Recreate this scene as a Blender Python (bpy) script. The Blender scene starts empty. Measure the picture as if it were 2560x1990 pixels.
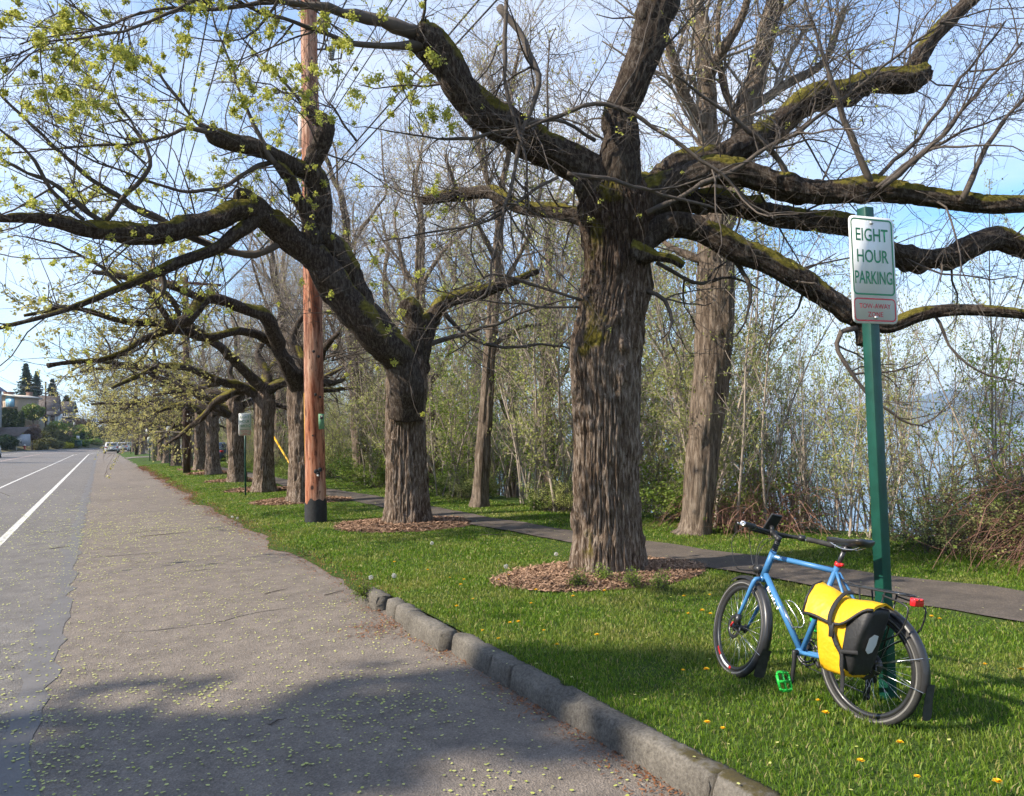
import bpy, bmesh, math, random
import numpy as np
from mathutils import Vector, Matrix, Euler

# ------------------------------------------------------------------ camera, sky, sun, exposure
scene = bpy.context.scene
COL = scene.collection
R_ = math.radians
F, CX, CY = 1900.0, 1280.0, 995.0
PSI, PIT, RHO = R_(28.5), R_(2.59), R_(1.5)
CAM = np.array([0.0, 0.0, 1.75])
_r0 = np.array([math.cos(PSI), -math.sin(PSI), 0]); _h = np.array([math.sin(PSI), math.cos(PSI), 0]); _z = np.array([0, 0, 1.0])
FW = _h * math.cos(PIT) + _z * math.sin(PIT)
_u0 = -_h * math.sin(PIT) + _z * math.cos(PIT)
RT = _r0 * math.cos(RHO) - _u0 * math.sin(RHO)
UP = _u0 * math.cos(RHO) + _r0 * math.sin(RHO)
cd = bpy.data.cameras.new('camera'); cam = bpy.data.objects.new('camera', cd); COL.objects.link(cam)
cd.sensor_width = 36.0; cd.lens = 36.0 * F / 2560.0; cd.clip_start = 0.05; cd.clip_end = 40000
cam.matrix_world = Matrix(((RT[0], UP[0], -FW[0], CAM[0]), (RT[1], UP[1], -FW[1], CAM[1]), (RT[2], UP[2], -FW[2], CAM[2]), (0, 0, 0, 1)))
scene.camera = cam

SUN_EL, SUN_DIRXY = R_(39), (-0.98, 0.17)
_n = math.hypot(*SUN_DIRXY)
SUN = Vector((SUN_DIRXY[0] / _n * math.cos(SUN_EL), SUN_DIRXY[1] / _n * math.cos(SUN_EL), math.sin(SUN_EL)))
w = bpy.data.worlds.new('World'); scene.world = w; w.use_nodes = True
nt = w.node_tree; nt.nodes.clear()
def nd(t, typ, **kw):
    n = t.nodes.new(typ)
    for k, v in kw.items(): setattr(n, k, v)
    return n
sky = nd(nt, 'ShaderNodeTexSky', sky_type='NISHITA', sun_disc=False)
sky.sun_elevation = SUN_EL; sky.sun_rotation = math.atan2(SUN_DIRXY[0], SUN_DIRXY[1])
sky.air_density = 1.0; sky.dust_density = 0.35; sky.ozone_density = 2.5
tc = nd(nt, 'ShaderNodeTexCoord')
mp = nd(nt, 'ShaderNodeMapping'); mp.inputs['Scale'].default_value = (1.0, 1.0, 3.2); mp.inputs['Location'].default_value = (3.75, 1.0, 0.4)
nt.links.new(tc.outputs['Generated'], mp.inputs['Vector'])
cn = nd(nt, 'ShaderNodeTexNoise'); cn.inputs['Scale'].default_value = 1.25; cn.inputs['Detail'].default_value = 7; cn.inputs['Roughness'].default_value = 0.52; cn.inputs['Distortion'].default_value = 0.6
nt.links.new(mp.outputs[0], cn.inputs['Vector'])
cr = nd(nt, 'ShaderNodeValToRGB'); cr.color_ramp.elements[0].position = 0.41; cr.color_ramp.elements[1].position = 0.70
cr.color_ramp.elements[0].color = (0.06, 0.06, 0.06, 1); cr.color_ramp.elements[1].color = (0.85, 0.85, 0.85, 1)
nt.links.new(cn.outputs['Fac'], cr.inputs[0])
mx = nd(nt, 'ShaderNodeMixRGB'); mx.inputs[2].default_value = (4.9, 4.9, 4.9, 1)
nt.links.new(cr.outputs[0], mx.inputs[0]); hsv = nd(nt, 'ShaderNodeHueSaturation'); hsv.inputs['Saturation'].default_value = 1.28; hsv.inputs['Value'].default_value = 1.0; tint = nd(nt, 'ShaderNodeMixRGB', blend_type='MULTIPLY'); tint.inputs[0].default_value = 1.0; tint.inputs[2].default_value = (0.94, 0.98, 1.03, 1); nt.links.new(sky.outputs[0], tint.inputs[1]); nt.links.new(tint.outputs[0], hsv.inputs['Color']); nt.links.new(hsv.outputs[0], mx.inputs[1])
bg = nd(nt, 'ShaderNodeBackground'); bg.inputs['Strength'].default_value = 0.15
nt.links.new(mx.outputs[0], bg.inputs['Color'])
wo = nd(nt, 'ShaderNodeOutputWorld'); nt.links.new(bg.outputs[0], wo.inputs['Surface'])

sl = bpy.data.lights.new('sun', 'SUN'); sl.energy = 5.0; sl.angle = R_(0.55); sl.color = (1.0, 0.905, 0.76)
so = bpy.data.objects.new('sun', sl); COL.objects.link(so); so.rotation_euler = SUN.to_track_quat('Z', 'Y').to_euler()
so.location = (-30, 5, 30)
vs = scene.view_settings; vs.view_transform = 'Standard'; vs.look = 'None'; vs.exposure = 0.95; vs.gamma = 1.0; vs.use_curve_mapping = False
scene.render.engine = 'CYCLES'
cy = scene.cycles; cy.max_bounces = 6; cy.diffuse_bounces = 3; cy.glossy_bounces = 3; cy.transmission_bounces = 4; cy.transparent_max_bounces = 6
cy.caustics_reflective = False; cy.caustics_refractive = False; cy.use_denoising = True; cy.use_adaptive_sampling = True; cy.adaptive_threshold = 0.03
scene.render.film_transparent = False

# ------------------------------------------------------------------ helpers
def ray(x, y): return FW + RT * (x - CX) / F - UP * (y - CY) / F
def pt(x, y, d): return CAM + d * ray(x, y)
def gnd(x, y, z=0.0):
    r = ray(x, y); return CAM + (z - CAM[2]) / r[2] * r
def sst(a, b, x):
    t = np.clip((np.asarray(x, float) - a) / (b - a), 0, 1); return t * t * (3 - 2 * t)
def _hash(ix, iy, iz, s):
    h = (ix.astype(np.int64) * 374761393 + iy.astype(np.int64) * 668265263 + iz.astype(np.int64) * 2147483647 + s * 974634777) & 0xffffffff
    h = ((h ^ (h >> 13)) * 1274126177) & 0xffffffff
    h = ((h ^ (h >> 16)) * 2246822519) & 0xffffffff
    return ((h ^ (h >> 15)) & 0xffffff) / float(0xffffff)
def vnoise(P, s=0):
    P = np.asarray(P, float); i = np.floor(P).astype(np.int64); f = P - i; f = f * f * (3 - 2 * f)
    out = 0
    for dx in (0, 1):
        for dy in (0, 1):
            for dz in (0, 1):
                wgt = (f[..., 0] if dx else 1 - f[..., 0]) * (f[..., 1] if dy else 1 - f[..., 1]) * (f[..., 2] if dz else 1 - f[..., 2])
                out = out + wgt * _hash(i[..., 0] + dx, i[..., 1] + dy, i[..., 2] + dz, s)
    return out
def fbm(P, o=3, s=0):
    a, t, n = 0.5, 0, 0; P = np.asarray(P, float)
    for k in range(o):
        t = t + a * vnoise(P, s + k); n += a; a *= 0.5; P = P * 2.03 + 11.3
    return t / n

class MB:
    """collects geometry for one mesh"""
    def __init__(s): s.v = []; s.f = []; s.n = 0; s.a = []; s.mi = []
    def add(s, V, Fs, attr=None, mi=0):
        V = np.asarray(V, float).reshape(-1, 3)
        if not isinstance(Fs, list): Fs = [Fs]
        for q in Fs:
            q = np.asarray(q, dtype=np.int64)
            if q.size: s.f.append(q + s.n); s.mi.append(np.full(len(q), mi, dtype=np.int32))
        s.v.append(V); s.a.append(np.zeros(len(V)) if attr is None else np.asarray(attr, float)); s.n += len(V); return s
    def box(s, c, d, rz=0.0, mi=0, tilt=None):
        x, y, z = d[0] / 2, d[1] / 2, d[2] / 2
        V = np.array([[-x, -y, -z], [x, -y, -z], [x, y, -z], [-x, y, -z], [-x, -y, z], [x, -y, z], [x, y, z], [-x, y, z]])
        if tilt is not None: V = V @ np.array(tilt).T
        c_, s_ = math.cos(rz), math.sin(rz)
        V = V @ np.array([[c_, s_, 0], [-s_, c_, 0], [0, 0, 1]])
        return s.add(V + np.array(c), BOXF, mi=mi)
    def bar(s, a, b, wd, ht=None, up=(0, 0, 1), mi=0):
        a = np.array(a, float); b = np.array(b, float); ht = ht or wd; t = b - a; t = t / np.linalg.norm(t)
        x = np.cross(t, up); 
        if np.linalg.norm(x) < 1e-6: x = np.cross(t, (1, 0, 0))
        x /= np.linalg.norm(x); y = np.cross(x, t)
        V = [p + x * sx * wd / 2 + y * sy * ht / 2 for p in (a, b) for sx, sy in ((-1, -1), (1, -1), (1, 1), (-1, 1))]
        return s.add(V, BOXF, mi=mi)
    def tube(s, pts, r, n=8, closed=False, cap=True, mi=0, smooth_path=0):
        pts = np.asarray(pts, float)
        if smooth_path: 
            rr = np.full(len(pts), r) if np.isscalar(r) else np.asarray(r, float)
            pts, r = cat(pts, rr, smooth_path, closed)
        V, Q, T = tube_geo(pts, r, n, closed, cap)
        return s.add(V, [Q, T], mi=mi)
    def prism(s, poly, a, b, axis=0, mi=0):
        """extrude 2D polygon (in the two other axes) from a to b along axis"""
        P = np.asarray(poly, float); n = len(P); V = []
        for t in (a, b):
            for p in P:
                q = [0, 0, 0]; o = [k for k in range(3) if k != axis]; q[axis] = t; q[o[0]] = p[0]; q[o[1]] = p[1]; V.append(q)
        fs = [np.array([[i, (i + 1) % n, n + (i + 1) % n, n + i] for i in range(n)]), np.array([list(range(n))[::-1]]), np.array([list(range(n, 2 * n))])]
        return s.add(V, fs, mi=mi)
    def lathe(s, prof, n=16, c=(0, 0, 0), axis=(0, 0, 1), mi=0):
        ax = Vector(axis).normalized(); q = Vector((0, 0, 1)).rotation_difference(ax).to_matrix(); V = []
        for r, z in prof:
            for k in range(n):
                a = 2 * math.pi * k / n; p = q @ Vector((r * math.cos(a), r * math.sin(a), z)); V.append((p.x + c[0], p.y + c[1], p.z + c[2]))
        m = len(prof); fs = [[i * n + k, i * n + (k + 1) % n, (i + 1) * n + (k + 1) % n, (i + 1) * n + k] for i in range(m - 1) for k in range(n)]
        return s.add(V, [np.array(fs), np.array([list(range(n))[::-1]]), np.array([list(range((m - 1) * n, m * n))])], mi=mi)
    def mesh(s, name, mats=(), smooth=False, attr=None):
        me = bpy.data.meshes.new(name); V = np.concatenate(s.v) if s.v else np.zeros((0, 3))
        me.vertices.add(len(V)); me.vertices.foreach_set('co', V.ravel())
        tot = np.concatenate([np.full(len(q), q.shape[1]) for q in s.f]); loops = np.concatenate([q.ravel() for q in s.f])
        me.loops.add(len(loops)); me.loops.foreach_set('vertex_index', loops.astype(np.int32))
        me.polygons.add(len(tot)); st = np.concatenate([[0], np.cumsum(tot)[:-1]])
        me.polygons.foreach_set('loop_start', st.astype(np.int32)); me.polygons.foreach_set('loop_total', tot.astype(np.int32))
        me.polygons.foreach_set('material_index', np.concatenate(s.mi))
        me.update(calc_edges=True)
        if smooth: me.polygons.foreach_set('use_smooth', np.ones(len(tot), dtype=bool))
        for m in (mats if isinstance(mats, (list, tuple)) else [mats]): me.materials.append(m)
        if attr:
            A = me.attributes.new(attr, 'FLOAT', 'POINT'); A.data.foreach_set('value', np.concatenate(s.a).astype(np.float32))
        return me
    def obj(s, name, mats, parent=None, smooth=False, attr=None, loc=None):
        o = bpy.data.objects.new(name, s.mesh(name, mats, smooth, attr)); COL.objects.link(o)
        if parent is not None: o.parent = parent
        if loc is not None: o.location = loc
        return o
BOXF = np.array([[0, 3, 2, 1], [4, 5, 6, 7], [0, 1, 5, 4], [1, 2, 6, 5], [2, 3, 7, 6], [3, 0, 4, 7]])

def cat(P, Rr, dv, closed=False):
    """resample a polyline as a Catmull-Rom curve with spacing dv"""
    P = np.asarray(P, float); Rr = np.asarray(Rr, float)
    if closed: Pa = np.vstack([P[-1], P, P[0], P[1]]); Ra = np.concatenate([[Rr[-1]], Rr, [Rr[0], Rr[1]]])
    else: Pa = np.vstack([2 * P[0] - P[1], P, 2 * P[-1] - P[-2]]); Ra = np.concatenate([[Rr[0]], Rr, [Rr[-1]]])
    o, ro = [], []
    for i in range(1, len(Pa) - 2):
        n = max(1, int(round(np.linalg.norm(Pa[i + 1] - Pa[i]) / dv)))
        t = np.linspace(0, 1, n, endpoint=False)[:, None]
        p0, p1, p2, p3 = Pa[i - 1:i + 3]
        o.append(0.5 * (2 * p1 + (p2 - p0) * t + (2 * p0 - 5 * p1 + 4 * p2 - p3) * t ** 2 + (3 * p1 - p0 - 3 * p2 + p3) * t ** 3))
        ro.append(Ra[i] + (Ra[i + 1] - Ra[i]) * t[:, 0])
    if not closed: o.append(Pa[-2][None]); ro.append(Ra[-2:-1])
    return np.vstack(o), np.concatenate(ro)
def frames(P, closed=False):
    T = np.gradient(P, axis=0) if not closed else np.roll(P, -1, 0) - np.roll(P, 1, 0)
    T /= np.linalg.norm(T, axis=1)[:, None] + 1e-12
    N = np.zeros_like(P); a = np.array([1.0, 0, 0]) if abs(T[0, 0]) < 0.8 else np.array([0, 1.0, 0])
    n = a - T[0] * (a @ T[0]); n /= np.linalg.norm(n)
    for i in range(len(P)):
        n = n - T[i] * (n @ T[i]); n /= np.linalg.norm(n) + 1e-12; N[i] = n
    return T, N, np.cross(T, N)
def ringfaces(m, n, closed=False):
    i = np.arange(m if closed else m - 1)[:, None]; k = np.arange(n)[None]; j = (i + 1) % m; k2 = (k + 1) % n
    return np.stack([i * n + k, i * n + k2, j * n + k2, j * n + k], -1).reshape(-1, 4)
def tube_geo(P, r, n, closed=False, cap=True):
    P = np.asarray(P, float); m = len(P); r = np.full(m, r) if np.isscalar(r) else np.asarray(r, float)
    T, N, B = frames(P, closed); a = np.arange(n) * 2 * np.pi / n
    V = P[:, None] + (np.cos(a)[None, :, None] * N[:, None] + np.sin(a)[None, :, None] * B[:, None]) * r[:, None, None]
    V = V.reshape(-1, 3); Q = ringfaces(m, n, closed); Tr = np.zeros((0, 3), int)
    if cap and not closed:
        V = np.vstack([V, P[0], P[-1]]); c0, c1 = m * n, m * n + 1; k = np.arange(n); k2 = (k + 1) % n
        Tr = np.vstack([np.stack([np.full(n, c0), k2, k], -1), np.stack([np.full(n, c1), (m - 1) * n + k, (m - 1) * n + k2], -1)])
    return V, Q, Tr

# ------------------------------------------------------------------ objects and tags
def tag(o, label=None, cat_=None, group=None, kind=None):
    if label: o['label'] = label
    if cat_: o['category'] = cat_
    if group: o['group'] = group
    if kind: o['kind'] = kind
    return o
def empty(name, loc=(0, 0, 0), rz=0.0):
    o = bpy.data.objects.new(name, None); COL.objects.link(o); o.empty_display_size = 0.2
    o.location = loc; o.rotation_euler = (0, 0, rz); return o
def copy_tree(o, parent=None):
    c = o.copy(); COL.objects.link(c); c.parent = parent
    for ch in o.children: copy_tree(ch, c)
    return c
def place(proto, loc, rz=0.0, sc=1.0, label=None, first=False):
    o = proto if first else copy_tree(proto)
    o.location = loc; o.rotation_euler = (0, 0, rz); o.scale = (sc, sc, sc) if np.isscalar(sc) else sc
    if label: o['label'] = label
    return o
def text_mesh(s, size, xs=1.0, bold=0.0, font_spacing=1.0):
    cu = bpy.data.curves.new('txt', 'FONT'); cu.body = s; cu.size = size; cu.align_x = 'CENTER'; cu.align_y = 'CENTER'; cu.offset = bold; cu.space_character = font_spacing; cu.resolution_u = 3
    ob = bpy.data.objects.new('txt', cu); COL.objects.link(ob)
    dg = bpy.context.evaluated_depsgraph_get(); me = bpy.data.meshes.new_from_object(ob.evaluated_get(dg))
    V = np.empty(len(me.vertices) * 3); me.vertices.foreach_get('co', V); V = V.reshape(-1, 3); V[:, 0] *= xs
    fs = [np.array([list(p.vertices)]) for p in me.polygons]
    bpy.data.objects.remove(ob); bpy.data.curves.remove(cu); bpy.data.meshes.remove(me)
    return V, fs

# ------------------------------------------------------------------ materials
MATS = {}
def newmat(name):
    m = bpy.data.materials.new(name); m.use_nodes = True; t = m.node_tree; t.nodes.clear()
    out = nd(t, 'ShaderNodeOutputMaterial'); b = nd(t, 'ShaderNodeBsdfPrincipled'); t.links.new(b.outputs[0], out.inputs['Surface'])
    MATS[name] = m; return m, t, b, out
def noise(t, scale, detail=4, rough=0.55, vec=None, dist=0.0, mapscale=None, coord='Object'):
    n = nd(t, 'ShaderNodeTexNoise'); n.inputs['Scale'].default_value = scale; n.inputs['Detail'].default_value = detail; n.inputs['Roughness'].default_value = rough; n.inputs['Distortion'].default_value = dist
    if vec is None:
        c = nd(t, 'ShaderNodeTexCoord'); vec = c.outputs[coord]
    if mapscale:
        mpn = nd(t, 'ShaderNodeMapping'); mpn.inputs['Scale'].default_value = mapscale; t.links.new(vec, mpn.inputs['Vector']); vec = mpn.outputs[0]
    t.links.new(vec, n.inputs['Vector']); return n
def ramp(t, src, stops):
    r = nd(t, 'ShaderNodeValToRGB'); e = r.color_ramp.elements
    while len(e) < len(stops): e.new(0.5)
    for k, (p, c) in enumerate(stops): e[k].position = p; e[k].color = (*c, 1) if len(c) == 3 else c
    t.links.new(src, r.inputs[0]); return r.outputs[0]
def mix(t, fac, a, b, blend='MIX'):
    m = nd(t, 'ShaderNodeMixRGB', blend_type=blend)
    for i, s in ((0, fac), (1, a), (2, b)):
        if hasattr(s, 'node'): t.links.new(s, m.inputs[i])
        elif isinstance(s, (int, float)): m.inputs[i].default_value = s if i == 0 else (s, s, s, 1)
        else: m.inputs[i].default_value = (*s, 1)
    return m.outputs[0]
def bump(t, b, src, strength=0.3, dist=0.01):
    n = nd(t, 'ShaderNodeBump'); n.inputs['Strength'].default_value = strength; n.inputs['Distance'].default_value = dist
    t.links.new(src, n.inputs['Height']); t.links.new(n.outputs[0], b.inputs['Normal']); return n
def mat(name, c, rough=0.6, metal=0.0, var=0.12, scale=6.0, bmp=0.0, bscale=60.0, bdist=0.004, spec=0.4, coat=0.0, mapscale=None, c2=None, coord='Object'):
    if name in MATS: return MATS[name]
    m, t, b, o = newmat(name)
    n = noise(t, scale, 5, 0.6, mapscale=mapscale, coord=coord)
    lo = tuple(max(0, x * (1 - var)) for x in c); hi = c2 if c2 else tuple(min(1, x * (1 + var)) for x in c)
    t.links.new(ramp(t, n.outputs['Fac'], [(0.32, lo), (0.68, hi)]), b.inputs['Base Color'])
    b.inputs['Roughness'].default_value = rough; b.inputs['Metallic'].default_value = metal; b.inputs['Specular IOR Level'].default_value = spec; b.inputs['Coat Weight'].default_value = coat
    if bmp: bump(t, b, noise(t, bscale, 3, 0.6, mapscale=mapscale, coord=coord).outputs['Fac'], bmp, bdist)
    return m
def leafmat(name, c1, c2, trans=0.45, rough=0.55):
    m = bpy.data.materials.new(name); m.use_nodes = True; t = m.node_tree; t.nodes.clear(); MATS[name] = m
    g = nd(t, 'ShaderNodeNewGeometry'); col = ramp(t, g.outputs['Random Per Island'], [(0.0, c1), (1.0, c2)])
    oi = nd(t, 'ShaderNodeObjectInfo'); hs = nd(t, 'ShaderNodeHueSaturation')
    mr = nd(t, 'ShaderNodeMapRange'); mr.inputs[3].default_value = 0.8; mr.inputs[4].default_value = 1.2; t.links.new(oi.outputs['Random'], mr.inputs[0])
    t.links.new(mr.outputs[0], hs.inputs['Value']); t.links.new(col, hs.inputs['Color']); col = hs.outputs[0]
    d = nd(t, 'ShaderNodeBsdfPrincipled'); d.inputs['Roughness'].default_value = rough; d.inputs['Specular IOR Level'].default_value = 0.25; t.links.new(col, d.inputs['Base Color'])
    tr = nd(t, 'ShaderNodeBsdfTranslucent'); t.links.new(col, tr.inputs['Color'])
    mxs = nd(t, 'ShaderNodeMixShader'); mxs.inputs[0].default_value = trans; t.links.new(d.outputs[0], mxs.inputs[1]); t.links.new(tr.outputs[0], mxs.inputs[2])
    o = nd(t, 'ShaderNodeOutputMaterial'); t.links.new(mxs.outputs[0], o.inputs['Surface']); return m
def barkmat(name, dark, light, warm, moss=(0.13, 0.125, 0.018), vs=(9, 9, 1.6), bs=0.8, upper=None):
    m, t, b, o = newmat(name); tcn = nd(t, 'ShaderNodeTexCoord'); v = tcn.outputs['Object']
    n1 = noise(t, 5.0, 7, 0.7, vec=v, mapscale=vs, dist=0.5); n2 = noise(t, 1.3, 3, 0.5, vec=v); n3 = noise(t, 30, 3, 0.6, vec=v)
    c = ramp(t, n1.outputs['Fac'], [(0.36, dark), (0.49, warm), (0.62, light)])
    c = mix(t, ramp(t, n2.outputs['Fac'], [(0.45, (0, 0, 0)), (0.75, (0.3, 0.3, 0.3))]), c, light)
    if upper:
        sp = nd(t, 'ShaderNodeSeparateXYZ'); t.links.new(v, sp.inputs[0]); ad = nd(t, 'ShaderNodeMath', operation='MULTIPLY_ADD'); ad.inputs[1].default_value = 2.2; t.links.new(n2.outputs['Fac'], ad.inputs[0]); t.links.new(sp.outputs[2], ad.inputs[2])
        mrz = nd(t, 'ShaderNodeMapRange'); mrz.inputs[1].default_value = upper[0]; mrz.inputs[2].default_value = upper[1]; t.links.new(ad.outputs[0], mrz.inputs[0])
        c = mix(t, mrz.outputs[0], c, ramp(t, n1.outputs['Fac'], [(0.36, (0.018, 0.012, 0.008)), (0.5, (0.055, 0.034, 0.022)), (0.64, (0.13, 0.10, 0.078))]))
    at = nd(t, 'ShaderNodeAttribute', attribute_name='moss'); ma = nd(t, 'ShaderNodeMath', operation='MULTIPLY_ADD'); ma.inputs[1].default_value = 0.5; 
    t.links.new(n3.outputs['Fac'], ma.inputs[0]); t.links.new(at.outputs['Fac'], ma.inputs[2])
    mf = ramp(t, ma.outputs[0], [(0.62, (0, 0, 0)), (0.86, (1, 1, 1))])
    n4 = noise(t, 14, 4, 0.6, vec=v); mc = ramp(t, n4.outputs['Fac'], [(0.3, tuple(x * 0.4 for x in moss)), (0.7, tuple(x * 1.35 for x in moss))])
    t.links.new(mix(t, mf, c, mc), b.inputs['Base Color']); b.inputs['Roughness'].default_value = 0.9; b.inputs['Specular IOR Level'].default_value = 0.2
    n5 = noise(t, 9, 7, 0.75, vec=v, mapscale=vs); bump(t, b, n5.outputs['Fac'], bs, 0.02); return m
# ------------------------------------------------------------------ ground plan: Y runs along the road, X across it (towards the water)
rng = np.random.default_rng(7); random.seed(7)
S0, RC = 138.0, 170.0
def rp(s, o):
    s = np.asarray(s, float); o = np.asarray(o, float); th = np.maximum(s - S0, 0) / RC
    return np.where(s <= S0, o, RC - (RC - o) * np.cos(th)), np.where(s <= S0, s, S0 + (RC - o) * np.sin(th))
def edge(s):
    s = np.asarray(s, float); wob = (vnoise(np.stack([s * 0.7, s * 0, s * 0], -1), 3) - 0.5) * 0.34 + (vnoise(np.stack([s * 3.1, s * 0, s * 0], -1), 4) - 0.5) * 0.12
    return 2.60 + sst(7.6, 8.4, s) * (-0.10 + wob)
def path0(s): return np.interp(s, [-5, 3.6, 6.5, 8.1, 9.6, 17, 22, 60, 140], [7.1, 6.68, 6.44, 6.31, 6.16, 5.81, 5.74, 5.8, 6.0])
def path1(s): return np.interp(s, [-5, 4.2, 5.4, 7.7, 9.1, 10.8, 14.5, 20, 25, 60, 140], [8.4, 7.92, 7.62, 7.45, 7.15, 6.99, 6.78, 6.75, 6.6, 6.7, 7.0])
def tedge(s): return np.interp(s, [-5, 2, 4.5, 9, 16, 25, 40, 80, 140], [11.5, 10.9, 10.0, 8.7, 8.0, 7.6, 7.5, 8.2, 9])
def lawn_z(o, s):
    o = np.asarray(o, float); s = np.asarray(s, float); e = edge(s); t = o - e
    near = np.interp(t, [0, 0.3, 2.4, 6], [0.135, 0.125, 0.07, 0.05]); far = np.interp(t, [0, 0.12, 0.8, 2.4, 6], [0.008, 0.035, 0.09, 0.075, 0.05])
    z = near + (far - near) * sst(7.2, 8.5, s)
    z = z + (fbm(np.stack([o * 0.9, s * 0.9, s * 0], -1), 3, 9) - 0.5) * 0.06 * sst(0.1, 0.8, t)
    return z - 9.0 * sst(0, 26, o - tedge(s) - 0.6) - 5 * sst(20, 60, o - tedge(s))
def ground_z(o, s):
    o = np.asarray(o, float); s = np.asarray(s, float)
    left = 0.5 + 5.4 * sst(1.0, 17, -16.0 - o) + 6 * sst(25, 260, -16 - o) + (fbm(np.stack([o * 0.15, s * 0.15, s * 0], -1), 3, 5) - 0.5) * 1.2 * sst(2, 10, -16 - o)
    return np.where(o < -15.9, left - 0.03, np.where(o < 2.5, flat(o, s) - 0.08, lawn_z(o, s) - 0.03))

def sheet(name, S, O, zf, m, dz=0.0, kind='structure', parent=None):
    """S (n,), O (n,k): a grid in road coordinates"""
    S = np.asarray(S, float); O = np.asarray(O, float)
    SS = np.repeat(S[:, None], O.shape[1], 1); X, Y = rp(SS, O); Z = zf(O, SS) + dz
    n, k = O.shape; i = np.arange(n - 1)[:, None]; j = np.arange(k - 1)[None]
    Q = np.stack([i * k + j, i * k + j + 1, (i + 1) * k + j + 1, (i + 1) * k + j], -1).reshape(-1, 4)
    b = MB(); b.add(np.stack([X, Y, Z], -1), Q); o = b.obj(name, m, parent, smooth=True)
    if kind and parent is None: o['kind'] = kind
    return o
def flat(o, s): return np.maximum(0, -4.0 - np.asarray(o, float)) * 0.042

# ground materials
def asphalt(name, base, warm, speck):
    m, t, b, o = newmat(name); tcn = nd(t, 'ShaderNodeTexCoord'); v = tcn.outputs['Object']
    big = noise(t, 0.35, 5, 0.6, vec=v, mapscale=(1, 0.45, 1)); mid = noise(t, 3.5, 5, 0.7, vec=v)
    c = ramp(t, big.outputs['Fac'], [(0.4, base), (0.6, warm)])
    c = mix(t, 0.5, c, ramp(t, mid.outputs['Fac'], [(0.36, tuple(x * 0.72 for x in base)), (0.62, tuple(x * 1.18 for x in warm))]))
    vo = nd(t, 'ShaderNodeTexVoronoi'); vo.inputs['Scale'].default_value = 95; t.links.new(v, vo.inputs['Vector'])
    st = ramp(t, vo.outputs['Color'], [(0.0, (0.62, 0.62, 0.62)), (0.7, (1.0, 1.0, 1.0)), (0.93, (1.25, 1.22, 1.18)), (1.0, speck)])
    c = mix(t, 1.0, c, st, 'MULTIPLY')
    t.links.new(c, b.inputs['Base Color']); b.inputs['Roughness'].default_value = 0.85; b.inputs['Specular IOR Level'].default_value = 0.3
    bump(t, b, vo.outputs['Distance'], 0.7, 0.006); return m
asphalt('parking_asphalt', (0.150, 0.127, 0.107), (0.196, 0.165, 0.138), (2.0, 1.95, 1.85))
asphalt('lane_asphalt', (0.138, 0.127, 0.118), (0.168, 0.155, 0.145), (1.7, 1.7, 1.7))
asphalt('path_asphalt', (0.082, 0.069, 0.058), (0.118, 0.096, 0.078), (1.7, 1.6, 1.5))
mat('seal', (0.118, 0.110, 0.106), 0.7, var=0.15, scale=3, bmp=0.2)
mat('crack', (0.04, 0.037, 0.035), 0.9)
def worn_paint(name, c):
    m, t, b, o = newmat(name); n = noise(t, 9, 6, 0.7); n2 = noise(t, 1.2, 3, 0.5)
    cc = mix(t, ramp(t, n.outputs['Fac'], [(0.42, (0.0, 0, 0)), (0.52, (1, 1, 1))]), (0.22, 0.21, 0.2), c)
    t.links.new(cc, b.inputs['Base Color']); b.inputs['Roughness'].default_value = 0.7; return m
worn_paint('white_paint', (0.62, 0.60, 0.56)); worn_paint('faded_paint', (0.50, 0.33, 0.27))
def lawnmat():
    m, t, b, o = newmat('lawn_ground'); n = noise(t, 1.1, 5, 0.6); n2 = noise(t, 40, 4, 0.7)
    c = ramp(t, n.outputs['Fac'], [(0.35, (0.055, 0.10, 0.016)), (0.6, (0.062, 0.098, 0.02)), (0.75, (0.10, 0.115, 0.03))])
    c = mix(t, 0.6, c, ramp(t, n2.outputs['Fac'], [(0.3, (0.02, 0.04, 0.01)), (0.7, (0.085, 0.125, 0.03))]))
    t.links.new(c, b.inputs['Base Color']); b.inputs['Roughness'].default_value = 0.95; b.inputs['Specular IOR Level'].default_value = 0.1; bump(t, b, n2.outputs['Fac'], 1.0, 0.03)
lawnmat()
mat('bank_ground', (0.075, 0.10, 0.03), 0.95, var=0.5, scale=0.5, bmp=1.0, bscale=4, bdist=0.2, c2=(0.16, 0.13, 0.06))

# terrain sheet under everything, down the bank to the water and up the bank on the far side
S = np.concatenate([np.linspace(-80, 0, 9), np.linspace(4, 150, 60), np.linspace(155, 420, 45)])
Ol = -np.array([700, 400, 260, 180, 130, 100, 80, 65, 55, 47, 41, 37, 33.5, 30, 27, 25, 23, 21, 19.5, 18, 17, 16.2, 15.8])
Or = np.array([2.4, 2.7, 3.3, 4, 5, 6, 7, 8, 9, 10, 11, 12, 13.5, 15, 17, 19, 22, 25, 29, 34, 40, 48, 60])
sheet('terrain', S, np.repeat(np.concatenate([Ol, [-10, -4, 0], Or])[None], len(S), 0), ground_z, MATS['bank_ground'])
S = np.concatenate([np.arange(-6, 150, 1.0), np.arange(150, 330, 4)])
two = lambda a, b: np.stack([np.full(len(S), a), np.full(len(S), b)], 1)
sheet('road', S, np.repeat(np.array([-16.0, -10, -4.0, -0.42])[None], len(S), 0), flat, MATS['lane_asphalt'], 0.0)
Sp = np.concatenate([np.arange(-6, 40, 0.25), np.arange(40, 150, 1.0), np.arange(150, 330, 4)])
sheet('parking_lane', Sp, np.stack([np.full(len(Sp), -0.42), np.where(Sp < 7.5, 2.6, edge(Sp) + 0.08)], 1), flat, MATS['parking_asphalt'], 0.0)
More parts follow.
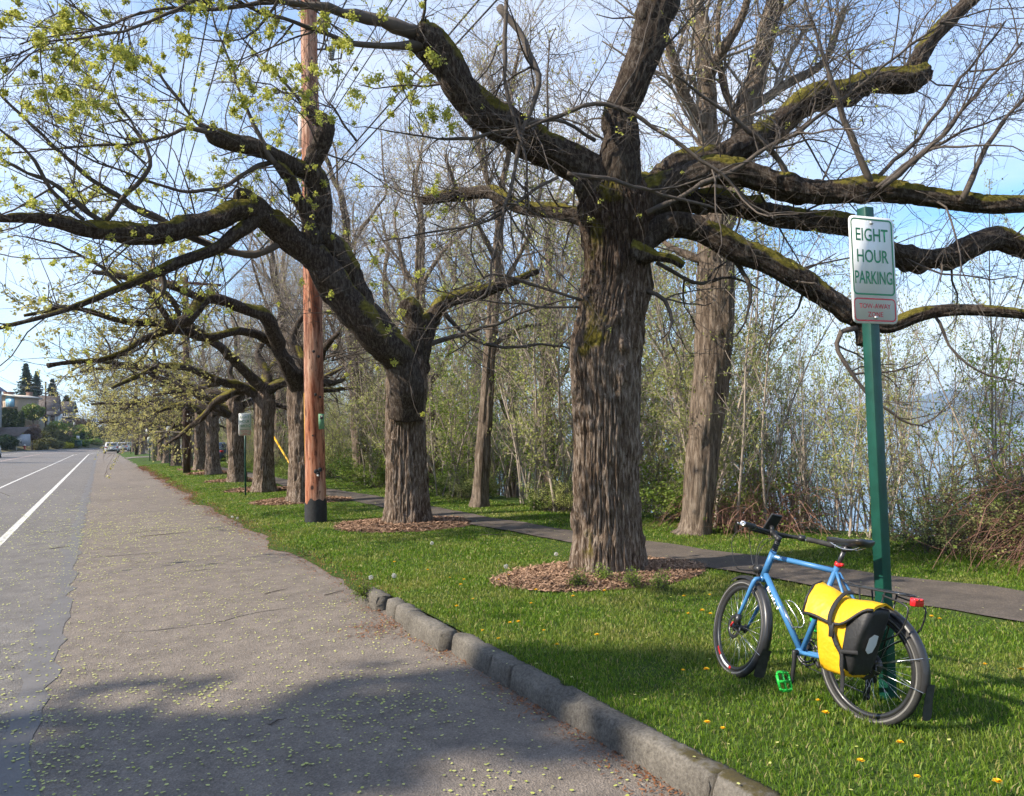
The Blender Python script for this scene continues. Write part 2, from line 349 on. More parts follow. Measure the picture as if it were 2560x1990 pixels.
wobs = (fbm(np.stack([Sp * 1.3, Sp * 0, Sp * 0], -1), 3, 21) - 0.5)
wobs2 = (fbm(np.stack([Sp * 2.9, Sp * 0 + 5, Sp * 0], -1), 4, 23) - 0.5)
sheet('seal_strip', Sp, np.stack([-0.50 + wobs * 0.3, -0.30 + wobs2 * 0.25], 1), flat, MATS['seal'], 0.004)
sm = Sp[Sp > 1]; w1 = 0.055
def stripe(name, o0, wd, m, s0=2, s1=320, label=None):
    q = Sp[(Sp >= s0) & (Sp <= s1)]; return sheet(name, q, np.stack([np.full(len(q), o0 - wd), np.full(len(q), o0 + wd)], 1), flat, m, 0.004)
stripe('white_line', -1.60, 0.07, MATS['white_paint']); stripe('white_line', -3.66, 0.055, MATS['white_paint'])
stripe('centre_line', -8.8, 0.08, MATS['faded_paint']); stripe('white_line', -12.6, 0.06, MATS['white_paint'])
for s_ in np.arange(8, 150, 12.0): stripe('faded_lane_dash', -6.9, 0.05, MATS['lane_asphalt'], s_, s_ + 3)
for (s_, a, bq) in ((7.95, -0.1, 1.9), (13.4, -0.2, 0.9), (16.6, 0.2, 1.6), (21.2, -0.3, 2.0), (26.5, -0.2, 1.7), (11.2, 0.7, 1.5), (17.9, -1.5, -0.4), (33, -0.3, 2.1)):
    o_ = np.linspace(a, bq, 40); c_ = s_ + (fbm(np.stack([o_ * 2, o_ * 0 + s_, o_ * 0], -1), 4, 3) - 0.5) * 0.5
    wv = 0.008 * (s_ / 8) * np.sin(np.linspace(0.1, math.pi - 0.1, 40)) * (0.5 + vnoise(np.stack([o_ * 6, o_ * 0, o_ * 0 + s_], -1)))
    b = MB(); V = np.concatenate([np.stack([o_, c_ - wv, o_ * 0 + 0.003], -1), np.stack([o_, c_ + wv, o_ * 0 + 0.003], -1)]); i = np.arange(39)
    b.add(V, np.stack([i, i + 1, 41 + i, 40 + i], -1)); tag(b.obj('road_crack', MATS['crack']), kind='structure')
# lawn and footpath
S = np.concatenate([np.arange(-6, 30, 0.3), np.arange(30, 150, 1.0)])
tt = np.concatenate([np.linspace(0, 0.3, 4), np.linspace(0.45, 1, 24)])
O = edge(S)[:, None] + (tedge(S) + 2.5 - edge(S))[:, None] * tt[None]
sheet('lawn', S, O, lawn_z, MATS['lawn_ground'])
pw = (fbm(np.stack([S * 1.5, S * 0, S * 0], -1), 3, 31) - 0.5) * 0.14
po = np.stack([path0(S) + pw, path0(S) * 0.75 + path1(S) * 0.25, (path0(S) + path1(S)) / 2, path0(S) * 0.25 + path1(S) * 0.75, path1(S) - pw], 1)
sheet('footpath', S, po, lawn_z, MATS['path_asphalt'], 0.018)
Sd = np.linspace(89, 96, 8)
sheet('driveway', Sd, np.repeat(np.linspace(2.45, 13, 12)[None], 8, 0), lambda o, s: np.maximum(lawn_z(np.minimum(o, 8), s), 0) , MATS['parking_asphalt'], 0.05)
b = MB()  # far kerb on the left of the road
Sk = np.concatenate([np.arange(20, 150, 4.0), np.arange(150, 320, 4)])
for o_, z_ in ((-15.9, 0.0),): pass
x0, y0 = rp(Sk, np.full(len(Sk), -15.95)); x1, y1 = rp(Sk, np.full(len(Sk), -16.35)); n = len(Sk); i = np.arange(n - 1)
V = np.concatenate([np.stack([x0, y0, x0 * 0 + 0.45], -1), np.stack([x0, y0, x0 * 0 + 0.62], -1), np.stack([x1, y1, x0 * 0 + 0.63], -1)])
b.add(V, [np.stack([i, i + 1, n + i + 1, n + i], -1), np.stack([n + i, n + i + 1, 2 * n + i + 1, 2 * n + i], -1)])
mat('concrete', (0.20, 0.19, 0.175), 0.9, var=0.35, scale=4, bmp=0.6, bscale=70, bdist=0.006)
tag(b.obj('far_kerb', MATS['concrete']), kind='structure')

# water, far shore
def watermat():
    m, t, b, o = newmat('sea_water'); b.inputs['Base Color'].default_value = (0.10, 0.17, 0.24, 1); b.inputs['Roughness'].default_value = 0.18; b.inputs['Specular IOR Level'].default_value = 0.6
    n = noise(t, 0.35, 5, 0.6, mapscale=(1, 0.5, 1)); bump(t, b, n.outputs['Fac'], 0.5, 0.6)
watermat()
b = MB(); b.add([(26, -400, -11.5), (20000, -9000, -11.5), (20000, 22000, -11.5), (26, 22000, -11.5)], np.array([[0, 1, 2, 3]])); tag(b.obj('sea', MATS['sea_water']), kind='structure')
mat('island_forest', (0.020, 0.045, 0.035), 1.0, var=0.3, scale=0.004, spec=0.0)
def ridge(name, D, a0, a1, hf, depth, seed):
    A = np.linspace(R_(a0), R_(a1), 160); h = np.array([hf(math.degrees(a)) for a in A]) * (0.9 + 0.2 * fbm(np.stack([A * 60, A * 0, A * 0], -1), 4, seed)); b = MB(); L = []
    for k, (q, hh) in enumerate(((0, 0.0), (0.3, 0.55), (0.65, 1.0), (1.0, 0.0))):
        Dq = D + depth * q + 160 * (fbm(np.stack([A * 40, A * 0 + k, A * 0], -1), 3, seed + 2) - 0.5); L.append(np.stack([np.sin(A) * Dq, np.cos(A) * Dq, -11.6 + h * hh], -1))
    n = 160; i = np.arange(n - 1); b.add(np.concatenate(L), [np.stack([k * n + i, k * n + i + 1, (k + 1) * n + i + 1, (k + 1) * n + i], -1) for k in range(3)]); return tag(b.obj(name, MATS['island_forest'], smooth=True), kind='structure')
def hA(a):   # azimuth from the road axis; picture centre is 28.5
    return 120 + 170 * math.exp(-((a - 60) / 5.0) ** 2) + 160 * math.exp(-((a - 34) / 9) ** 2) + 60 * math.sin(a * 0.35)
ridge('far_hills', 7600, 6, 78, hA, 2500, 40)

# ------------------------------------------------------------------ kerb stones
def kerbmat():
    m, t, b, o = newmat('kerb_concrete'); tcn = nd(t, 'ShaderNodeTexCoord'); v = tcn.outputs['Object']
    n = noise(t, 3, 6, 0.65, vec=v); n2 = noise(t, 55, 4, 0.7, vec=v); n3 = noise(t, 7, 5, 0.7, vec=v)
    c = ramp(t, n.outputs['Fac'], [(0.4, (0.050, 0.044, 0.036)), (0.6, (0.145, 0.130, 0.110))])
    c = mix(t, 0.55, c, ramp(t, n2.outputs['Fac'], [(0.3, (0.035, 0.031, 0.026)), (0.66, (0.20, 0.182, 0.155))]))
    g = nd(t, 'ShaderNodeNewGeometry'); sp = nd(t, 'ShaderNodeSeparateXYZ'); t.links.new(v, sp.inputs[0])
    am = nd(t, 'ShaderNodeAttribute', attribute_name='moss'); mm = nd(t, 'ShaderNodeMath', operation='MULTIPLY'); t.links.new(am.outputs['Fac'], mm.inputs[0]); t.links.new(n3.outputs['Fac'], mm.inputs[1])
    f = ramp(t, mm.outputs[0], [(0.42, (0, 0, 0)), (0.56, (1, 1, 1))])
    c = mix(t, f, c, mix(t, n2.outputs['Fac'], (0.035, 0.028, 0.018), (0.085, 0.07, 0.022)))
    t.links.new(c, b.inputs['Base Color']); b.inputs['Roughness'].default_value = 0.92; b.inputs['Specular IOR Level'].default_value = 0.25; bump(t, b, n2.outputs['Fac'], 0.8, 0.008); return m
kerbmat()
kerb = empty('kerb', (2.45, 5, 0)); kerb['kind'] = 'structure'
def kerbstone(y0, y1, dx, rz, dz, seed):
    prof = [(0.0, -0.03), (0.004, 0.04), (0.012, 0.09), (0.020, 0.128), (0.03, 0.146), (0.05, 0.155), (0.09, 0.156), (0.13, 0.153), (0.165, 0.142), (0.175, 0.10), (0.178, -0.03)]
    L = y1 - y0; ny = max(6, int(L / 0.025)); Y = np.linspace(0, L, ny); P = np.array(prof); k = len(prof)
    V = np.zeros((ny, k, 3)); V[..., 0] = P[None, :, 0]; V[..., 2] = P[None, :, 1]; V[..., 1] = Y[:, None]
    W = V + np.array([0, y0, seed * 3.0]); nz = fbm(W * 9, 4, seed) - 0.5; n2 = fbm(W * 38, 3, seed + 5) - 0.5; chip = np.clip(fbm(W * 5, 3, seed + 9) - 0.58, 0, 1)
    top = sst(0.10, 0.15, V[..., 2]); V[..., 0] += nz * 0.022 + n2 * 0.012 + chip * 0.16 * top; V[..., 2] += (nz * 0.022 + n2 * 0.012) * top - chip * 0.2 * top
    V[0, :, 1] += (nz[0] * 0.10 + n2[0] * 0.05); V[-1, :, 1] += nz[-1] * 0.10 + n2[-1] * 0.05
    moss = top * (0.55 + 0.6 * sst(3.9, 2.4, y0 + V[..., 1])) * (0.6 + 0.4 * sst(0.02, 0.06, V[..., 0]))
    i = np.arange(ny - 1)[:, None]; j = np.arange(k - 1)[None]
    Q = np.stack([i * k + j, (i + 1) * k + j, (i + 1) * k + j + 1, i * k + j + 1], -1).reshape(-1, 4)
    b = MB(); b.add(V, [Q, np.array([list(range(k))]), np.array([list(range((ny - 1) * k, ny * k))[::-1]])], attr=moss.ravel())
    o = b.obj('kerb_stone', MATS['kerb_concrete'], kerb, smooth=False, attr='moss'); o.location = (dx, y0 - 5, dz); o.rotation_euler = (0, 0, rz); return o
kerb.location = (2.45, 5, 0)
kerbstone(-1.5, 0.6, 0, 0, 0, 11); kerbstone(0.62, 2.72, 0.0, 0, 0, 1); kerbstone(2.735, 4.655, 0.0, 0.0, 0.0, 2); kerbstone(4.675, 4.965, -0.004, 0.01, 0.002, 3)
kerbstone(4.972, 5.66, 0.0, -0.015, 0.0, 4); kerbstone(5.76, 6.58, -0.055, 0.01, 0.008, 5); kerbstone(6.62, 6.93, -0.02, -0.03, 0.0, 6); kerbstone(7.0, 7.27, 0.0, -0.06, -0.01, 7); kerbstone(7.42, 7.92, -0.035, 0.03, 0.0, 8)

# ------------------------------------------------------------------ grass, litter
def in_frame(P, mx_=120):
    d = P - CAM; z = d @ FW; x = CX + F * (d @ RT) / z; y = CY - F * (d @ UP) / z
    return (z > 1) & (x > -mx_) & (x < 2560 + mx_) & (y < 1990 + mx_) & (y > -200), z
MULCH = [((5.15, 7.40), (1.32, 0.85)), ((5.0, 13.55), (1.25, 1.15)), ((4.7, 20.4), (1.3, 1.0)), ((4.7, 25.9), (1.2, 1.0)), ((4.85, 32.4), (1.2, 1.0)), ((5.0, 41.3), (1.2, 1.2)), ((5.05, 47.3), (1.1, 1.2))]
def mulch_f(x, y):
    r = np.full(np.shape(x), 9.0)
    for (c, rr) in MULCH: r = np.minimum(r, np.hypot((x - c[0]) / rr[0], (y - c[1]) / rr[1]))
    return r * (0.88 + 0.28 * fbm(np.stack([x * 2.2, y * 2.2, x * 0], -1), 3, 77))
def sample(x0, x1, y0, y1, cell, densf):
    gx, gy = np.meshgrid(np.arange(x0, x1, cell) + cell / 2, np.arange(y0, y1, cell) + cell / 2); P = np.stack([gx.ravel(), gy.ravel(), gx.ravel() * 0 + 0.08], -1)
    ok, d = in_frame(P); P = P[ok]; d = d[ok]; n = rng.poisson(densf(P[:, 0], P[:, 1], d) * cell * cell)
    Q = np.repeat(P, n, 0); Q[:, :2] += (rng.random((len(Q), 2)) - 0.5) * cell; return Q, np.repeat(d, n)
def blades(Q, d, hmul, name, m, wmul=1.0, parent=None, lean=0.5):
    n = len(Q); a = rng.random(n) * 2 * np.pi; hgt = hmul * (0.55 + 0.75 * rng.random(n)); wd = 0.0030 * np.maximum(d / 4.5, 0.9) ** 0.85 * wmul * (0.7 + 0.6 * rng.random(n))
    la = rng.random(n) * 2 * np.pi; ln = hgt * lean * rng.random(n) ** 0.7 * 1.6; dx = np.stack([np.cos(a), np.sin(a), a * 0], -1) * wd[:, None]; L = np.stack([np.cos(la), np.sin(la), la * 0], -1) * ln[:, None]
    Z = np.zeros((n, 3)); Z[:, 2] = 1; b0 = Q - dx; b1 = Q + dx; mid = Q + L * 0.35 + Z * hgt[:, None] * 0.6; tip = Q + L + Z * hgt[:, None] * (1 - 0.3 * rng.random(n))[:, None]
    V = np.stack([b0, b1, mid + dx * 0.8, mid - dx * 0.8, tip], 1).reshape(-1, 3); i = np.arange(n)[:, None] * 5
    b = MB(); b.add(V, [np.hstack([i, i + 1, i + 2, i + 3]), np.hstack([i + 3, i + 2, i + 4])]); o = b.obj(name, m, parent); return o
def grassmat():
    m = bpy.data.materials.new('grass_blade'); m.use_nodes = True; t = m.node_tree; t.nodes.clear(); MATS['grass_blade'] = m
    g = nd(t, 'ShaderNodeNewGeometry'); tcn = nd(t, 'ShaderNodeTexCoord'); n = noise(t, 0.9, 4, 0.55, vec=tcn.outputs['Object'])
    c1 = ramp(t, g.outputs['Random Per Island'], [(0, (0.075, 0.155, 0.012)), (0.55, (0.14, 0.24, 0.018)), (0.86, (0.22, 0.30, 0.035)), (0.95, (0.32, 0.29, 0.10)), (1.0, (0.42, 0.35, 0.17))])
    c2 = ramp(t, g.outputs['Random Per Island'], [(0, (0.17, 0.21, 0.03)), (0.7, (0.27, 0.29, 0.06)), (1.0, (0.42, 0.36, 0.16))])
    c = mix(t, ramp(t, n.outputs['Fac'], [(0.48, (0, 0, 0)), (0.68, (1, 1, 1))]), c1, c2)
    d = nd(t, 'ShaderNodeBsdfPrincipled'); d.inputs['Roughness'].default_value = 0.5; d.inputs['Specular IOR Level'].default_value = 0.3; t.links.new(c, d.inputs['Base Color'])
    tr = nd(t, 'ShaderNodeBsdfTranslucent'); t.links.new(c, tr.inputs['Color']); ms = nd(t, 'ShaderNodeMixShader'); ms.inputs[0].default_value = 0.48
    t.links.new(d.outputs[0], ms.inputs[1]); t.links.new(tr.outputs[0], ms.inputs[2]); o = nd(t, 'ShaderNodeOutputMaterial'); t.links.new(ms.outputs[0], o.inputs['Surface'])
grassmat()
def gdens(x, y, d):
    e = edge(y); onp = (x > path0(y) - 0.02) & (x < path1(y) + 0.02); r = mulch_f(x, y)
    k = 5200 * np.minimum(1, (5.2 / d) ** 1.75) * (x > e + 0.0) * (x < tedge(y) + 0.8) * ~onp * sst(0.98, 1.12, r)
    return k * np.where(y > 8, sst(-0.02, 0.35, x - e), 1)
Q, d = sample(2.4, 11, 1.4, 62, 0.1, gdens)
Q[:, 2] = lawn_z(Q[:, 0], Q[:, 1]) - 0.005
hm = 0.037 * (0.65 + 0.8 * fbm(np.stack([Q[:, 0] * 1.6, Q[:, 1] * 1.6, Q[:, 0] * 0], -1), 3, 55)) * (0.7 + 0.3 * sst(0, 0.5, np.abs(Q[:, 0] - (path0(Q[:, 1]) + path1(Q[:, 1])) / 2) - 0.6))
tag(blades(Q, d, hm, 'grass', MATS['grass_blade']), 'mown green grass blades covering the verge lawn', 'grass', kind='stuff')

def discs(Q, r, name, m, tilt=0.35, n=6, parent=None, asp=0.75):
    k = len(Q); a = rng.random(k) * 2 * np.pi; T = np.stack([np.cos(a), np.sin(a), (rng.random(k) - 0.5) * tilt], -1); Bv = np.stack([-np.sin(a), np.cos(a), (rng.random(k) - 0.5) * tilt], -1)
    th = np.arange(n) * 2 * np.pi / n; V = Q[:, None] + r[:, None, None] * (np.cos(th)[None, :, None] * T[:, None] + asp * np.sin(th)[None, :, None] * Bv[:, None])
    b = MB(); b.add(V, (np.arange(k)[:, None] * n + np.arange(n)[None])); return b.obj(name, m, parent)
leafmat('samara', (0.38, 0.42, 0.09), (0.60, 0.60, 0.22), 0.2)
def sdens(x, y, d):
    cl = fbm(np.stack([x * 0.8, y * 0.8, x * 0], -1), 3, 91); cl2 = fbm(np.stack([x * 5, y * 5, x * 0], -1), 2, 92)
    near = np.clip(1.25 - np.abs(x - 0.9) / 4.2, 0.15, 1); k = 230 * near * sst(24, 5, d) * (0.2 + 1.6 * cl ** 2 * 1.4) * (0.25 + 1.5 * cl2 ** 1.5)
    return k * np.where(x > 2.4, np.where(x > path0(y), 0.45, 0.06), 1) * (x < tedge(y)) + 10 * sst(40, 10, d) * (x < 2.4)
Q, d = sample(-4, 10, 1.5, 34, 0.2, sdens)
onlawn = Q[:, 0] > 2.45; Q[:, 2] = np.where(onlawn, np.maximum(lawn_z(Q[:, 0], Q[:, 1]), 0) + 0.03, 0.009); kb = (Q[:, 0] > 2.44) & (Q[:, 0] < 2.62) & (Q[:, 1] < 7.6); Q[kb, 2] = 0.166
tag(discs(Q, (0.0072 + 0.005 * rng.random(len(Q))) * np.maximum(1, d / 9), 'fallen_seeds', MATS['samara']), 'pale green fallen tree seeds strewn over the asphalt', 'seeds', kind='stuff')
leafmat('brown_litter', (0.10, 0.035, 0.015), (0.30, 0.13, 0.055), 0.1)
def ldens(x, y, d):
    e = np.where(y < 7.6, 2.43, edge(y) + 0.02); t = x - e; nz = fbm(np.stack([x * 2.5, y * 1.2, x * 0], -1), 3, 65)
    wdt = np.where(y < 7.6, 0.10, 0.22) * (0.35 + 1.3 * nz); k = np.where(y < 7.6, 2600, 1600) * np.exp(-(np.minimum(t, 0) / wdt) ** 2) * np.where(t > 0, np.exp(-(t / np.where(y < 7.6, 0.01, 0.22)) ** 2), 1)
    pile = 2600 * np.exp(-((x - 2.22) / 0.22) ** 2 - ((y - 6.75) / 0.28) ** 2); return (k * (0.2 + nz * 1.2) + pile) * np.minimum(1, (9 / d) ** 1.2)
Q, d = sample(1.5, 3.4, 2, 60, 0.08, ldens); Q[:, 2] = np.where(Q[:, 0] > edge(Q[:, 1]), np.maximum(lawn_z(Q[:, 0], Q[:, 1]), 0.0), 0.0) + 0.006 + 0.012 * rng.random(len(Q))
tag(discs(Q, (0.008 + 0.010 * rng.random(len(Q))) * np.maximum(1, d / 11), 'leaf_litter', MATS['brown_litter'], 0.9, 4, asp=0.32), 'reddish brown leaf litter lying along the kerb and lawn edge', 'leaf litter', kind='stuff')

# mulch beds
mat('mulch_soil', (0.11, 0.06, 0.035), 0.95, var=0.4, scale=14, bmp=1, bscale=40, bdist=0.02)
leafmat('wood_chip', (0.10, 0.052, 0.030), (0.44, 0.28, 0.18), 0.0, 0.9)
for k, ((cx, cyy), (rx, ry)) in enumerate(MULCH):
    lab = 'wood chip mulch bed around ' + ('the big near tree trunk', 'the second tree trunk beside the pole', 'the trunk hidden behind the utility pole', 'the trunk behind the far parking sign', 'the fourth visible verge trunk', 'the paired trunks by the dark pole', 'the far trunk by the dark pole')[k]
    th = np.linspace(0, 2 * np.pi, 49)[:-1]; rr = np.linspace(0, 1.0, 9)
    X = cx + rr[:, None] * rx * np.cos(th)[None] * 1.05; Y = cyy + rr[:, None] * ry * np.sin(th)[None] * 1.05; Z = lawn_z(X, Y) + 0.012 + 0.05 * (1 - rr[:, None] ** 2)
    b = MB(); b.add(np.stack([X, Y, Z], -1), ringfaces(9, 48)); mo = tag(b.obj('mulch_bed', MATS['mulch_soil'], smooth=True), lab, 'mulch', 'mulch beds under the verge trees', 'stuff')
    dd = math.hypot(cx, cyy); Q, d = sample(cx - rx * 1.3, cx + rx * 1.3, cyy - ry * 1.3, cyy + ry * 1.3, 0.08, lambda x, y, d: 3600 * np.minimum(1, (8.5 / d) ** 1.6) * sst(1.12, 0.9, mulch_f(x, y)))
    if not len(Q): continue
    rq = np.hypot((Q[:, 0] - cx) / rx, (Q[:, 1] - cyy) / ry); Q[:, 2] = lawn_z(Q[:, 0], Q[:, 1]) + 0.018 + 0.05 * np.clip(1 - rq ** 2, 0, 1) + 0.02 * rng.random(len(Q))
    oc = discs(Q, (0.015 + 0.022 * rng.random(len(Q))) * max(1, dd / 10), 'wood_chips', MATS['wood_chip'], 1.0, 4, mo, 0.28); oc['kind'] = 'stuff'
# ------------------------------------------------------------------ trees
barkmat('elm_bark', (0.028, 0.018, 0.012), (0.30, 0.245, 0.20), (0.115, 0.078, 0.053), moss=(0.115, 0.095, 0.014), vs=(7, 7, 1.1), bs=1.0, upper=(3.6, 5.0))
barkmat('limb_bark', (0.016, 0.011, 0.008), (0.105, 0.088, 0.072), (0.042, 0.029, 0.021), moss=(0.135, 0.115, 0.02), vs=(6, 6, 2.0), bs=1.0)  # dark brown limbs, with their backlit shade also put into the colour
barkmat('grey_bark', (0.045, 0.033, 0.025), (0.23, 0.185, 0.145), (0.12, 0.088, 0.064), vs=(5, 5, 0.6), bs=0.9)
mat('twig_bark', (0.085, 0.068, 0.055), 0.85, var=0.35, scale=3)
mat('pale_twig', (0.30, 0.25, 0.205), 0.85, var=0.3, scale=2)
mat('cut_wood', (0.30, 0.21, 0.14), 0.8, var=0.3, scale=20)
leafmat('blossom', (0.36, 0.385, 0.05), (0.60, 0.585, 0.15), 0.45)
leafmat('blossom_far', (0.38, 0.36, 0.10), (0.60, 0.54, 0.22), 0.45)
leafmat('bud', (0.30, 0.29, 0.09), (0.46, 0.41, 0.17), 0.45)
leafmat('fresh_leaf', (0.11, 0.19, 0.022), (0.28, 0.35, 0.07), 0.5)
leafmat('pale_leaf', (0.27, 0.31, 0.08), (0.48, 0.48, 0.19), 0.5)
leafmat('deep_leaf', (0.05, 0.11, 0.016), (0.15, 0.24, 0.035), 0.45)
KP = 2560.0 / 2184.0

def sweep(P, R, nu, dv, amp=0.012, seed=0, moss=0.6, lump=0.06, flare=None, mossf=None, knob=0.0, cap=True, freq=15.0):
    P, R = cat(np.asarray(P, float), np.asarray(R, float), dv); m = len(P); T, N, B = frames(P); a = np.arange(nu) * 2 * np.pi / nu
    nrm = np.cos(a)[None, :, None] * N[:, None] + np.sin(a)[None, :, None] * B[:, None]
    arc = np.concatenate([[0], np.cumsum(np.linalg.norm(np.diff(P, axis=0), axis=1))])
    # bark coordinates: round the limb and along it
    cs = np.stack([np.cos(a)[None] * R[:, None], np.sin(a)[None] * R[:, None], np.repeat(arc[:, None], nu, 1)], -1)
    wp = (fbm(cs * 3.0, 2, seed + 3) - 0.5)[..., None] * np.array([0.045, 0.045, 0.0])
    q = (cs + wp) * np.array([freq, freq, freq * 0.06]); n1 = vnoise(q, seed); n2 = vnoise(q * np.array([2.1, 2.1, 2.2]) + 5, seed + 1); n3 = vnoise((cs + wp) * np.array([freq * 2.6, freq * 2.6, 20.0]), seed + 2)
    rid = 1 - np.abs(2 * n1 - 1); gro = sst(0.55, 0.95, rid) * (0.45 + 0.9 * n2); rid = 0.75 - 1.15 * gro
    big = fbm(cs * np.array([2.6, 2.6, 1.7]) + seed, 3, seed + 7) - 0.5
    asc = np.clip(R / 0.12, 0.15, 1)[:, None]; disp = amp * asc * (1.5 * (rid - 0.4) + 0.8 * (n2 - 0.5) + 0.6 * (n3 - 0.5)) + lump * R[:, None] * 2 * big
    if knob: 
        kn = np.clip(fbm(cs * np.array([5, 5, 3.2]) + seed * 2, 2, seed + 17) - 0.62, 0, 1); disp += knob * asc * kn * 3
    if flare is not None: disp += flare(arc)[:, None] * (0.75 + 0.5 * np.cos(a * 5 + 1.3 + seed)[None] * 0.5 + 0.25 * np.cos(a * 3 + 0.4)[None])
    V = P[:, None] + nrm * (R[:, None] + disp)[..., None]
    upn = nrm[..., 2]; mn = fbm(V * 2.3, 3, seed + 23)
    ms = moss * sst(-0.05, 0.85, upn + (mn - 0.5) * 1.5) * sst(0.40, 0.62, mn + 0.06 * moss)
    if mossf is not None: ms = np.maximum(ms, mossf(V, nrm, mn))
    V = V + nrm * (ms * (0.010 + 0.03 * (vnoise(V * 26, seed + 4) - 0.3)) * min(1.0, R.mean() / 0.12))[..., None]
    V = V.reshape(-1, 3); Q = ringfaces(m, nu); ms = ms.ravel(); Tr = np.zeros((0, 3), int)
    if cap:
        V = np.vstack([V, P[0], P[-1]]); ms = np.concatenate([ms, [0, 0]]); k = np.arange(nu); k2 = (k + 1) % nu
        Tr = np.vstack([np.stack([np.full(nu, m * nu), k2, k], -1), np.stack([np.full(nu, m * nu + 1), (m - 1) * nu + k, (m - 1) * nu + k2], -1)])
    return V, [Q, Tr], ms

def grow(P, R, M, L, ang=(35, 80), rr=0.45, rmax=0.02, rmin=0.003, K=5, wig=0.25, upb=0.0, g=0.0, t0=0.15, t1=1.0, bias=None, rs=None, wmode='len', curve=0.0):
    """M child shoots on parent polylines P (N,K,3), R (N,K)"""
    rs = rs or rng; P = np.asarray(P, float); R = np.asarray(R, float); N, Kp = R.shape
    ln = np.linalg.norm(np.diff(P, axis=1), axis=2).sum(1); pr = ln / ln.sum(); idx = rs.choice(N, M, p=pr)
    t = (t0 + (t1 - t0) * rs.random(M)) * (Kp - 1.001); i = np.floor(t).astype(int); f = (t - i)[:, None]
    A, B = P[idx, i], P[idx, i + 1]; pos = A + (B - A) * f; tan = B - A; tan /= np.linalg.norm(tan, axis=1)[:, None] + 1e-9
    rp_ = R[idx, i] * (1 - f[:, 0]) + R[idx, i + 1] * f[:, 0]
    q = rs.normal(size=(M, 3)); q -= tan * (q * tan).sum(1)[:, None]; q /= np.linalg.norm(q, axis=1)[:, None] + 1e-9
    al = np.radians(ang[0] + (ang[1] - ang[0]) * rs.random(M))[:, None]; d = np.cos(al) * tan + np.sin(al) * q; d[:, 2] += upb
    if bias is not None: d += np.asarray(bias)
    d /= np.linalg.norm(d, axis=1)[:, None]; Ls = (L[0] + (L[1] - L[0]) * rs.random(M) ** 1.5)
    r0 = np.clip(rp_ * rr, rmin, rmax) * (0.7 + 0.5 * rs.random(M)); out = np.zeros((M, K, 3)); out[:, 0] = pos; st = Ls / (K - 1); cv = rs.normal(size=(M, 3)) * curve
    for k in range(1, K):
        d = d + rs.normal(size=(M, 3)) * wig + cv; d[:, 2] += g; d /= np.linalg.norm(d, axis=1)[:, None]; out[:, k] = out[:, k - 1] + d * st[:, None]
    rad = np.maximum(r0[:, None] * np.linspace(1, 0.35, K)[None], rmin * 0.8); return out, rad
def tubes(P, R, n=3):
    N, K, _ = P.shape; T = np.gradient(P, axis=1); T /= np.linalg.norm(T, axis=2)[..., None] + 1e-9
    ref = np.where(np.abs(T[:, :1, 2:3]) < 0.85, np.array([0, 0, 1.0]), np.array([1.0, 0, 0])); X = np.cross(T, np.broadcast_to(ref, T.shape)); X /= np.linalg.norm(X, axis=2)[..., None] + 1e-9; Y = np.cross(T, X)
    a = np.arange(n) * 2 * np.pi / n; V = P[:, :, None] + R[:, :, None, None] * (np.cos(a)[None, None, :, None] * X[:, :, None] + np.sin(a)[None, None, :, None] * Y[:, :, None])
    base = (np.arange(N) * K * n)[:, None]; Q = (base[:, :, None] + ringfaces(K, n)[None]).reshape(-1, 4); return V.reshape(-1, 3), Q
def clusters(C, nf, size, spread, rs=None, quad=True):
    """small leaf-like faces round each centre; C (M,3)"""
    rs = rs or rng; M = len(C); nfs = np.repeat(np.arange(M), nf); c = C[nfs] + rs.normal(size=(M * nf, 3)) * (spread if np.isscalar(spread) else spread[nfs][:, None]); k = len(c)
    u = rs.normal(size=(k, 3)); u /= np.linalg.norm(u, axis=1)[:, None]; v = rs.normal(size=(k, 3)); v -= u * (u * v).sum(1)[:, None]; v /= np.linalg.norm(v, axis=1)[:, None]
    s = (size if np.isscalar(size) else size[nfs])  * (0.65 + 0.7 * rs.random(k)); u *= s[:, None]; v *= s[:, None] * 0.72; w_ = np.cross(u, v) / (s[:, None] + 1e-9) * 0.25
    V = np.stack([c - u, c - v + w_ * 0.3, c + u, c + v + w_ * 0.3], 1).reshape(-1, 3); return V, np.arange(k * 4).reshape(-1, 4)
def along(P, M, t0=0.3, rs=None):
    rs = rs or rng; N, K, _ = P.shape; idx = rs.integers(0, N, M); t = (t0 + (1 - t0) * rs.random(M)) * (K - 1.001); i = np.floor(t).astype(int); f = (t - i)[:, None]
    return P[idx, i] * (1 - f) + P[idx, i + 1] * f
def poly(Ps, K=10):
    """list of (points, radii) -> (N,K,3),(N,K) resampled evenly"""
    o, r = [], []
    for P, R in Ps:
        P = np.asarray(P, float); a = np.concatenate([[0], np.cumsum(np.linalg.norm(np.diff(P, axis=0), axis=1))]); t = np.linspace(0, a[-1], K)
        o.append(np.stack([np.interp(t, a, P[:, k]) for k in range(3)], -1)); r.append(np.interp(t, a, R))
    return np.array(o), np.array(r)
def trace(pts, d0, d1, off=0.0, k=KP):
    """picture points (x, y, half width) at depths running from d0 to d1 -> 3D path and radii"""
    n = len(pts); L = np.concatenate([[0], np.cumsum([math.hypot(pts[i + 1][0] - pts[i][0], pts[i + 1][1] - pts[i][1]) for i in range(n - 1)])]); L /= L[-1]
    dd = d0 + (d1 - d0) * L; P = np.array([pt(p[0] * k, p[1] * k, q) for p, q in zip(pts, dd)]); R = np.array([p[2] * k / F * q for p, q in zip(pts, dd)]); return P, R

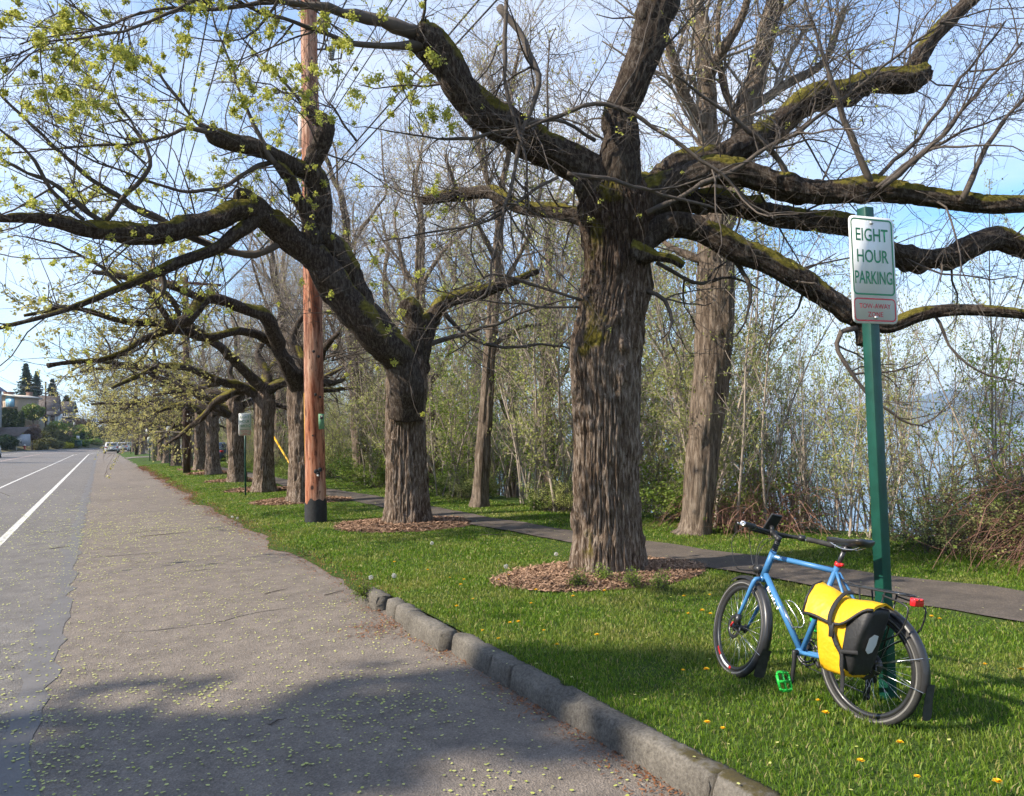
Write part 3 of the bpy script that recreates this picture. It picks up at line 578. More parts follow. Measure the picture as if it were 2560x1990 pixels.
def tree(name, label, base, trunk, limbs, shoots, group, tm='elm_bark', nu=96, dv=0.03, amp=0.02, seed=1, lnu=28, ldv=0.05, mossf=None, moss=0.7, levels=None, bl=None, twigm='twig_bark', flare=0.12, lump=0.05, knob=0.03, freq=15.0, leafm='blossom', lm='limb_bark'):
    """base point; trunk/limbs/shoots as (points, radii) in world space -> Empty with trunk, limbs, branches and blossom"""
    root = empty(name, tuple(base)); tag(root, label, 'tree', group); base = np.asarray(base, float); rs = np.random.default_rng(seed)
    fl = lambda a: flare * np.exp(-a / 0.2) + flare * 0.35 * np.exp(-a / 0.8)
    for k, (P, R) in enumerate(trunk):
        b = MB(); b.add(*sweep(P - base, R, nu, dv, amp, seed + k, 0.28 * moss, lump, fl if k == 0 else None, (lambda V, n, q: mossf(V + base, n, q)) if mossf else None, knob, freq=freq)); b.obj('trunk', MATS[tm], root, True, 'moss')
    for k, (P, R) in enumerate(limbs):
        P = np.asarray(P) - base; P2, R2 = cat(P, R, 0.25); env = (np.clip(R2 / 0.2, 0.1, 1) * sst(0, 3, np.arange(len(P2))))[:, None]; P2 = P2 + (np.stack([fbm(P2 * 1.7 + 9 * c, 2, seed + k + c) for c in range(3)], -1) - 0.5) * np.array([0.30, 0.22, 0.30]) * env; R2 = R2 * (0.82 + 0.36 * fbm(P2 * 3.1, 2, seed + k + 5))
        b = MB(); b.add(*sweep(P2, R2, lnu, ldv, amp * 0.55, seed + 31 + k, moss, 0.16, None, None, knob, freq=freq * 1.1)); b.obj('limb', MATS[lm], root, True, 'moss')
    src = [(np.asarray(P) - base, R) for P, R in list(limbs)]; sh = [(np.asarray(P) - base, R) for P, R in shoots]; b = MB()
    for P, R in sh:
        P2, R2 = cat(P, R, 0.12); P2 = P2 + (np.stack([fbm(P2 * 3.5 + 7 * c, 2, seed + c) for c in range(3)], -1) - 0.5) * 0.09 * sst(0, 4, np.arange(len(P2)))[:, None]; b.tube(P2, R2 * np.linspace(0.85, 0.38, len(P2)) * (0.85 + 0.3 * rs.random(len(P2))), 6)
    allp = [poly(src, 12)] if src else []
    if sh: allp.append(poly(sh, 12))
    P0 = np.concatenate([a[0] for a in allp]); R0 = np.concatenate([a[1] for a in allp]); last = None; every = []
    for lv in levels:
        lv = dict(lv); M = lv.pop('M'); n = lv.pop('n', 3); frm = lv.pop('src', 'last'); 
        if last is None or frm == 'limbs': p_, r_ = P0, R0
        elif frm == 'both': p_, r_ = np.concatenate([resK(P0, last[0].shape[1]), last[0]]), np.concatenate([resK(R0, last[0].shape[1]), last[1]])
        else: p_, r_ = last
        last = grow(p_, r_, M, rs=rs, **lv); V, Q = tubes(last[0], last[1], n); b.add(V, Q); every.append(last)
    o = b.obj('branches', MATS[twigm], root, True); o['kind'] = 'stuff'
    if bl:
        b = MB()
        for (lvl, M, nf, size, spread, filt) in bl:
            Pw = every[lvl][0]
            if filt is not None:
                ok = filt(Pw[:, -1] + base); Pw = Pw[ok]
                if len(Pw) < 3: continue
            C = along(Pw, M, 0.25, rs); kv = 0.5 + 1.0 * rs.random(M); V, Q = clusters(C, nf, size * (0.8 + 0.35 * kv), spread * kv, rs); b.add(V, Q)
        o = b.obj('blossom', MATS[leafm], root); o['kind'] = 'stuff'
    return root
def resK(A, K):
    i = np.linspace(0, A.shape[1] - 1, K).round().astype(int); return A[:, i]

ROW = 'pollarded trees in a row along the verge'
# ---- first tree
d1 = 9.02
tr_pts = [(1297, 1245, 74), (1296, 1190, 70), (1295, 1100, 67), (1292, 1000, 66), (1293, 900, 68), (1291, 820, 71), (1290, 750, 74), (1299, 700, 72), (1308, 640, 68), (1315, 580, 65), (1316, 530, 68), (1315, 480, 78), (1312, 440, 82), (1308, 400, 66), (1305, 372, 40)]
T1trunk = trace(tr_pts, d1, d1)
def mossT1(V, n, q):
    d = V - CAM; z = d @ FW; x = (CX + F * (d @ RT) / z) / KP; y = (CY - F * (d @ UP) / z) / KP
    face = (n @ (-FW)) ; blob = lambda cx, cy, rx, ry: np.exp(-((x - cx) / rx) ** 2 - ((y - cy) / ry) ** 2)
    m = 0.95 * blob(1262, 712, 44, 66) + 0.6 * blob(1290, 430, 70, 60) + 0.75 * blob(1230, 880, 16, 60) + 0.62 * blob(1250, 1160, 28, 50) + 0.5 * blob(1275, 560, 40, 120)+ 0.7 * blob(1260, 350, 60, 40)
    return np.clip(m, 0, 0.9) * sst(-0.2, 0.25, face) * sst(0.30, 0.62, q) * (0.55 + 0.8 * fbm(V * 9, 2, 3))
L = lambda pts, a, b: trace(pts, a, b)
T1limbs = [
 L([(1300, 430, 50), (1262, 378, 44), (1200, 333, 37), (1110, 280, 33), (1020, 225, 33), (960, 150, 33), (915, 92, 36), (888, 68, 26)], 9.0, 8.0),
 L([(1318, 450, 46), (1328, 390, 42), (1325, 330, 38), (1325, 250, 34), (1345, 190, 36), (1372, 110, 36), (1387, 40, 37), (1396, -40, 36), (1390, -160, 28), (1370, -330, 20)], 8.85, 8.4),
 L([(1340, 430, 42), (1395, 395, 32), (1450, 360, 27), (1530, 345, 28), (1600, 300, 27), (1680, 245, 26), (1740, 205, 27), (1850, 185, 25), (1940, 168, 26), (1968, 150, 22)], 9.15, 9.7),
 L([(1350, 440, 40), (1410, 405, 31), (1500, 372, 28), (1600, 376, 26), (1700, 400, 24), (1780, 406, 24), (1850, 396, 26), (1950, 415, 22), (2050, 435, 20), (2184, 437, 18), (2330, 425, 15)], 9.0, 8.1),
 L([(1345, 455, 40), (1400, 440, 28), (1480, 432, 24), (1560, 440, 22), (1650, 452, 24), (1750, 480, 22), (1830, 492, 20), (1900, 540, 24), (1980, 550, 22), (2060, 530, 22), (2130, 500, 24), (2184, 530, 18), (2260, 580, 14)], 9.3, 9.8),
 L([(1340, 530, 40), (1385, 500, 28), (1430, 482, 25), (1500, 496, 24), (1580, 535, 26), (1660, 580, 24), (1740, 622, 22), (1800, 660, 20), (1830, 690, 18), (1836, 735, 12)], 8.95, 8.5),
 L([(1820, 672, 18), (1900, 692, 16), (1960, 672, 14), (2050, 665, 12), (2184, 672, 12), (2320, 682, 9)], 8.52, 7.9),
 L([(1290, 480, 34), (1235, 462, 17), (1180, 451, 14), (1100, 438, 12), (1050, 417, 14), (980, 417, 13), (905, 429, 10)], 9.3, 10.4),
 L([(1950, 165, 22), (1962, 120, 17), (1990, 75, 15), (2050, 20, 14), (2120, -50, 12), (2200, -150, 9)], 9.7, 9.7),
 L([(1350, 540, 30), (1400, 548, 9), (1430, 556, 8), (1452, 570, 8)], 8.8, 8.6),
]
T1shoots = [
 L([(905, 95, 14), (850, 98, 10), (780, 98, 9), (700, 74, 8), (600, 44, 7), (500, 0, 6), (420, -40, 5)], 8.0, 7.0),
 L([(895, 75, 20), (840, 55, 18), (780, 40, 16), (700, 20, 12), (600, 2, 9), (480, 15, 7), (330, 20, 6), (180, 70, 5), (40, 90, 4)], 8.0, 6.2),
 L([(600, 0, 7), (480, -15, 6), (350, 30, 5), (200, 80, 5), (100, 90, 4), (-40, 140, 3)], 7.2, 5.9),
 L([(1065, 15, 9), (1100, 60, 8), (1130, 110, 9), (1148, 160, 9), (1135, 220, 8), (1105, 300, 8), (1088, 400, 7), (1070, 480, 7), (1050, 560, 6), (1030, 625, 5), (940, 665, 4)], 8.4, 7.6),
 L([(1080, 0, 7), (1078, 100, 7), (1080, 190, 6), (1110, 300, 6), (1125, 420, 5), (1115, 520, 4)], 8.2, 7.9),
 L([(1120, 275, 4), (1214, 233, 6), (1290, 223, 7), (1350, 241, 7), (1451, 313, 7), (1531, 370, 7), (1600, 430, 6), (1660, 470, 5)], 7.9, 7.9),
 L([(1210, 370, 5), (1290, 382, 6), (1371, 402, 6), (1451, 426, 7), (1531, 446, 6)], 8.1, 8.3),
 L([(1190, 378, 5), (1120, 420, 6), (1060, 465, 5), (980, 485, 5), (880, 500, 4), (780, 520, 3)], 8.1, 7.6),
 L([(1270, 300, 5), (1180, 255, 5), (1080, 275, 6), (980, 295, 6), (900, 290, 4), (780, 270, 3)], 8.4, 7.6),
 L([(1860, 395, 9), (1830, 330, 9), (1800, 250, 9), (1770, 150, 8), (1740, 60, 7), (1715, -30, 6)], 8.4, 8.2),
 L([(1880, 400, 8), (1990, 310, 8), (2080, 200, 7), (2184, 90, 6)], 8.3, 8.0),
 L([(1860, 390, 6), (1960, 290, 6), (2070, 150, 6), (2150, 40, 5)], 8.5, 8.3),
 L([(2050, 430, 8), (2110, 310, 7), (2184, 200, 6), (2260, 90, 5)], 8.2, 8.0),
 L([(1870, 400, 5), (1950, 340, 5), (2060, 280, 5), (2190, 230, 4)], 8.3, 8.2),
 L([(1380, 455, 8), (1480, 400, 7), (1620, 330, 7), (1760, 240, 7), (1900, 130, 6), (2030, 30, 5)], 8.6, 8.2),
 L([(1690, 400, 8), (1650, 330, 8), (1560, 250, 8), (1480, 190, 6), (1430, 150, 5)], 8.7, 8.3),
 L([(1828, 700, 8), (1795, 706, 7), (1784, 728, 7), (1798, 772, 7), (1848, 836, 6), (1923, 896, 5), (1983, 919, 3)], 8.5, 8.3),
 L([(1560, 540, 7), (1600, 620, 6), (1590, 690, 5), (1570, 720, 3)], 8.9, 8.7),
 L([(1380, 620, 7), (1420, 640, 6), (1435, 690, 5), (1425, 720, 4), (1445, 760, 3)], 8.9, 8.7),
 L([(1400, 560, 5), (1480, 600, 6), (1560, 590, 6), (1620, 620, 4)], 9.2, 9.3),
 L([(1990, 668, 4), (2005, 690, 4), (2040, 760, 4), (2110, 800, 4), (2190, 820, 3)], 8.3, 8.1),
 L([(1240, 640, 4), (1150, 610, 5), (1060, 590, 5), (960, 620, 4)], 8.8, 8.3),
 L([(1235, 655, 3), (1130, 650, 4), (1020, 640, 4), (930, 620, 3)], 8.8, 8.4),
]
def upleft(P):
    d = P - CAM; z = d @ FW; return ((d @ RT) / z < -0.1) & ((d @ UP) / z > 0.36)
topleft = lambda P: ((P - CAM) @ RT) / ((P - CAM) @ FW) < -0.08
tree('verge_tree', 'largest nearest verge tree, thick furrowed trunk with mossy limbs spreading both ways', gnd(1522, 1446, 0.07), [T1trunk], T1limbs, T1shoots, ROW, nu=360, dv=0.014, amp=0.021, seed=5, lnu=56, ldv=0.03, mossf=mossT1, moss=0.95, flare=0.13, lump=0.07, knob=0.09, freq=40,
     levels=[dict(M=260, L=(0.5, 1.9), ang=(30, 85), rr=0.35, rmax=0.016, rmin=0.0045, K=7, wig=0.16, upb=0.15, g=0.01, curve=0.06, n=4),
             dict(M=1900, L=(0.3, 1.0), ang=(25, 75), rr=0.6, rmax=0.0055, rmin=0.0028, K=5, wig=0.2, src='both', curve=0.05),
             dict(M=6500, L=(0.12, 0.5), ang=(25, 70), rr=0.7, rmax=0.0036, rmin=0.0022, K=4, wig=0.25)],
     bl=[(1, 70, 100, 0.012, 0.023, upleft), (2, 210, 100, 0.012, 0.023, upleft), (2, 150, 70, 0.011, 0.020, topleft), (2, 260, 12, 0.010, 0.014, None)])
# ---- second tree
d2 = 14.35
T2trunk = trace([(868, 1128, 50), (868, 1080, 45), (867, 1000, 42), (865, 900, 41), (868, 840, 43), (868, 800, 42), (866, 770, 34), (864, 745, 20)], d2, d2)
T2limbs = [
 L([(868, 890, 34), (867, 830, 38), (853, 778, 38), (812, 722, 35), (760, 660, 33), (720, 600, 32), (660, 545, 30), (600, 482, 27), (545, 440, 27), (512, 415, 20), (506, 405, 10)], 14.1, 12.5),
 L([(548, 445, 20), (500, 452, 21), (470, 465, 21), (400, 490, 20), (320, 503, 22), (240, 492, 20), (180, 485, 16), (100, 466, 11), (0, 464, 8), (-120, 452, 6)], 12.5, 10.2),
 L([(560, 455, 16), (500, 505, 13), (450, 535, 12), (390, 558, 11), (340, 580, 9), (260, 612, 7), (160, 655, 5), (0, 700, 4)], 12.6, 10.6),
 L([(830, 725, 28), (785, 655, 25), (752, 600, 25), (722, 545, 26), (690, 490, 26), (679, 430, 25), (668, 390, 24), (655, 360, 22)], 13.9, 12.9),
 L([(660, 368, 20), (620, 352, 19), (560, 318, 18), (500, 303, 17), (462, 285, 20), (447, 265, 10)], 12.9, 12.1),
 L([(660, 362, 18), (676, 330, 18), (692, 298, 18), (698, 270, 17), (678, 245, 15), (655, 230, 11)], 12.9, 12.7),
 L([(668, 520, 20), (656, 470, 13), (636, 420, 12), (615, 380, 11), (588, 350, 8)], 13.0, 12.5),
 L([(873, 850, 28), (884, 770, 26), (905, 700, 20), (940, 655, 17), (1010, 625, 13), (1080, 610, 10), (1150, 580, 6)], 14.4, 15.2),
 L([(874, 830, 30), (880, 740, 26), (884, 690, 20), (870, 660, 22), (860, 640, 14)], 14.4, 14.4),
]
T2shoots = [
 L([(660, 512, 12), (615, 512, 10), (560, 535, 10), (510, 542, 11), (450, 527, 10), (397, 500, 10), (345, 467, 10), (281, 439, 10), (229, 404, 9), (176, 369, 9), (90, 290, 8), (0, 200, 7), (-80, 110, 5)], 13.1, 10.4),
 L([(588, 350, 8), (563, 314, 6), (535, 249, 6), (510, 193, 5), (482, 113, 5), (455, 40, 4), (440, -20, 3)], 12.5, 12.0),
 L([(462, 285, 8), (400, 275, 6), (330, 300, 5), (200, 310, 5), (90, 318, 4), (-30, 330, 3)], 12.1, 10.8),
 L([(460, 290, 7), (420, 260, 5), (370, 200, 5), (310, 130, 5), (240, 110, 4), (130, 60, 4)], 12.1, 11.2),
 L([(610, 345, 6), (560, 350, 7), (480, 395, 6), (400, 410, 6), (300, 380, 5), (170, 330, 4), (80, 270, 4)], 12.7, 11.0),
 L([(240, 488, 8), (170, 440, 9), (110, 390, 8), (40, 360, 7), (-40, 320, 5)], 11.4, 10.5),
 L([(220, 480, 7), (265, 420, 7), (320, 350, 6), (290, 270, 5), (220, 190, 4), (140, 130, 4)], 11.4, 11.0),
 L([(180, 470, 6), (120, 420, 6), (60, 330, 6), (-20, 260, 5)], 11.2, 10.4),
 L([(655, 232, 6), (600, 170, 5), (540, 110, 4), (500, 60, 3)], 12.7, 12.2),
 L([(760, 300, 3), (700, 220, 5), (850, 430, 4)][:2], 12.9, 12.5),
 L([(940, 660, 7), (1000, 720, 6), (1070, 740, 6), (1180, 735, 5), (1260, 760, 3)], 14.8, 15.4),
 L([(900, 740, 8), (960, 720, 7), (1060, 690, 6), (1160, 650, 5), (1230, 640, 3)], 14.6, 15.0),
 L([(340, 580, 8), (350, 600, 12), (345, 630, 10)], 12.0, 11.9),
 L([(260, 612, 5), (200, 560, 5), (120, 520, 4), (20, 500, 3)], 11.6, 10.8),
]
tree('verge_tree', 'second verge tree, left of the big trunk, dark limb angling up past the reddish pole', gnd(1018, 1322, 0.07), [T2trunk], T2limbs, T2shoots, ROW, nu=220, dv=0.024, amp=0.022, seed=12, lnu=36, ldv=0.045, moss=0.85, flare=0.10, lump=0.07, knob=0.08, freq=30,
     levels=[dict(M=170, L=(0.6, 2.4), ang=(30, 80), rr=0.35, rmax=0.016, rmin=0.005, K=7, wig=0.15, upb=0.1, g=0.0, curve=0.06, bias=(-0.2, 0, 0), n=4),
             dict(M=800, L=(0.4, 1.2), ang=(25, 70), rr=0.6, rmax=0.007, rmin=0.0035, K=5, wig=0.2, src='both', curve=0.05),
             dict(M=2800, L=(0.15, 0.55), ang=(25, 70), rr=0.7, rmax=0.0042, rmin=0.0028, K=4, wig=0.25)],
     bl=[(1, 90, 60, 0.015, 0.028, topleft), (2, 330, 56, 0.015, 0.026, topleft), (2, 200, 14, 0.012, 0.016, None)], leafm='blossom')

# ---- generic row tree
def row_parts(seed, H=3.1, r=0.30, road_arms=4, reach=5.2):
    rs = np.random.default_rng(seed); lean = rs.normal(size=2) * 0.12
    tp = [(0, 0, 0), (lean[0] * 0.3, lean[1] * 0.3, H * 0.3), (lean[0] * 0.6, lean[1] * 0.7, H * 0.65), (lean[0], lean[1], H * 0.93), (lean[0] * 1.1, lean[1], H * 1.12)]
    tr = (np.array(tp, float), np.array([r * 1.12, r * 0.98, r * 0.95, r * 1.12, r * 0.6])); limbs, shoots = [], []
    angs = [math.pi + a for a in (-0.75, -0.25, 0.2, 0.7)][:road_arms] + [0.2, 1.2, -1.1, 0.65]
    for k, a in enumerate(angs):
        a += rs.normal() * 0.18; road = k < road_arms; n = 6; ln = (reach if road else 3.2) * (0.75 + 0.45 * rs.random()); p = np.array([lean[0], lean[1], H * (0.82 + 0.25 * rs.random())]); d = np.array([math.cos(a), math.sin(a), 0.40 + 0.4 * rs.random()])
        P = [p.copy()]; R = [r * 0.6]
        for i in range(n):
            d = d / np.linalg.norm(d); p = p + d * ln / n * (0.8 + 0.4 * rs.random()); P.append(p.copy()); R.append(r * 0.52 * (1 - 0.72 * (i + 1) / n)); d = d + np.array([math.cos(a), math.sin(a), 0]) * 0.25 + rs.normal(size=3) * 0.30; d[2] -= 0.09
        limbs.append((np.array(P), np.array(R)))
        for q in range(2):
            i = rs.integers(2, n); p = P[i].copy(); d = np.array([math.cos(a + rs.normal() * 0.8), math.sin(a + rs.normal() * 0.8), 0.7 * rs.random()]); S = [p.copy()]
            for j in range(6): d = d / np.linalg.norm(d); p = p + d * 0.5; S.append(p.copy()); d += rs.normal(size=3) * 0.2
            shoots.append((np.array(S), np.linspace(0.035, 0.012, 7)))
    p = np.array([lean[0], lean[1], H]); P = [p, p + (0.1, 0.15, 0.7), p + (-0.1, 0.4, 1.3), p + (0.2, 0.3, 1.9)]; limbs.append((np.array(P), np.array([r * 0.6, r * 0.42, r * 0.34, r * 0.2])))
    return tr, limbs, shoots
def row_tree(seed, label, base, extra=None, **kw):
    tr, lb, sh = row_parts(seed); base = np.asarray(base, float)
    tr = (tr[0] + base, tr[1]); lb = [(P + base, R) for P, R in lb]; sh = [(P + base, R) for P, R in sh]
    if extra: lb = extra + lb[5:]; sh = sh[8:]
    return tree('verge_tree', label, base, [tr], lb, sh, ROW, nu=72, dv=0.06, amp=0.022, seed=seed, lnu=14, ldv=0.1, moss=0.95, flare=0.10, lump=0.08, knob=0.08, freq=20,
        levels=[dict(M=170, L=(0.6, 1.9), ang=(30, 80), rr=0.4, rmax=0.022, rmin=0.009, K=6, wig=0.16, upb=0.1, bias=(-0.2, 0, 0), curve=0.06, n=3),
                dict(M=560, L=(0.5, 1.4), ang=(25, 70), rr=0.6, rmax=0.010, rmin=0.006, K=4, wig=0.2, src='both'),
                dict(M=1000, L=(0.2, 0.7), ang=(25, 70), rr=0.7, rmax=0.006, rmin=0.004, K=3, wig=0.25)],
        bl=[(1, 130, 9, 0.032, 0.05, lambda P: P[:, 0] < base[0] - 1.6), (2, 260, 9, 0.032, 0.05, lambda P: P[:, 0] < base[0] - 1.6)], leafm='blossom_far', **kw)
T3limb = [(trace([(763, 1010, 20), (745, 960, 20), (726, 928, 19), (697, 874, 18), (680, 829, 18), (660, 792, 17), (610, 771, 14), (557, 750, 14), (507, 750, 14), (474, 796, 14), (433, 816, 12), (392, 812, 10), (300, 800, 7), (180, 770, 5), (60, 790, 4)], 20.0, 14.5, k=1.0)),
          (trace([(700, 880, 12), (660, 845, 11), (600, 828, 10), (520, 845, 11), (440, 830, 10), (370, 845, 8), (280, 890, 6), (120, 915, 4)], 19.5, 15.0, k=1.0)),
          (trace([(507, 750, 8), (470, 730, 8), (430, 718, 9), (405, 712, 5)], 17.0, 16.6, k=1.0)),
          (trace([(433, 816, 9), (400, 770, 8), (365, 720, 8), (300, 690, 6), (230, 680, 4)], 16.2, 15.3, k=1.0))]
third = row_tree(21, 'third verge tree, mostly hidden behind the reddish utility pole', gnd(754, 1258, 0.07), extra=T3limb)
protos = [row_tree(33, 'fourth verge tree, standing right behind the far green parking sign', gnd(659, 1230, 0.07)),
          row_tree(47, 'fifth verge tree, mossy crotch just left of the far parking sign post', gnd(593, 1206, 0.07)),
          row_tree(58, 'sixth verge tree, stout trunk right of the dark crossarm pole', gnd(533, 1186, 0.07))]
rest = [((499.6, 1176), 'seventh verge tree, knobbly trunk close beside the sixth, right of the dark pole'), ((470, 1168), 'eighth verge tree, almost hidden behind the dark crossarm pole'), ((441, 1165), 'ninth verge tree, first trunk left of the dark crossarm pole'),
        ((419, 1158), 'tenth verge tree, behind the distant third parking sign'), ((404, 1152), 'eleventh verge tree, right of the speed limit sign'), ((390, 1149.5), 'twelfth verge tree, directly beside the speed limit sign'), ((355, 1136), 'thirteenth verge tree, beyond the driveway, left of the speed limit sign'),
        ((343, 1133), 'fourteenth verge tree, beyond the driveway beside the white parked car'), ((334, 1130.5), 'farthest verge tree before the road bends, by the parked cars')]
for k, (p, lab) in enumerate(rest):
    g = gnd(p[0], p[1], 0.06); s_ = 0.9 + 0.25 * random.random(); place(protos[k % 3], (g[0], g[1], 0.05), random.uniform(-0.5, 0.5), (s_, s_, s_ * random.uniform(0.95, 1.12)), lab)
for k, s_ in enumerate((158, 172, 186, 200)):
    x, y = rp(s_, 4.9); place(protos[k % 3], (float(x), float(y), 0.0), -(s_ - S0) / RC + random.uniform(-.3, .3), 1.05, ('verge tree on the bend, first past the straight', 'verge tree on the bend, second past the straight', 'verge tree on the bend, third past the straight', 'verge tree on the bend, last one visible')[k])
# ------------------------------------------------------------------ tall trees beyond the footpath
TALL = 'tall bare trees beyond the footpath'
tallv = [dict(M=90, L=(0.8, 2.8), ang=(25, 65), rr=0.4, rmax=0.035, rmin=0.012, K=6, wig=0.16, upb=0.35, curve=0.05, n=4),
         dict(M=700, L=(0.5, 1.6), ang=(25, 65), rr=0.6, rmax=0.012, rmin=0.006, K=5, wig=0.2, upb=0.12, src='both'),
         dict(M=2400, L=(0.2, 0.8), ang=(25, 65), rr=0.7, rmax=0.007, rmin=0.0042, K=4, wig=0.22, upb=0.1)]
def tall_parts(seed, H=13.0, r=0.26, fork=0.42):
    rs = np.random.default_rng(seed); n = 8; P = [np.zeros(3)]; d = np.array([rs.normal() * 0.05, rs.normal() * 0.05, 1.0])
    for i in range(n): P.append(P[-1] + d * H * 0.7 / n); d = d + rs.normal(size=3) * 0.05; d[2] = 1
    R = r * np.linspace(1.05, 0.42, n + 1); limbs = []
    for k in range(9):
        i = int(n * fork) + k % (n - int(n * fork)); p = P[i].copy(); a = rs.random() * 6.28; d = np.array([math.cos(a) * 0.7, math.sin(a) * 0.7, 0.75 + 0.4 * rs.random()]); q = [p.copy()]; ln = H * (0.28 + 0.14 * rs.random()); m = 6
        for j in range(m): d = d / np.linalg.norm(d); p = p + d * ln / m; q.append(p.copy()); d = d + rs.normal(size=3) * 0.22; d[2] += 0.12
        limbs.append((np.array(q), R[i] * 0.5 * np.linspace(1, 0.22, m + 1)))
    p = P[-1].copy(); q = [p.copy()]; d = np.array([rs.normal() * 0.2, rs.normal() * 0.2, 1.0])
    for j in range(5): p = p + d / np.linalg.norm(d) * H * 0.06; q.append(p.copy()); d += rs.normal(size=3) * 0.2
    limbs.append((np.array(q), R[-1] * np.linspace(0.95, 0.15, 6))); return (np.array(P), R), limbs
def tall_tree(seed, label, base, trunk=None, limbs=None, M=1.0, **kw):
    base = np.asarray(base, float)
    if trunk is None:
        t_, l_ = tall_parts(seed, **kw); trunk = [(t_[0] + base, t_[1])]; limbs = [(P + base, R) for P, R in l_]
    lv = [dict(x) for x in tallv]
    for x in lv: x['M'] = int(x['M'] * M)
    return tree('tall_tree', label, base, trunk, limbs, [], TALL, tm='grey_bark', nu=64, dv=0.06, amp=0.018, seed=seed, lnu=12, ldv=0.12, moss=0.35, levels=lv, bl=[(2, 900, 4, 0.020, 0.05, None)], lm='grey_bark', twigm='pale_twig', flare=0.10, lump=0.05, knob=0.05, freq=14, leafm='bud')
bT = gnd(1735, 1362, -0.02); dT = 12.15
tall_tree(71, 'big grey forked tree beyond the path, right of the nearest trunk', bT,
  [trace([(1470, 1165, 36), (1484, 1120, 30), (1495, 1000, 32), (1508, 880, 35), (1520, 760, 37), (1526, 640, 39), (1526, 540, 37), (1522, 460, 33)], dT, dT + 0.2)],
  [trace([(1522, 480, 30), (1515, 400, 25), (1508, 300, 22), (1503, 200, 21), (1500, 80, 18), (1470, -40, 14), (1450, -200, 8)], dT + .2, dT + .3),
   trace([(1530, 500, 28), (1565, 360, 22), (1597, 240, 22), (1630, 110, 21), (1655, 0, 18), (1680, -140, 12)], dT + .2, dT + .6),
   trace([(1508, 280, 12), (1460, 200, 11), (1430, 110, 9), (1400, 0, 6)], dT + .2, dT - .6),
   trace([(1600, 230, 11), (1680, 180, 9), (1760, 130, 8), (1800, 20, 6)], dT + .3, dT + 1.2),
   trace([(1503, 180, 11), (1545, 100, 10), (1590, 20, 7), (1610, -80, 5)], dT + .2, dT - .8),
   trace([(1524, 560, 9), (1450, 540, 7), (1400, 500, 6), (1340, 420, 4)], dT, dT + 1.0),
   trace([(1590, 270, 9), (1545, 190, 8), (1530, 90, 6), (1540, -30, 4)], dT + .3, dT + .8)], M=0.9)
bT = gnd(1198, 1283, 0.0); dT = 17.6
tall_tree(73, 'slender straight grey trunk between the two nearest verge trees', bT,
  [trace([(1022, 1092, 17), (1028, 1000, 15), (1036, 880, 14), (1046, 740, 12.5), (1056, 620, 11), (1064, 500, 10), (1070, 400, 8.5)], dT, dT)],
  [trace([(1066, 470, 7), (1040, 380, 6), (1010, 280, 5), (1000, 180, 3)], dT, dT - .6), trace([(1070, 410, 7), (1085, 300, 6), (1090, 200, 5), (1110, 100, 3)], dT, dT + .5), trace([(1052, 650, 6), (1100, 560, 5), (1140, 470, 4), (1160, 360, 3)], dT, dT + .8),
   trace([(1060, 560, 6), (1020, 480, 5), (980, 420, 4), (950, 330, 3)], dT, dT - 1.2), trace([(1046, 740, 5), (1110, 700, 4), (1180, 690, 3)], dT, dT + .5)], M=0.9)
tp_ = [tall_tree(81, 'tall grey tree beyond the path, left of the slender straight trunk', (9.2, 22.5, 0), H=12.5), tall_tree(83, 'tall grey tree beyond the path with twin upper stems', (8.6, 27.6, 0), H=14, r=0.3), tall_tree(87, 'tall bare tree beyond the path, thin crown against the sky', (10.5, 17.5, -0.4), H=11, r=0.2)]
spots = [(8.2, 34.8, 1.0), (10.8, 31.0, 1.05), (8.4, 42, 1.1), (11.5, 38, 1.0), (9.0, 50, 1.1), (9.2, 58, 1.15), (12, 47, 1.1), (10, 68, 1.2), (9.8, 80, 1.25), (13, 62, 1.1), (13.5, 25, 0.95), (14.5, 19, 0.9), (10.5, 95, 1.3), (11, 110, 1.3), (12, 128, 1.3), (16, 33, 1.1)]
spots.sort(key=lambda q: q[0] / q[1])
ordn = ('first', 'second', 'third', 'fourth', 'fifth', 'sixth', 'seventh', 'eighth', 'ninth', 'tenth', 'eleventh', 'twelfth', 'thirteenth', 'fourteenth', 'fifteenth', 'sixteenth', 'seventeenth', 'eighteenth', 'nineteenth', 'twentieth')
LAB = ['tall bare tree standing in the thicket, ' + q + ' from the left along its edge' for q in ordn]
for k, (x, y, s_) in enumerate(spots):
    o = place(tp_[k % 3], (x, y, float(lawn_z(x, y)) - 0.05), random.uniform(0, 6.28), s_ * random.uniform(0.9, 1.1), LAB[k])

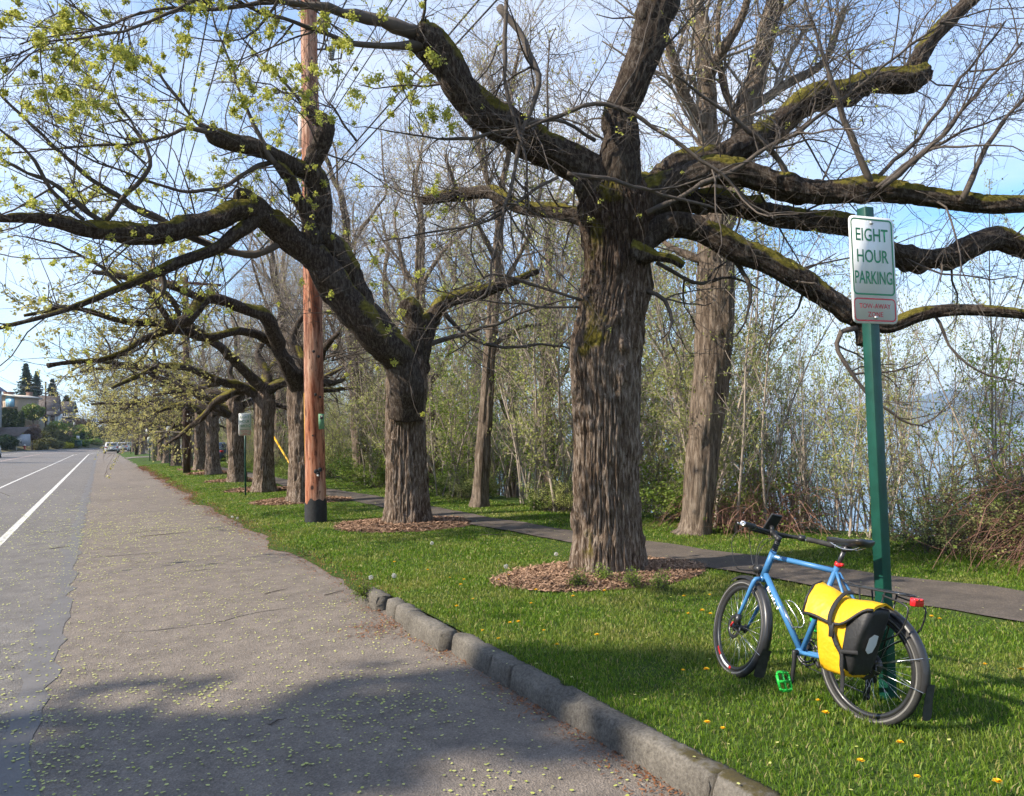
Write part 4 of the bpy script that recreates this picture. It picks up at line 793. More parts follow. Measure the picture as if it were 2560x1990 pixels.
# ------------------------------------------------------------------ thicket of saplings
def sapling(seed, H, stems, leaves, lsize, leafm, low=0.25):
    rs = np.random.default_rng(seed); root = empty('sapling', (0, 0, 0)); tag(root, 'thin leafy sapling in the thicket between the footpath and the water', 'sapling', 'saplings in the thicket'); L = []
    for k in range(stems):
        n = 7; h = H * (0.65 + 0.45 * rs.random()); d = np.array([rs.normal() * 0.16, rs.normal() * 0.16, 1.0]); p = np.array([rs.normal() * 0.18, rs.normal() * 0.18, -0.15]); q = [p.copy()]
        for j in range(n): d = d / np.linalg.norm(d); p = p + d * h / n; q.append(p.copy()); d = d + rs.normal(size=3) * np.array([0.09, 0.09, 0.02])
        L.append((np.array(q), np.linspace(0.022 + 0.016 * rs.random(), 0.006, n + 1)))
    P, R = poly(L, 10); b = MB(); V, Q = tubes(P, R, 5); b.add(V, Q); b.obj('stem', MATS['pale_twig'], root, True)
    b = MB(); c1 = grow(P, R, 26 * stems, (0.4, 1.5), (25, 60), 0.55, 0.011, 0.004, 5, 0.15, 0.25, 0, 0.15, 1.0, rs=rs); V, Q = tubes(*c1, 3); b.add(V, Q)
    c2 = grow(c1[0], c1[1], 90 * stems, (0.15, 0.6), (25, 60), 0.7, 0.006, 0.0032, 4, 0.2, 0.1, rs=rs); V, Q = tubes(*c2, 3); b.add(V, Q); o = b.obj('twigs', MATS['pale_twig'], root, True); o['kind'] = 'stuff'
    b = MB(); C = along(np.concatenate([resK(c1[0], 4), c2[0]]), leaves, 0.2, rs); V, Q = clusters(C, 4, lsize, 0.06, rs); b.add(V, Q); o = b.obj('leaves', MATS[leafm], root); o['kind'] = 'stuff'; return root
sp_ = [sapling(101, 6.5, 2, 460, 0.026, 'pale_leaf'), sapling(102, 5.6, 3, 620, 0.026, 'pale_leaf'), sapling(103, 7.5, 3, 460, 0.024, 'pale_leaf'), sapling(104, 4.2, 3, 520, 0.030, 'fresh_leaf'), sapling(105, 3.2, 4, 700, 0.030, 'fresh_leaf'), sapling(106, 6.6, 4, 120, 0.022, 'pale_leaf')]
rs = np.random.default_rng(500); cnt = 0
for k in range(900):
    y = rs.random() ** 1.9 * 70 + 1.5; t = rs.random() ** 1.2 * 10 + 0.4; x = float(tedge(y)) + t
    P = np.array([[x, y, 1.0]]); ok, d = in_frame(P, 200)
    if not ok[0]: continue
    az = math.degrees(math.atan2(x, y))
    if az > 48 and rs.random() < 0.35: continue
    kd = int(rs.choice(6, p=[0.20, 0.18, 0.18, 0.14, 0.12, 0.18])); hi = 0.62 if az > 46 else 0.95
    s_ = (0.75 + 0.5 * rs.random()) * hi; o = place(sp_[kd], (x, y, float(lawn_z(x, y)) - 0.02), rs.random() * 6.28, (s_, s_, s_ * (0.85 + 0.4 * rs.random()))); cnt += 1
    if cnt >= 280: break
for o in sp_: o.location = (float(tedge(30)) + 3 + random.random() * 4, 28 + 3 * sp_.index(o), -0.8)

# ------------------------------------------------------------------ shrubs at the thicket's foot
def shrub(seed, h, rad, leafm, n=900, ls=0.028, name='shrub', canes=90, twig='twig_bark', sq=0.75):
    rs = np.random.default_rng(seed); root = empty(name); base = np.zeros((canes, 3)); base[:, :2] = rs.normal(size=(canes, 2)) * rad * 0.3; d = rs.normal(size=(canes, 3)) * 0.55; d[:, 2] = 1.0; d /= np.linalg.norm(d, axis=1)[:, None]; K = 6; P = np.zeros((canes, K, 3)); P[:, 0] = base; ln = h * (0.6 + 0.6 * rs.random(canes))
    for k in range(1, K): P[:, k] = P[:, k - 1] + d * (ln / (K - 1))[:, None]; d = d + rs.normal(size=d.shape) * 0.18; d[:, 2] -= 0.08; d /= np.linalg.norm(d, axis=1)[:, None]
    R = np.repeat(np.linspace(0.008, 0.003, K)[None], canes, 0); b = MB(); V, Q = tubes(P, R, 3); b.add(V, Q); c = grow(P, R, canes * 4, (0.15, 0.5), (30, 70), 0.7, 0.005, 0.003, 4, 0.2, rs=rs); V, Q = tubes(*c, 3); b.add(V, Q); o = b.obj('stems', MATS[twig], root); o['kind'] = 'stuff'
    C = along(np.concatenate([resK(P, 4), c[0]]), n, 0.25, rs); V, Q = clusters(C, 5, ls, 0.06, rs); b = MB(); b.add(V, Q); o = b.obj('leaves', MATS[leafm], root); o['kind'] = 'stuff'; return root
sh_ = [shrub(201, 1.0, 0.9, 'fresh_leaf'), shrub(202, 1.5, 1.0, 'fresh_leaf', 1100), shrub(203, 1.2, 1.0, 'deep_leaf', 1000, 0.03), shrub(204, 2.2, 1.2, 'pale_leaf', 1000, 0.026)]
rs = np.random.default_rng(77); cnt = 0
for o in sh_: tag(o, 'low leafy shrub at the foot of the thicket beyond the lawn', 'shrub', 'shrubs at the foot of the thicket')
for k in range(58):
    y = rs.random() ** 1.2 * 60 + 2.0; x = float(tedge(y)) + 0.2 + rs.random() ** 1.5 * 3.5
    if not in_frame(np.array([[x, y, 0.5]]), 150)[0][0]: continue
    kd = int(rs.choice(4, p=[0.4, 0.22, 0.1, 0.28])); s_ = 0.38 + 0.45 * rs.random(); place(sh_[kd], (x, y, float(lawn_z(x, y)) - 0.03), rs.random() * 6.28, (s_ * 1.2, s_ * 1.2, s_)); cnt += 1
for k, o in enumerate(sh_): o.location = (float(tedge(20 + 4 * k)) + 1.0, 20 + 4 * k, -0.1)
# bramble mound on the right
leafmat('cane', (0.13, 0.065, 0.045), (0.30, 0.17, 0.125), 0.0, 0.8)
def bramble(c, h, rad, n, seed, label):
    rs = np.random.default_rng(seed); root = empty('bramble_thicket', (c[0], c[1], float(lawn_z(c[0], c[1])))); tag(root, label, 'brambles'); a = rs.random(n) * 6.28; r0 = np.sqrt(rs.random(n)) * rad * 0.8; P = np.zeros((n, 9, 3)); P[:, 0, 0] = np.cos(a) * r0; P[:, 0, 1] = np.sin(a) * r0; P[:, 0, 2] = -0.2
    d = rs.normal(size=(n, 3)) * 0.45; d[:, 2] = 1.2; d /= np.linalg.norm(d, axis=1)[:, None]; ln = h * (0.9 + 1.1 * rs.random(n)); ga = rs.random(n) * 6.28
    for k in range(1, 9): P[:, k] = P[:, k - 1] + d * (ln / 8)[:, None]; d[:, 2] -= 0.16 + 0.06 * k; d[:, :2] += np.stack([np.cos(ga), np.sin(ga)], -1) * 0.10; d += rs.normal(size=d.shape) * 0.09; d /= np.linalg.norm(d, axis=1)[:, None]
    P[:, :, 2] = np.maximum(P[:, :, 2], -0.3); R = np.repeat(np.linspace(0.0062, 0.003, 9)[None], n, 0); b = MB(); V, Q = tubes(P, R, 3); b.add(V, Q); o = b.obj('canes', MATS['cane'], root); o['kind'] = 'stuff'
    c2 = grow(P, R, n * 2, (0.2, 0.7), (30, 70), 0.7, 0.004, 0.0028, 4, 0.25, rs=rs); b = MB(); V, Q = tubes(*c2, 3); b.add(V, Q); o = b.obj('side_shoots', MATS['cane'], root); o['kind'] = 'stuff'
    C = along(c2[0], 500, 0.3, rs); V, Q = clusters(C, 3, 0.022, 0.04, rs); b = MB(); b.add(V, Q); o = b.obj('leaves', MATS['fresh_leaf'], root); o['kind'] = 'stuff'; return root
bramble((10.4, 4.3), 1.25, 1.05, 1100, 301, 'mound of bare reddish brown bramble canes at the right edge')
bramble((11.7, 3.9), 2.3, 0.9, 600, 302, 'taller brown bramble tangle rising behind the mound at the far right')
bramble((9.6, 9.2), 0.9, 0.8, 260, 303, 'low brown bramble tangle at the foot of the big grey forked tree')
bramble((11.2, 6.3), 1.0, 0.9, 200, 304, 'thin bramble patch behind the green sign post')

# dense growth further down the bank, one mass
rs = np.random.default_rng(640); n = 620; Y = 1 + 62 * rs.random(n) ** 1.6; X = tedge(Y) + 3.5 + 9.5 * rs.random(n); Zb = lawn_z(X, Y) - 0.1
P = np.zeros((n, 7, 3)); P[:, 0] = np.stack([X, Y, Zb], -1); d = rs.normal(size=(n, 3)) * 0.14; d[:, 2] = 1; hgt = (4.0 + 3.4 * rs.random(n)) * np.where(np.arctan2(X, Y) > R_(47), 0.72, 1.0)
for k in range(1, 7): P[:, k] = P[:, k - 1] + d * (hgt / 6)[:, None]; d += rs.normal(size=(n, 3)) * np.array([0.08, 0.08, 0.0])
Rr = np.repeat(np.linspace(0.026, 0.007, 7)[None], n, 0) * (0.7 + 0.5 * rs.random(n))[:, None]; b = MB(); b.add(*tubes(P, Rr, 4)); c1 = grow(P, Rr, 7000, (0.3, 1.3), (25, 65), 0.5, 0.010, 0.0045, 4, 0.18, 0.25, 0, 0.2, rs=rs); b.add(*tubes(*c1, 3))
th_ = tag(b.obj('thicket_growth', MATS['pale_twig'], smooth=True), 'mass of thin stems further down the bank towards the water', 'thicket', kind='stuff')
b = MB(); b.add(*clusters(along(c1[0], 6500, 0.2, rs), 4, 0.030, 0.08, rs)); o = b.obj('leaves', MATS['pale_leaf'], th_); o['kind'] = 'stuff'
b = MB(); b.add(*clusters(along(c1[0], 4500, 0.2, rs), 4, 0.032, 0.08, rs)); o = b.obj('leaves', MATS['fresh_leaf'], th_); o['kind'] = 'stuff'
# ------------------------------------------------------------------ signs
mat('sign_white', (0.72, 0.73, 0.71), 0.35, var=0.05, scale=3, spec=0.4)
mat('sign_green', (0.012, 0.20, 0.075), 0.4, var=0.08); mat('sign_red', (0.55, 0.02, 0.035), 0.4, var=0.08); mat('sign_black', (0.02, 0.02, 0.02), 0.4)
mat('post_green', (0.004, 0.046, 0.030), 0.42, var=0.25, scale=5, bmp=0.15, bscale=120, bdist=0.001, c2=(0.007, 0.070, 0.048))
mat('galvanised', (0.45, 0.46, 0.46), 0.4, 0.8, var=0.15, scale=15)
def rrect(w_, h_, r, n=5):
    o = []
    for cx, cy_, a0 in ((w_ / 2 - r, h_ / 2 - r, 0), (-w_ / 2 + r, h_ / 2 - r, 90), (-w_ / 2 + r, -h_ / 2 + r, 180), (w_ / 2 - r, -h_ / 2 + r, 270)):
        for k in range(n + 1): a = R_(a0 + 90 * k / n); o.append((cx + r * math.cos(a), cy_ + r * math.sin(a)))
    return o
def plate(w_, h_, r, th, m, name, parent, loc):
    """plate in local XZ, facing -Y"""
    b = MB(); b.prism([(x, z) for x, z in rrect(w_, h_, r)], -th, 0, axis=1); o = b.obj(name, m, parent); o.location = loc; return o
def border(w_, h_, r, t, m, parent, loc, name='border'):
    a = rrect(w_, h_, r); c = rrect(w_ - 2 * t, h_ - 2 * t, max(r - t, 0.001)); n = len(a); i = np.arange(n); j = (i + 1) % n
    b = MB(); b.add([(x, 0, z) for x, z in a] + [(x, 0, z) for x, z in c], np.stack([i, j, n + j, n + i], -1)); o = b.obj(name, m, parent); o.location = loc; return o
def lettering(s, w_, h_, m, parent, loc, name='lettering', bold=0.012):
    V, fs = text_mesh(s, 1.0, 1.0, bold); V = V - (V.max(0) + V.min(0)) / 2; e = V.max(0) - V.min(0); V = np.stack([V[:, 0] / e[0] * w_, V[:, 2] * 0, V[:, 1] / e[1] * h_], -1)
    b = MB(); b.add(V, fs); o = b.obj(name, m, parent); o.location = loc; return o
def parking_sign(loc, rz, label, H=3.02, top=2.955, pw=0.069, W=0.35, Hh=0.655, far=False, lean=0.0):
    root = empty('parking_sign', loc, rz); tag(root, label, 'sign', 'green eight hour parking signs'); y0 = -pw / 2 - 0.004
    b = MB(); b.box((0, 0, H / 2 - 0.15), (pw, pw, H + 0.3)); p = b.obj('post', MATS['post_green'], root)
    if not far:
        bv = p.modifiers.new('bevel', 'BEVEL'); bv.width = 0.004; bv.segments = 2
    pl = plate(W, Hh, 0.035, 0.003, MATS['sign_white'], 'plate', root, (0, y0, top - Hh / 2)); zc = lambda f: Hh / 2 - f * Hh
    border(W * 0.93, Hh * 0.715, 0.03, 0.010, MATS['sign_green'], pl, (0, -0.0045, zc(0.378)), 'green_border'); border(W * 0.93, Hh * 0.215, 0.028, 0.008, MATS['sign_red'], pl, (0, -0.0045, zc(0.872)), 'red_border')
    for s, f, wd, ht, m in (('EIGHT', 0.172, 0.72, 0.122, 'sign_green'), ('HOUR', 0.372, 0.70, 0.122, 'sign_green'), ('PARKING', 0.572, 0.83, 0.122, 'sign_green'), ('TOW-AWAY', 0.838, 0.70, 0.046, 'sign_red'), ('ZONE', 0.915, 0.34, 0.046, 'sign_red')):
        lettering(s, W * wd, Hh * ht, MATS[m], pl, (0, -0.0046, zc(f)), bold=0.012 if m == 'sign_green' else 0.006)
    for f in (0.06, 0.945):
        b = MB(); b.lathe([(0.012, 0), (0.012, 0.004), (0.008, 0.009), (0.002, 0.011)], 10, (0, -0.004, zc(f)), (0, -1, 0)); b.obj('bolt', MATS['galvanised'], pl, True)
    return root
SRZ = math.atan2(-0.147, 0.989)
parking_sign((4.137, 3.0085, 0.05), SRZ, 'near green post with white eight hour parking sign, bicycle leaning on it')
g = gnd(614, 1243, 0.06); parking_sign((g[0], g[1], 0.04), SRZ + 0.05, 'second parking sign, on a thin dark post in front of the fourth verge tree', 2.5, 2.48, 0.045, far=True)
g = gnd(425, 1167, 0.06); parking_sign((g[0], g[1], 0.04), SRZ + 0.05, 'third parking sign, small in the distance left of the dark pole', 2.75, 2.72, 0.06, 0.42, 0.62, far=True)
g = gnd(327, 1136, 0.05); parking_sign((g[0], g[1], 0.04), SRZ, 'farthest parking sign, beside the white parked cars', 3.2, 3.15, 0.07, 0.62, 0.78, far=True)
g = gnd(374.5, 1153, 0.06); root = empty('speed_limit_sign', (g[0], g[1], 0.04), SRZ); tag(root, 'white speed limit 35 sign on a post among the far trunks', 'sign')
b = MB(); b.box((0, 0, 1.25), (0.07, 0.07, 2.8)); b.obj('post', MATS['post_green'], root)
pl = plate(0.62, 0.76, 0.04, 0.004, MATS['sign_white'], 'speed_plate', root, (0, -0.045, 2.55)); border(0.58, 0.72, 0.035, 0.014, MATS['sign_black'], pl, (0, -0.006, 0))
for s, z, w_, h_ in (('SPEED', 0.25, 0.42, 0.11), ('LIMIT', 0.10, 0.36, 0.11), ('35', -0.16, 0.44, 0.26)): lettering(s, w_, h_, MATS['sign_black'], pl, (0, -0.0061, z), bold=0.03)
pl = plate(0.38, 0.5, 0.03, 0.004, MATS['sign_white'], 'parking_plate', root, (0, -0.045, 1.90)); border(0.35, 0.47, 0.03, 0.012, MATS['sign_green'], pl, (0, -0.006, 0))
for s, z in (('EIGHT', 0.14), ('HOUR', 0.0), ('PARKING', -0.14)): lettering(s, 0.27, 0.08, MATS['sign_green'], pl, (0, -0.0061, z))
b = MB(); b.box((0, -0.05, 1.40), (0.2, 0.16, 0.34)); b.obj('litter_box', MATS['sign_black'], root)

# ------------------------------------------------------------------ utility poles and lines
def polewood():
    m, t, b, o = newmat('pole_wood'); tcn = nd(t, 'ShaderNodeTexCoord'); v = tcn.outputs['Object']
    n = noise(t, 3.0, 7, 0.75, vec=v, mapscale=(4.5, 4.5, 0.4)); n2 = noise(t, 1.0, 4, 0.55, vec=v, mapscale=(3, 3, 0.6)); n3 = noise(t, 3.2, 5, 0.65, vec=v, mapscale=(5, 5, 0.9))
    c = ramp(t, n.outputs['Fac'], [(0.38, (0.11, 0.028, 0.015)), (0.48, (0.29, 0.10, 0.05)), (0.60, (0.45, 0.21, 0.125))])
    c = mix(t, ramp(t, n2.outputs['Fac'], [(0.42, (0.0, 0, 0)), (0.62, (0.6, 0.6, 0.6))]), c, ramp(t, n.outputs['Fac'], [(0.4, (0.22, 0.12, 0.08)), (0.6, (0.50, 0.39, 0.31))]))
    c = mix(t, ramp(t, n3.outputs['Fac'], [(0.55, (0, 0, 0)), (0.62, (0.85, 0.85, 0.85))]), c, (0.07, 0.025, 0.014))
    vo = nd(t, 'ShaderNodeTexVoronoi'); vo.inputs['Scale'].default_value = 2.6; mpn = nd(t, 'ShaderNodeMapping'); mpn.inputs['Scale'].default_value = (1.2, 1.2, 0.8); t.links.new(v, mpn.inputs[0]); t.links.new(mpn.outputs[0], vo.inputs['Vector'])
    c = mix(t, ramp(t, vo.outputs['Distance'], [(0.07, (0.95, 0.95, 0.95)), (0.13, (0, 0, 0))]), c, (0.03, 0.015, 0.012))
    t.links.new(c, b.inputs['Base Color']); b.inputs['Roughness'].default_value = 0.8; b.inputs['Specular IOR Level'].default_value = 0.25; bump(t, b, n.outputs['Fac'], 0.7, 0.012)
polewood()
mat('arm_wood', (0.16, 0.062, 0.045), 0.8, var=0.2); mat('old_pole', (0.045, 0.026, 0.02), 0.85, var=0.4, scale=3, mapscale=(8, 8, 0.5), bmp=0.5, bscale=8, c2=(0.10, 0.055, 0.04)); mat('grey_pole', (0.30, 0.26, 0.23), 0.8, var=0.2, scale=3, mapscale=(8, 8, 0.4))
mat('tar', (0.022, 0.022, 0.024), 0.75, var=0.3, scale=14, bmp=0.6, bscale=25, bdist=0.01); mat('insulator', (0.22, 0.25, 0.26), 0.25, var=0.1); mat('steel_dark', (0.10, 0.10, 0.11), 0.5, 0.6); mat('white_porcelain', (0.65, 0.65, 0.63), 0.35, var=0.06)
mat('tag_green', (0.16, 0.34, 0.20), 0.6, var=0.15, scale=20); mat('yellow_plastic', (0.75, 0.42, 0.02), 0.45, var=0.08); mat('cable', (0.03, 0.03, 0.032), 0.6); mat('wire_metal', (0.13, 0.14, 0.15), 0.5, 0.3)
g = gnd(790, 1309, 0.06); root = empty('utility_pole', (g[0], g[1], 0.04)); tag(root, 'tall reddish wooden utility pole with blackened base on the verge', 'utility pole', 'utility poles along the verge')
H = 12.6; b = MB(); zz = np.linspace(-0.3, H, 60); b.add(*(lambda s: (s[0], s[1], s[2]))(sweep(np.stack([zz * 0, zz * 0, zz], -1), np.interp(zz, [-0.3, H], [0.198, 0.155]), 40, 0.12, 0.004, 3, 0.0, 0.012, None, None, 0.02))); b.obj('shaft', MATS['pole_wood'], root, True, 'moss')
b = MB(); a = np.arange(40) * 2 * np.pi / 40; top = 0.47 + 0.10 * (fbm(np.stack([np.cos(a) * 3, np.sin(a) * 3, a * 0], -1), 3, 4) - 0.5) * 2; V = np.concatenate([np.stack([0.216 * np.cos(a), 0.216 * np.sin(a), a * 0 - 0.1], -1), np.stack([0.215 * np.cos(a), 0.215 * np.sin(a), a * 0 + 0.25], -1), np.stack([0.213 * np.cos(a), 0.213 * np.sin(a), top], -1)]); b.add(V, ringfaces(3, 40)); b.obj('tarred_base', MATS['tar'], root, True)
dcam = np.array([-g[0], -g[1]]); dcam /= np.linalg.norm(dcam); side = np.array([-dcam[1], dcam[0]]) * -1.0   # side: to the right in the picture
side = np.array([RT[0], RT[1]]); side /= np.linalg.norm(side)
def onpole(s_, f_, z): return (side[0] * s_ + dcam[0] * f_, side[1] * s_ + dcam[1] * f_, z)
ang = math.atan2(side[1], side[0])
b = MB(); b.box(onpole(0.135, 0.158, 2.02), (0.11, 0.012, 0.30), ang + 0.6); tg = b.obj('number_tag', MATS['tag_green'], root)
b = MB(); b.box(onpole(0.135, 0.168, 2.10), (0.06, 0.008, 0.07), ang + 0.6); b.obj('tag_mark', MATS['steel_dark'], tg); b = MB(); b.box(onpole(0.148, 0.170, 2.12), (0.025, 0.008, 0.03), ang + 0.6); b.obj('tag_mark', MATS['white_porcelain'], tg)
b = MB(); b.lathe([(0.022, 0), (0.02, 0.008), (0.005, 0.01)], 12, onpole(0.05, 0.195, 0.97), (dcam[0], dcam[1], 0)); b.obj('metal_disc', MATS['white_porcelain'], root)
for (sx, z, r) in ((0.02, 1.05, 0.05), (0.06, 1.0, 0.04), (0.1, 1.08, 0.045), (0.08, 8.3, 0.03), (0.06, 7.95, 0.025), (0.03, 2.55, 0.03), (0.12, 2.5, 0.025), (-0.1, 1.9, 0.03), (-0.05, 1.75, 0.035), (0.0, 3.4, 0.03), (0.1, 3.3, 0.03), (0.03, 7.3, 0.03), (0.05, 9.3, 0.02)):
    rr_ = np.interp(z, [0, H], [0.199, 0.156]); f_ = math.sqrt(rr_ ** 2 - sx ** 2); n_ = np.array(onpole(sx, f_, 0)); b = MB(); b.lathe([(r, -0.01), (r * 0.9, 0.006), (r * 0.3, 0.009)], 9, tuple(np.array(onpole(sx, f_, z))), tuple(n_)); b.obj('knot', MATS['tar'], root, True)
def fuse(z, sgn):
    r = empty('fuse_cutout'); r.parent = root
    b = MB(); b.bar(onpole(0.13 * sgn, 0, z), onpole(0.36 * sgn, 0, z), 0.03); b.bar(onpole(0.34 * sgn, 0, z), onpole(0.34 * sgn, 0, z + 0.1), 0.04); b.bar(onpole(0.13 * sgn, 0, z + 0.16), onpole(0.34 * sgn, 0, z + 0.10), 0.02); o = b.obj('bracket', MATS['steel_dark'], root)
    bpy.data.objects.remove(r); b = MB(); c0 = np.array(onpole(0.44 * sgn, 0, z - 0.22)); c1 = np.array(onpole(0.50 * sgn, 0, z + 0.12)); n = 9
    for k in range(n): p = c0 + (c1 - c0) * k / n; q = c0 + (c1 - c0) * (k + 0.5) / n; b.tube([p, q, q + (c1 - c0) * 0.02], [0.055, 0.05, 0.03], 10)
    b.tube([c0, c1], 0.032, 8); b.obj('insulator', MATS['insulator'], o, True); b = MB(); e0 = np.array(onpole(0.64 * sgn, 0, z - 0.20)); e1 = np.array(onpole(0.67 * sgn, 0, z + 0.06)); b.tube([c1, e1], 0.014, 6); b.tube([c0, e0], 0.014, 6); b.tube([e0, e1], 0.018, 6); b.tube([c1, c1 + np.array([0, 0, 0.1])], 0.012, 6); b.obj('fuse_tube', MATS['steel_dark'], o)
fuse(9.55, 1)
b = MB(); b.tube([onpole(-0.19, 0, 7.55), onpole(-0.19, 0, 8.25)], 0.055, 10); b.lathe([(0.07, 0), (0.07, 0.06), (0.05, 0.08)], 10, onpole(-0.20, 0, 7.42)); b.obj('arrester', MATS['white_porcelain'], root, True)
b = MB(); 
for k, (dx, zz_) in enumerate(((-0.3, 6.9), (-0.42, 6.2), (-0.25, 6.6))): b.tube([onpole(-0.2, 0.02, 7.5), onpole(dx - 0.08, 0.05, 7.1), onpole(dx, 0.03, zz_), onpole(dx - 0.1, 0, zz_ - 0.5)], 0.012, 5, smooth_path=0.1)
b.obj('jumper_cable', MATS['cable'], root)
b = MB(); b.tube([onpole(-0.20, 0.02, 1.2), onpole(-0.195, 0.02, 2.6)], 0.008, 6); b.obj('ground_wire', MATS['yellow_plastic'], root)
def crossarm_pole(px, py, Ht, arm_z, label, m, r=0.19, arm=3.5, armm='arm_wood', n_arms=1):
    g = gnd(px, py, 0.05); root = empty('utility_pole', (g[0], g[1], 0.03)); tag(root, label, 'utility pole', 'utility poles along the verge'); b = MB(); b.tube([(0, 0, -0.3), (0, 0, Ht * 0.5), (0, 0, Ht)], [r, r * 0.88, r * 0.75], 20); b.obj('shaft', MATS[m], root, True)
    for k in range(n_arms):
        b = MB(); b.box((0, -0.16, arm_z - 2.5 * k), (arm, 0.10, 0.13)); o = b.obj('crossarm', MATS[armm], root)
        for x in (-0.45, 0.14, 0.37):
            b = MB(); b.lathe([(0.02, 0), (0.05, 0.06), (0.05, 0.1), (0.07, 0.12), (0.03, 0.2)], 10, (x * arm, -0.16, arm_z - 2.5 * k + 0.065)); b.obj('insulator', MATS['insulator'], o, True)
        b = MB(); b.bar((-0.8, -0.18, arm_z - 2.5 * k), (0, -0.18, arm_z - 0.7 - 2.5 * k), 0.04); b.bar((0.8, -0.18, arm_z - 2.5 * k), (0, -0.18, arm_z - 0.7 - 2.5 * k), 0.04); b.obj('brace', MATS['steel_dark'], o)
    return root, g
p2r, g2 = crossarm_pole(467, 1184, 10.35, 10.0, 'dark brown utility pole with a single wooden crossarm', 'old_pole')
b = MB(); b.box((0.05, -0.185, 3.1), (0.07, 0.01, 0.05)); b.obj('white_tag', MATS['white_porcelain'], p2r); b = MB(); b.box((0.02, -0.185, 2.75), (0.05, 0.01, 0.05)); b.obj('white_tag', MATS['white_porcelain'], p2r)
crossarm_pole(386, 1154, 18.3, 10.5, 'tall pale grey utility pole rising far behind the dark pole', 'grey_pole', 0.16, 4.0, 'grey_pole', 2)
g = gnd(340, 1136, 0); crossarm_pole(341, 1138, 12, 11.3, 'distant slim utility pole showing between the branches at left', 'old_pole', 0.2, 2.4)
Wl = [((372, 688), (479, 0), 'leftmost of the overhead power lines'), ((386, 692), (521, 0), 'second overhead power line from the left'), ((382, 695), (578, 0), 'third overhead power line from the left'), ((461, 690), (705, 0), 'power line passing just left of the reddish pole top'), ((494, 692), (853, 0), 'power line crossing behind the reddish pole'), ((526, 697), (965, 0), 'power line just right of the reddish pole'), ((535, 700), (1000, 0), 'second power line right of the reddish pole'), ((467, 800), (1220, 0), 'thick lower cable crossing up to the right, outer one'), ((467, 812), (1176, 0), 'thick lower cable crossing up to the right, inner one')]
for k, (a, e, lab) in enumerate(Wl):
    A = pt(*a, 39.9); r = ray(*e); Bq = CAM + r * (15.2 / r[1]); E = A + (Bq - A) * 1.25; t = np.linspace(0, 1, 24)[:, None]; P = A + (E - A) * t; P[:, 2] -= 0.35 * 4 * (t * (1 - t))[:, 0]
    b = MB(); b.tube(P, 0.024 if k >= 7 else 0.017, 5); tag(b.obj('overhead_cable', MATS['cable' if k >= 7 else 'wire_metal'], smooth=True), lab + ', strung along the road', 'cable', 'overhead cables along the road')
for k, (x0, z0) in enumerate(((2.2, 10.3), (5.0, 10.4), (3.9, 8.2))):
    A = np.array([x0, 42.8, z0]); E = np.array([x0 + 0.3, 130, z0 + 0.4]); t = np.linspace(0, 1, 16)[:, None]; P = A + (E - A) * t; P[:, 2] -= 0.8 * 4 * (t * (1 - t))[:, 0]; b = MB(); b.tube(P, 0.014, 4); tag(b.obj('overhead_cable', MATS['wire_metal']), ('far cable running on from the left end of the crossarm', 'far cable running on from the right end of the crossarm', 'lower far cable running on from the dark pole')[k], 'cable', 'overhead cables along the road')
A = np.array(gnd(762, 1222, 0.0)); E = pt(676, 1078, 28.5); root = empty('guy_wire', tuple(A)); tag(root, 'slanting guy wire with yellow guard behind the reddish pole', 'guy wire')
b = MB(); b.tube([A - A, (E - A)], 0.035, 8); b.obj('guard', MATS['yellow_plastic'], root, True); E2 = A + (E - A) * 3.2; b = MB(); b.tube([(E - A) * 0.98, E2 - A], 0.012, 5); b.obj('wire', MATS['wire_metal'], root)
# ------------------------------------------------------------------ bicycle (local frame: X right of the bike, Y forward from the rear hub, Z up)
def paint(name, c, coat=0.4, rough=0.35):
    return mat(name, c, rough, var=0.10, scale=8, coat=coat, bmp=0.03, bscale=200, bdist=0.0005)
paint('bike_blue', (0.05, 0.175, 0.37), 0.25, 0.42); mat('bike_black', (0.018, 0.018, 0.019), 0.45, var=0.2); mat('rubber', (0.032, 0.031, 0.030), 0.75, var=0.3, scale=20, bmp=0.3, bscale=150, bdist=0.001); mat('tyre_side', (0.16, 0.155, 0.145), 0.8, var=0.2)
mat('alloy', (0.62, 0.62, 0.63), 0.25, 0.9, var=0.06); mat('dark_alloy', (0.07, 0.07, 0.075), 0.35, 0.7); mat('spoke_steel', (0.60, 0.60, 0.60), 0.3, 0.8); paint('pedal_green', (0.02, 0.42, 0.05), 0.2); paint('clamp_red', (0.60, 0.02, 0.02), 0.3); mat('lamp_red', (0.55, 0.015, 0.02), 0.2, var=0.1, coat=0.6); mat('decal_white', (0.75, 0.75, 0.75), 0.4)
mat('plastic_black', (0.022, 0.022, 0.023), 0.35, var=0.15, coat=0.3); mat('flap_black', (0.03, 0.029, 0.028), 0.7, var=0.4, scale=30)
WR = 0.324; RH = np.array([0, 0.0, WR]); FH = np.array([0, 0.985, WR]); BB = np.array([0, 0.462, 0.285]); SC = np.array([0, 0.245, 0.838]); HT = np.array([0, 0.735, 0.868]); HB = np.array([0, 0.803, 0.696])
bike = empty('bicycle', (3.744, 2.872, 0.075)); bike.rotation_euler = Euler((0, R_(9.5), R_(2.0)), 'ZYX' if False else 'XYZ'); bike.rotation_euler = (Matrix.Rotation(R_(0.5), 3, 'Z') @ Matrix.Rotation(R_(9.5), 3, 'Y')).to_euler()
tag(bike, 'blue touring bicycle with black tyres and green pedals leaning on the green post', 'bicycle')
STEER = R_(-17); ax = Vector((HT - HB)).normalized(); HBv = Vector(HB)
def steer(V):
    M3 = np.array(Matrix.Rotation(STEER, 3, ax)); return (np.asarray(V, float) - HB) @ M3.T + HB
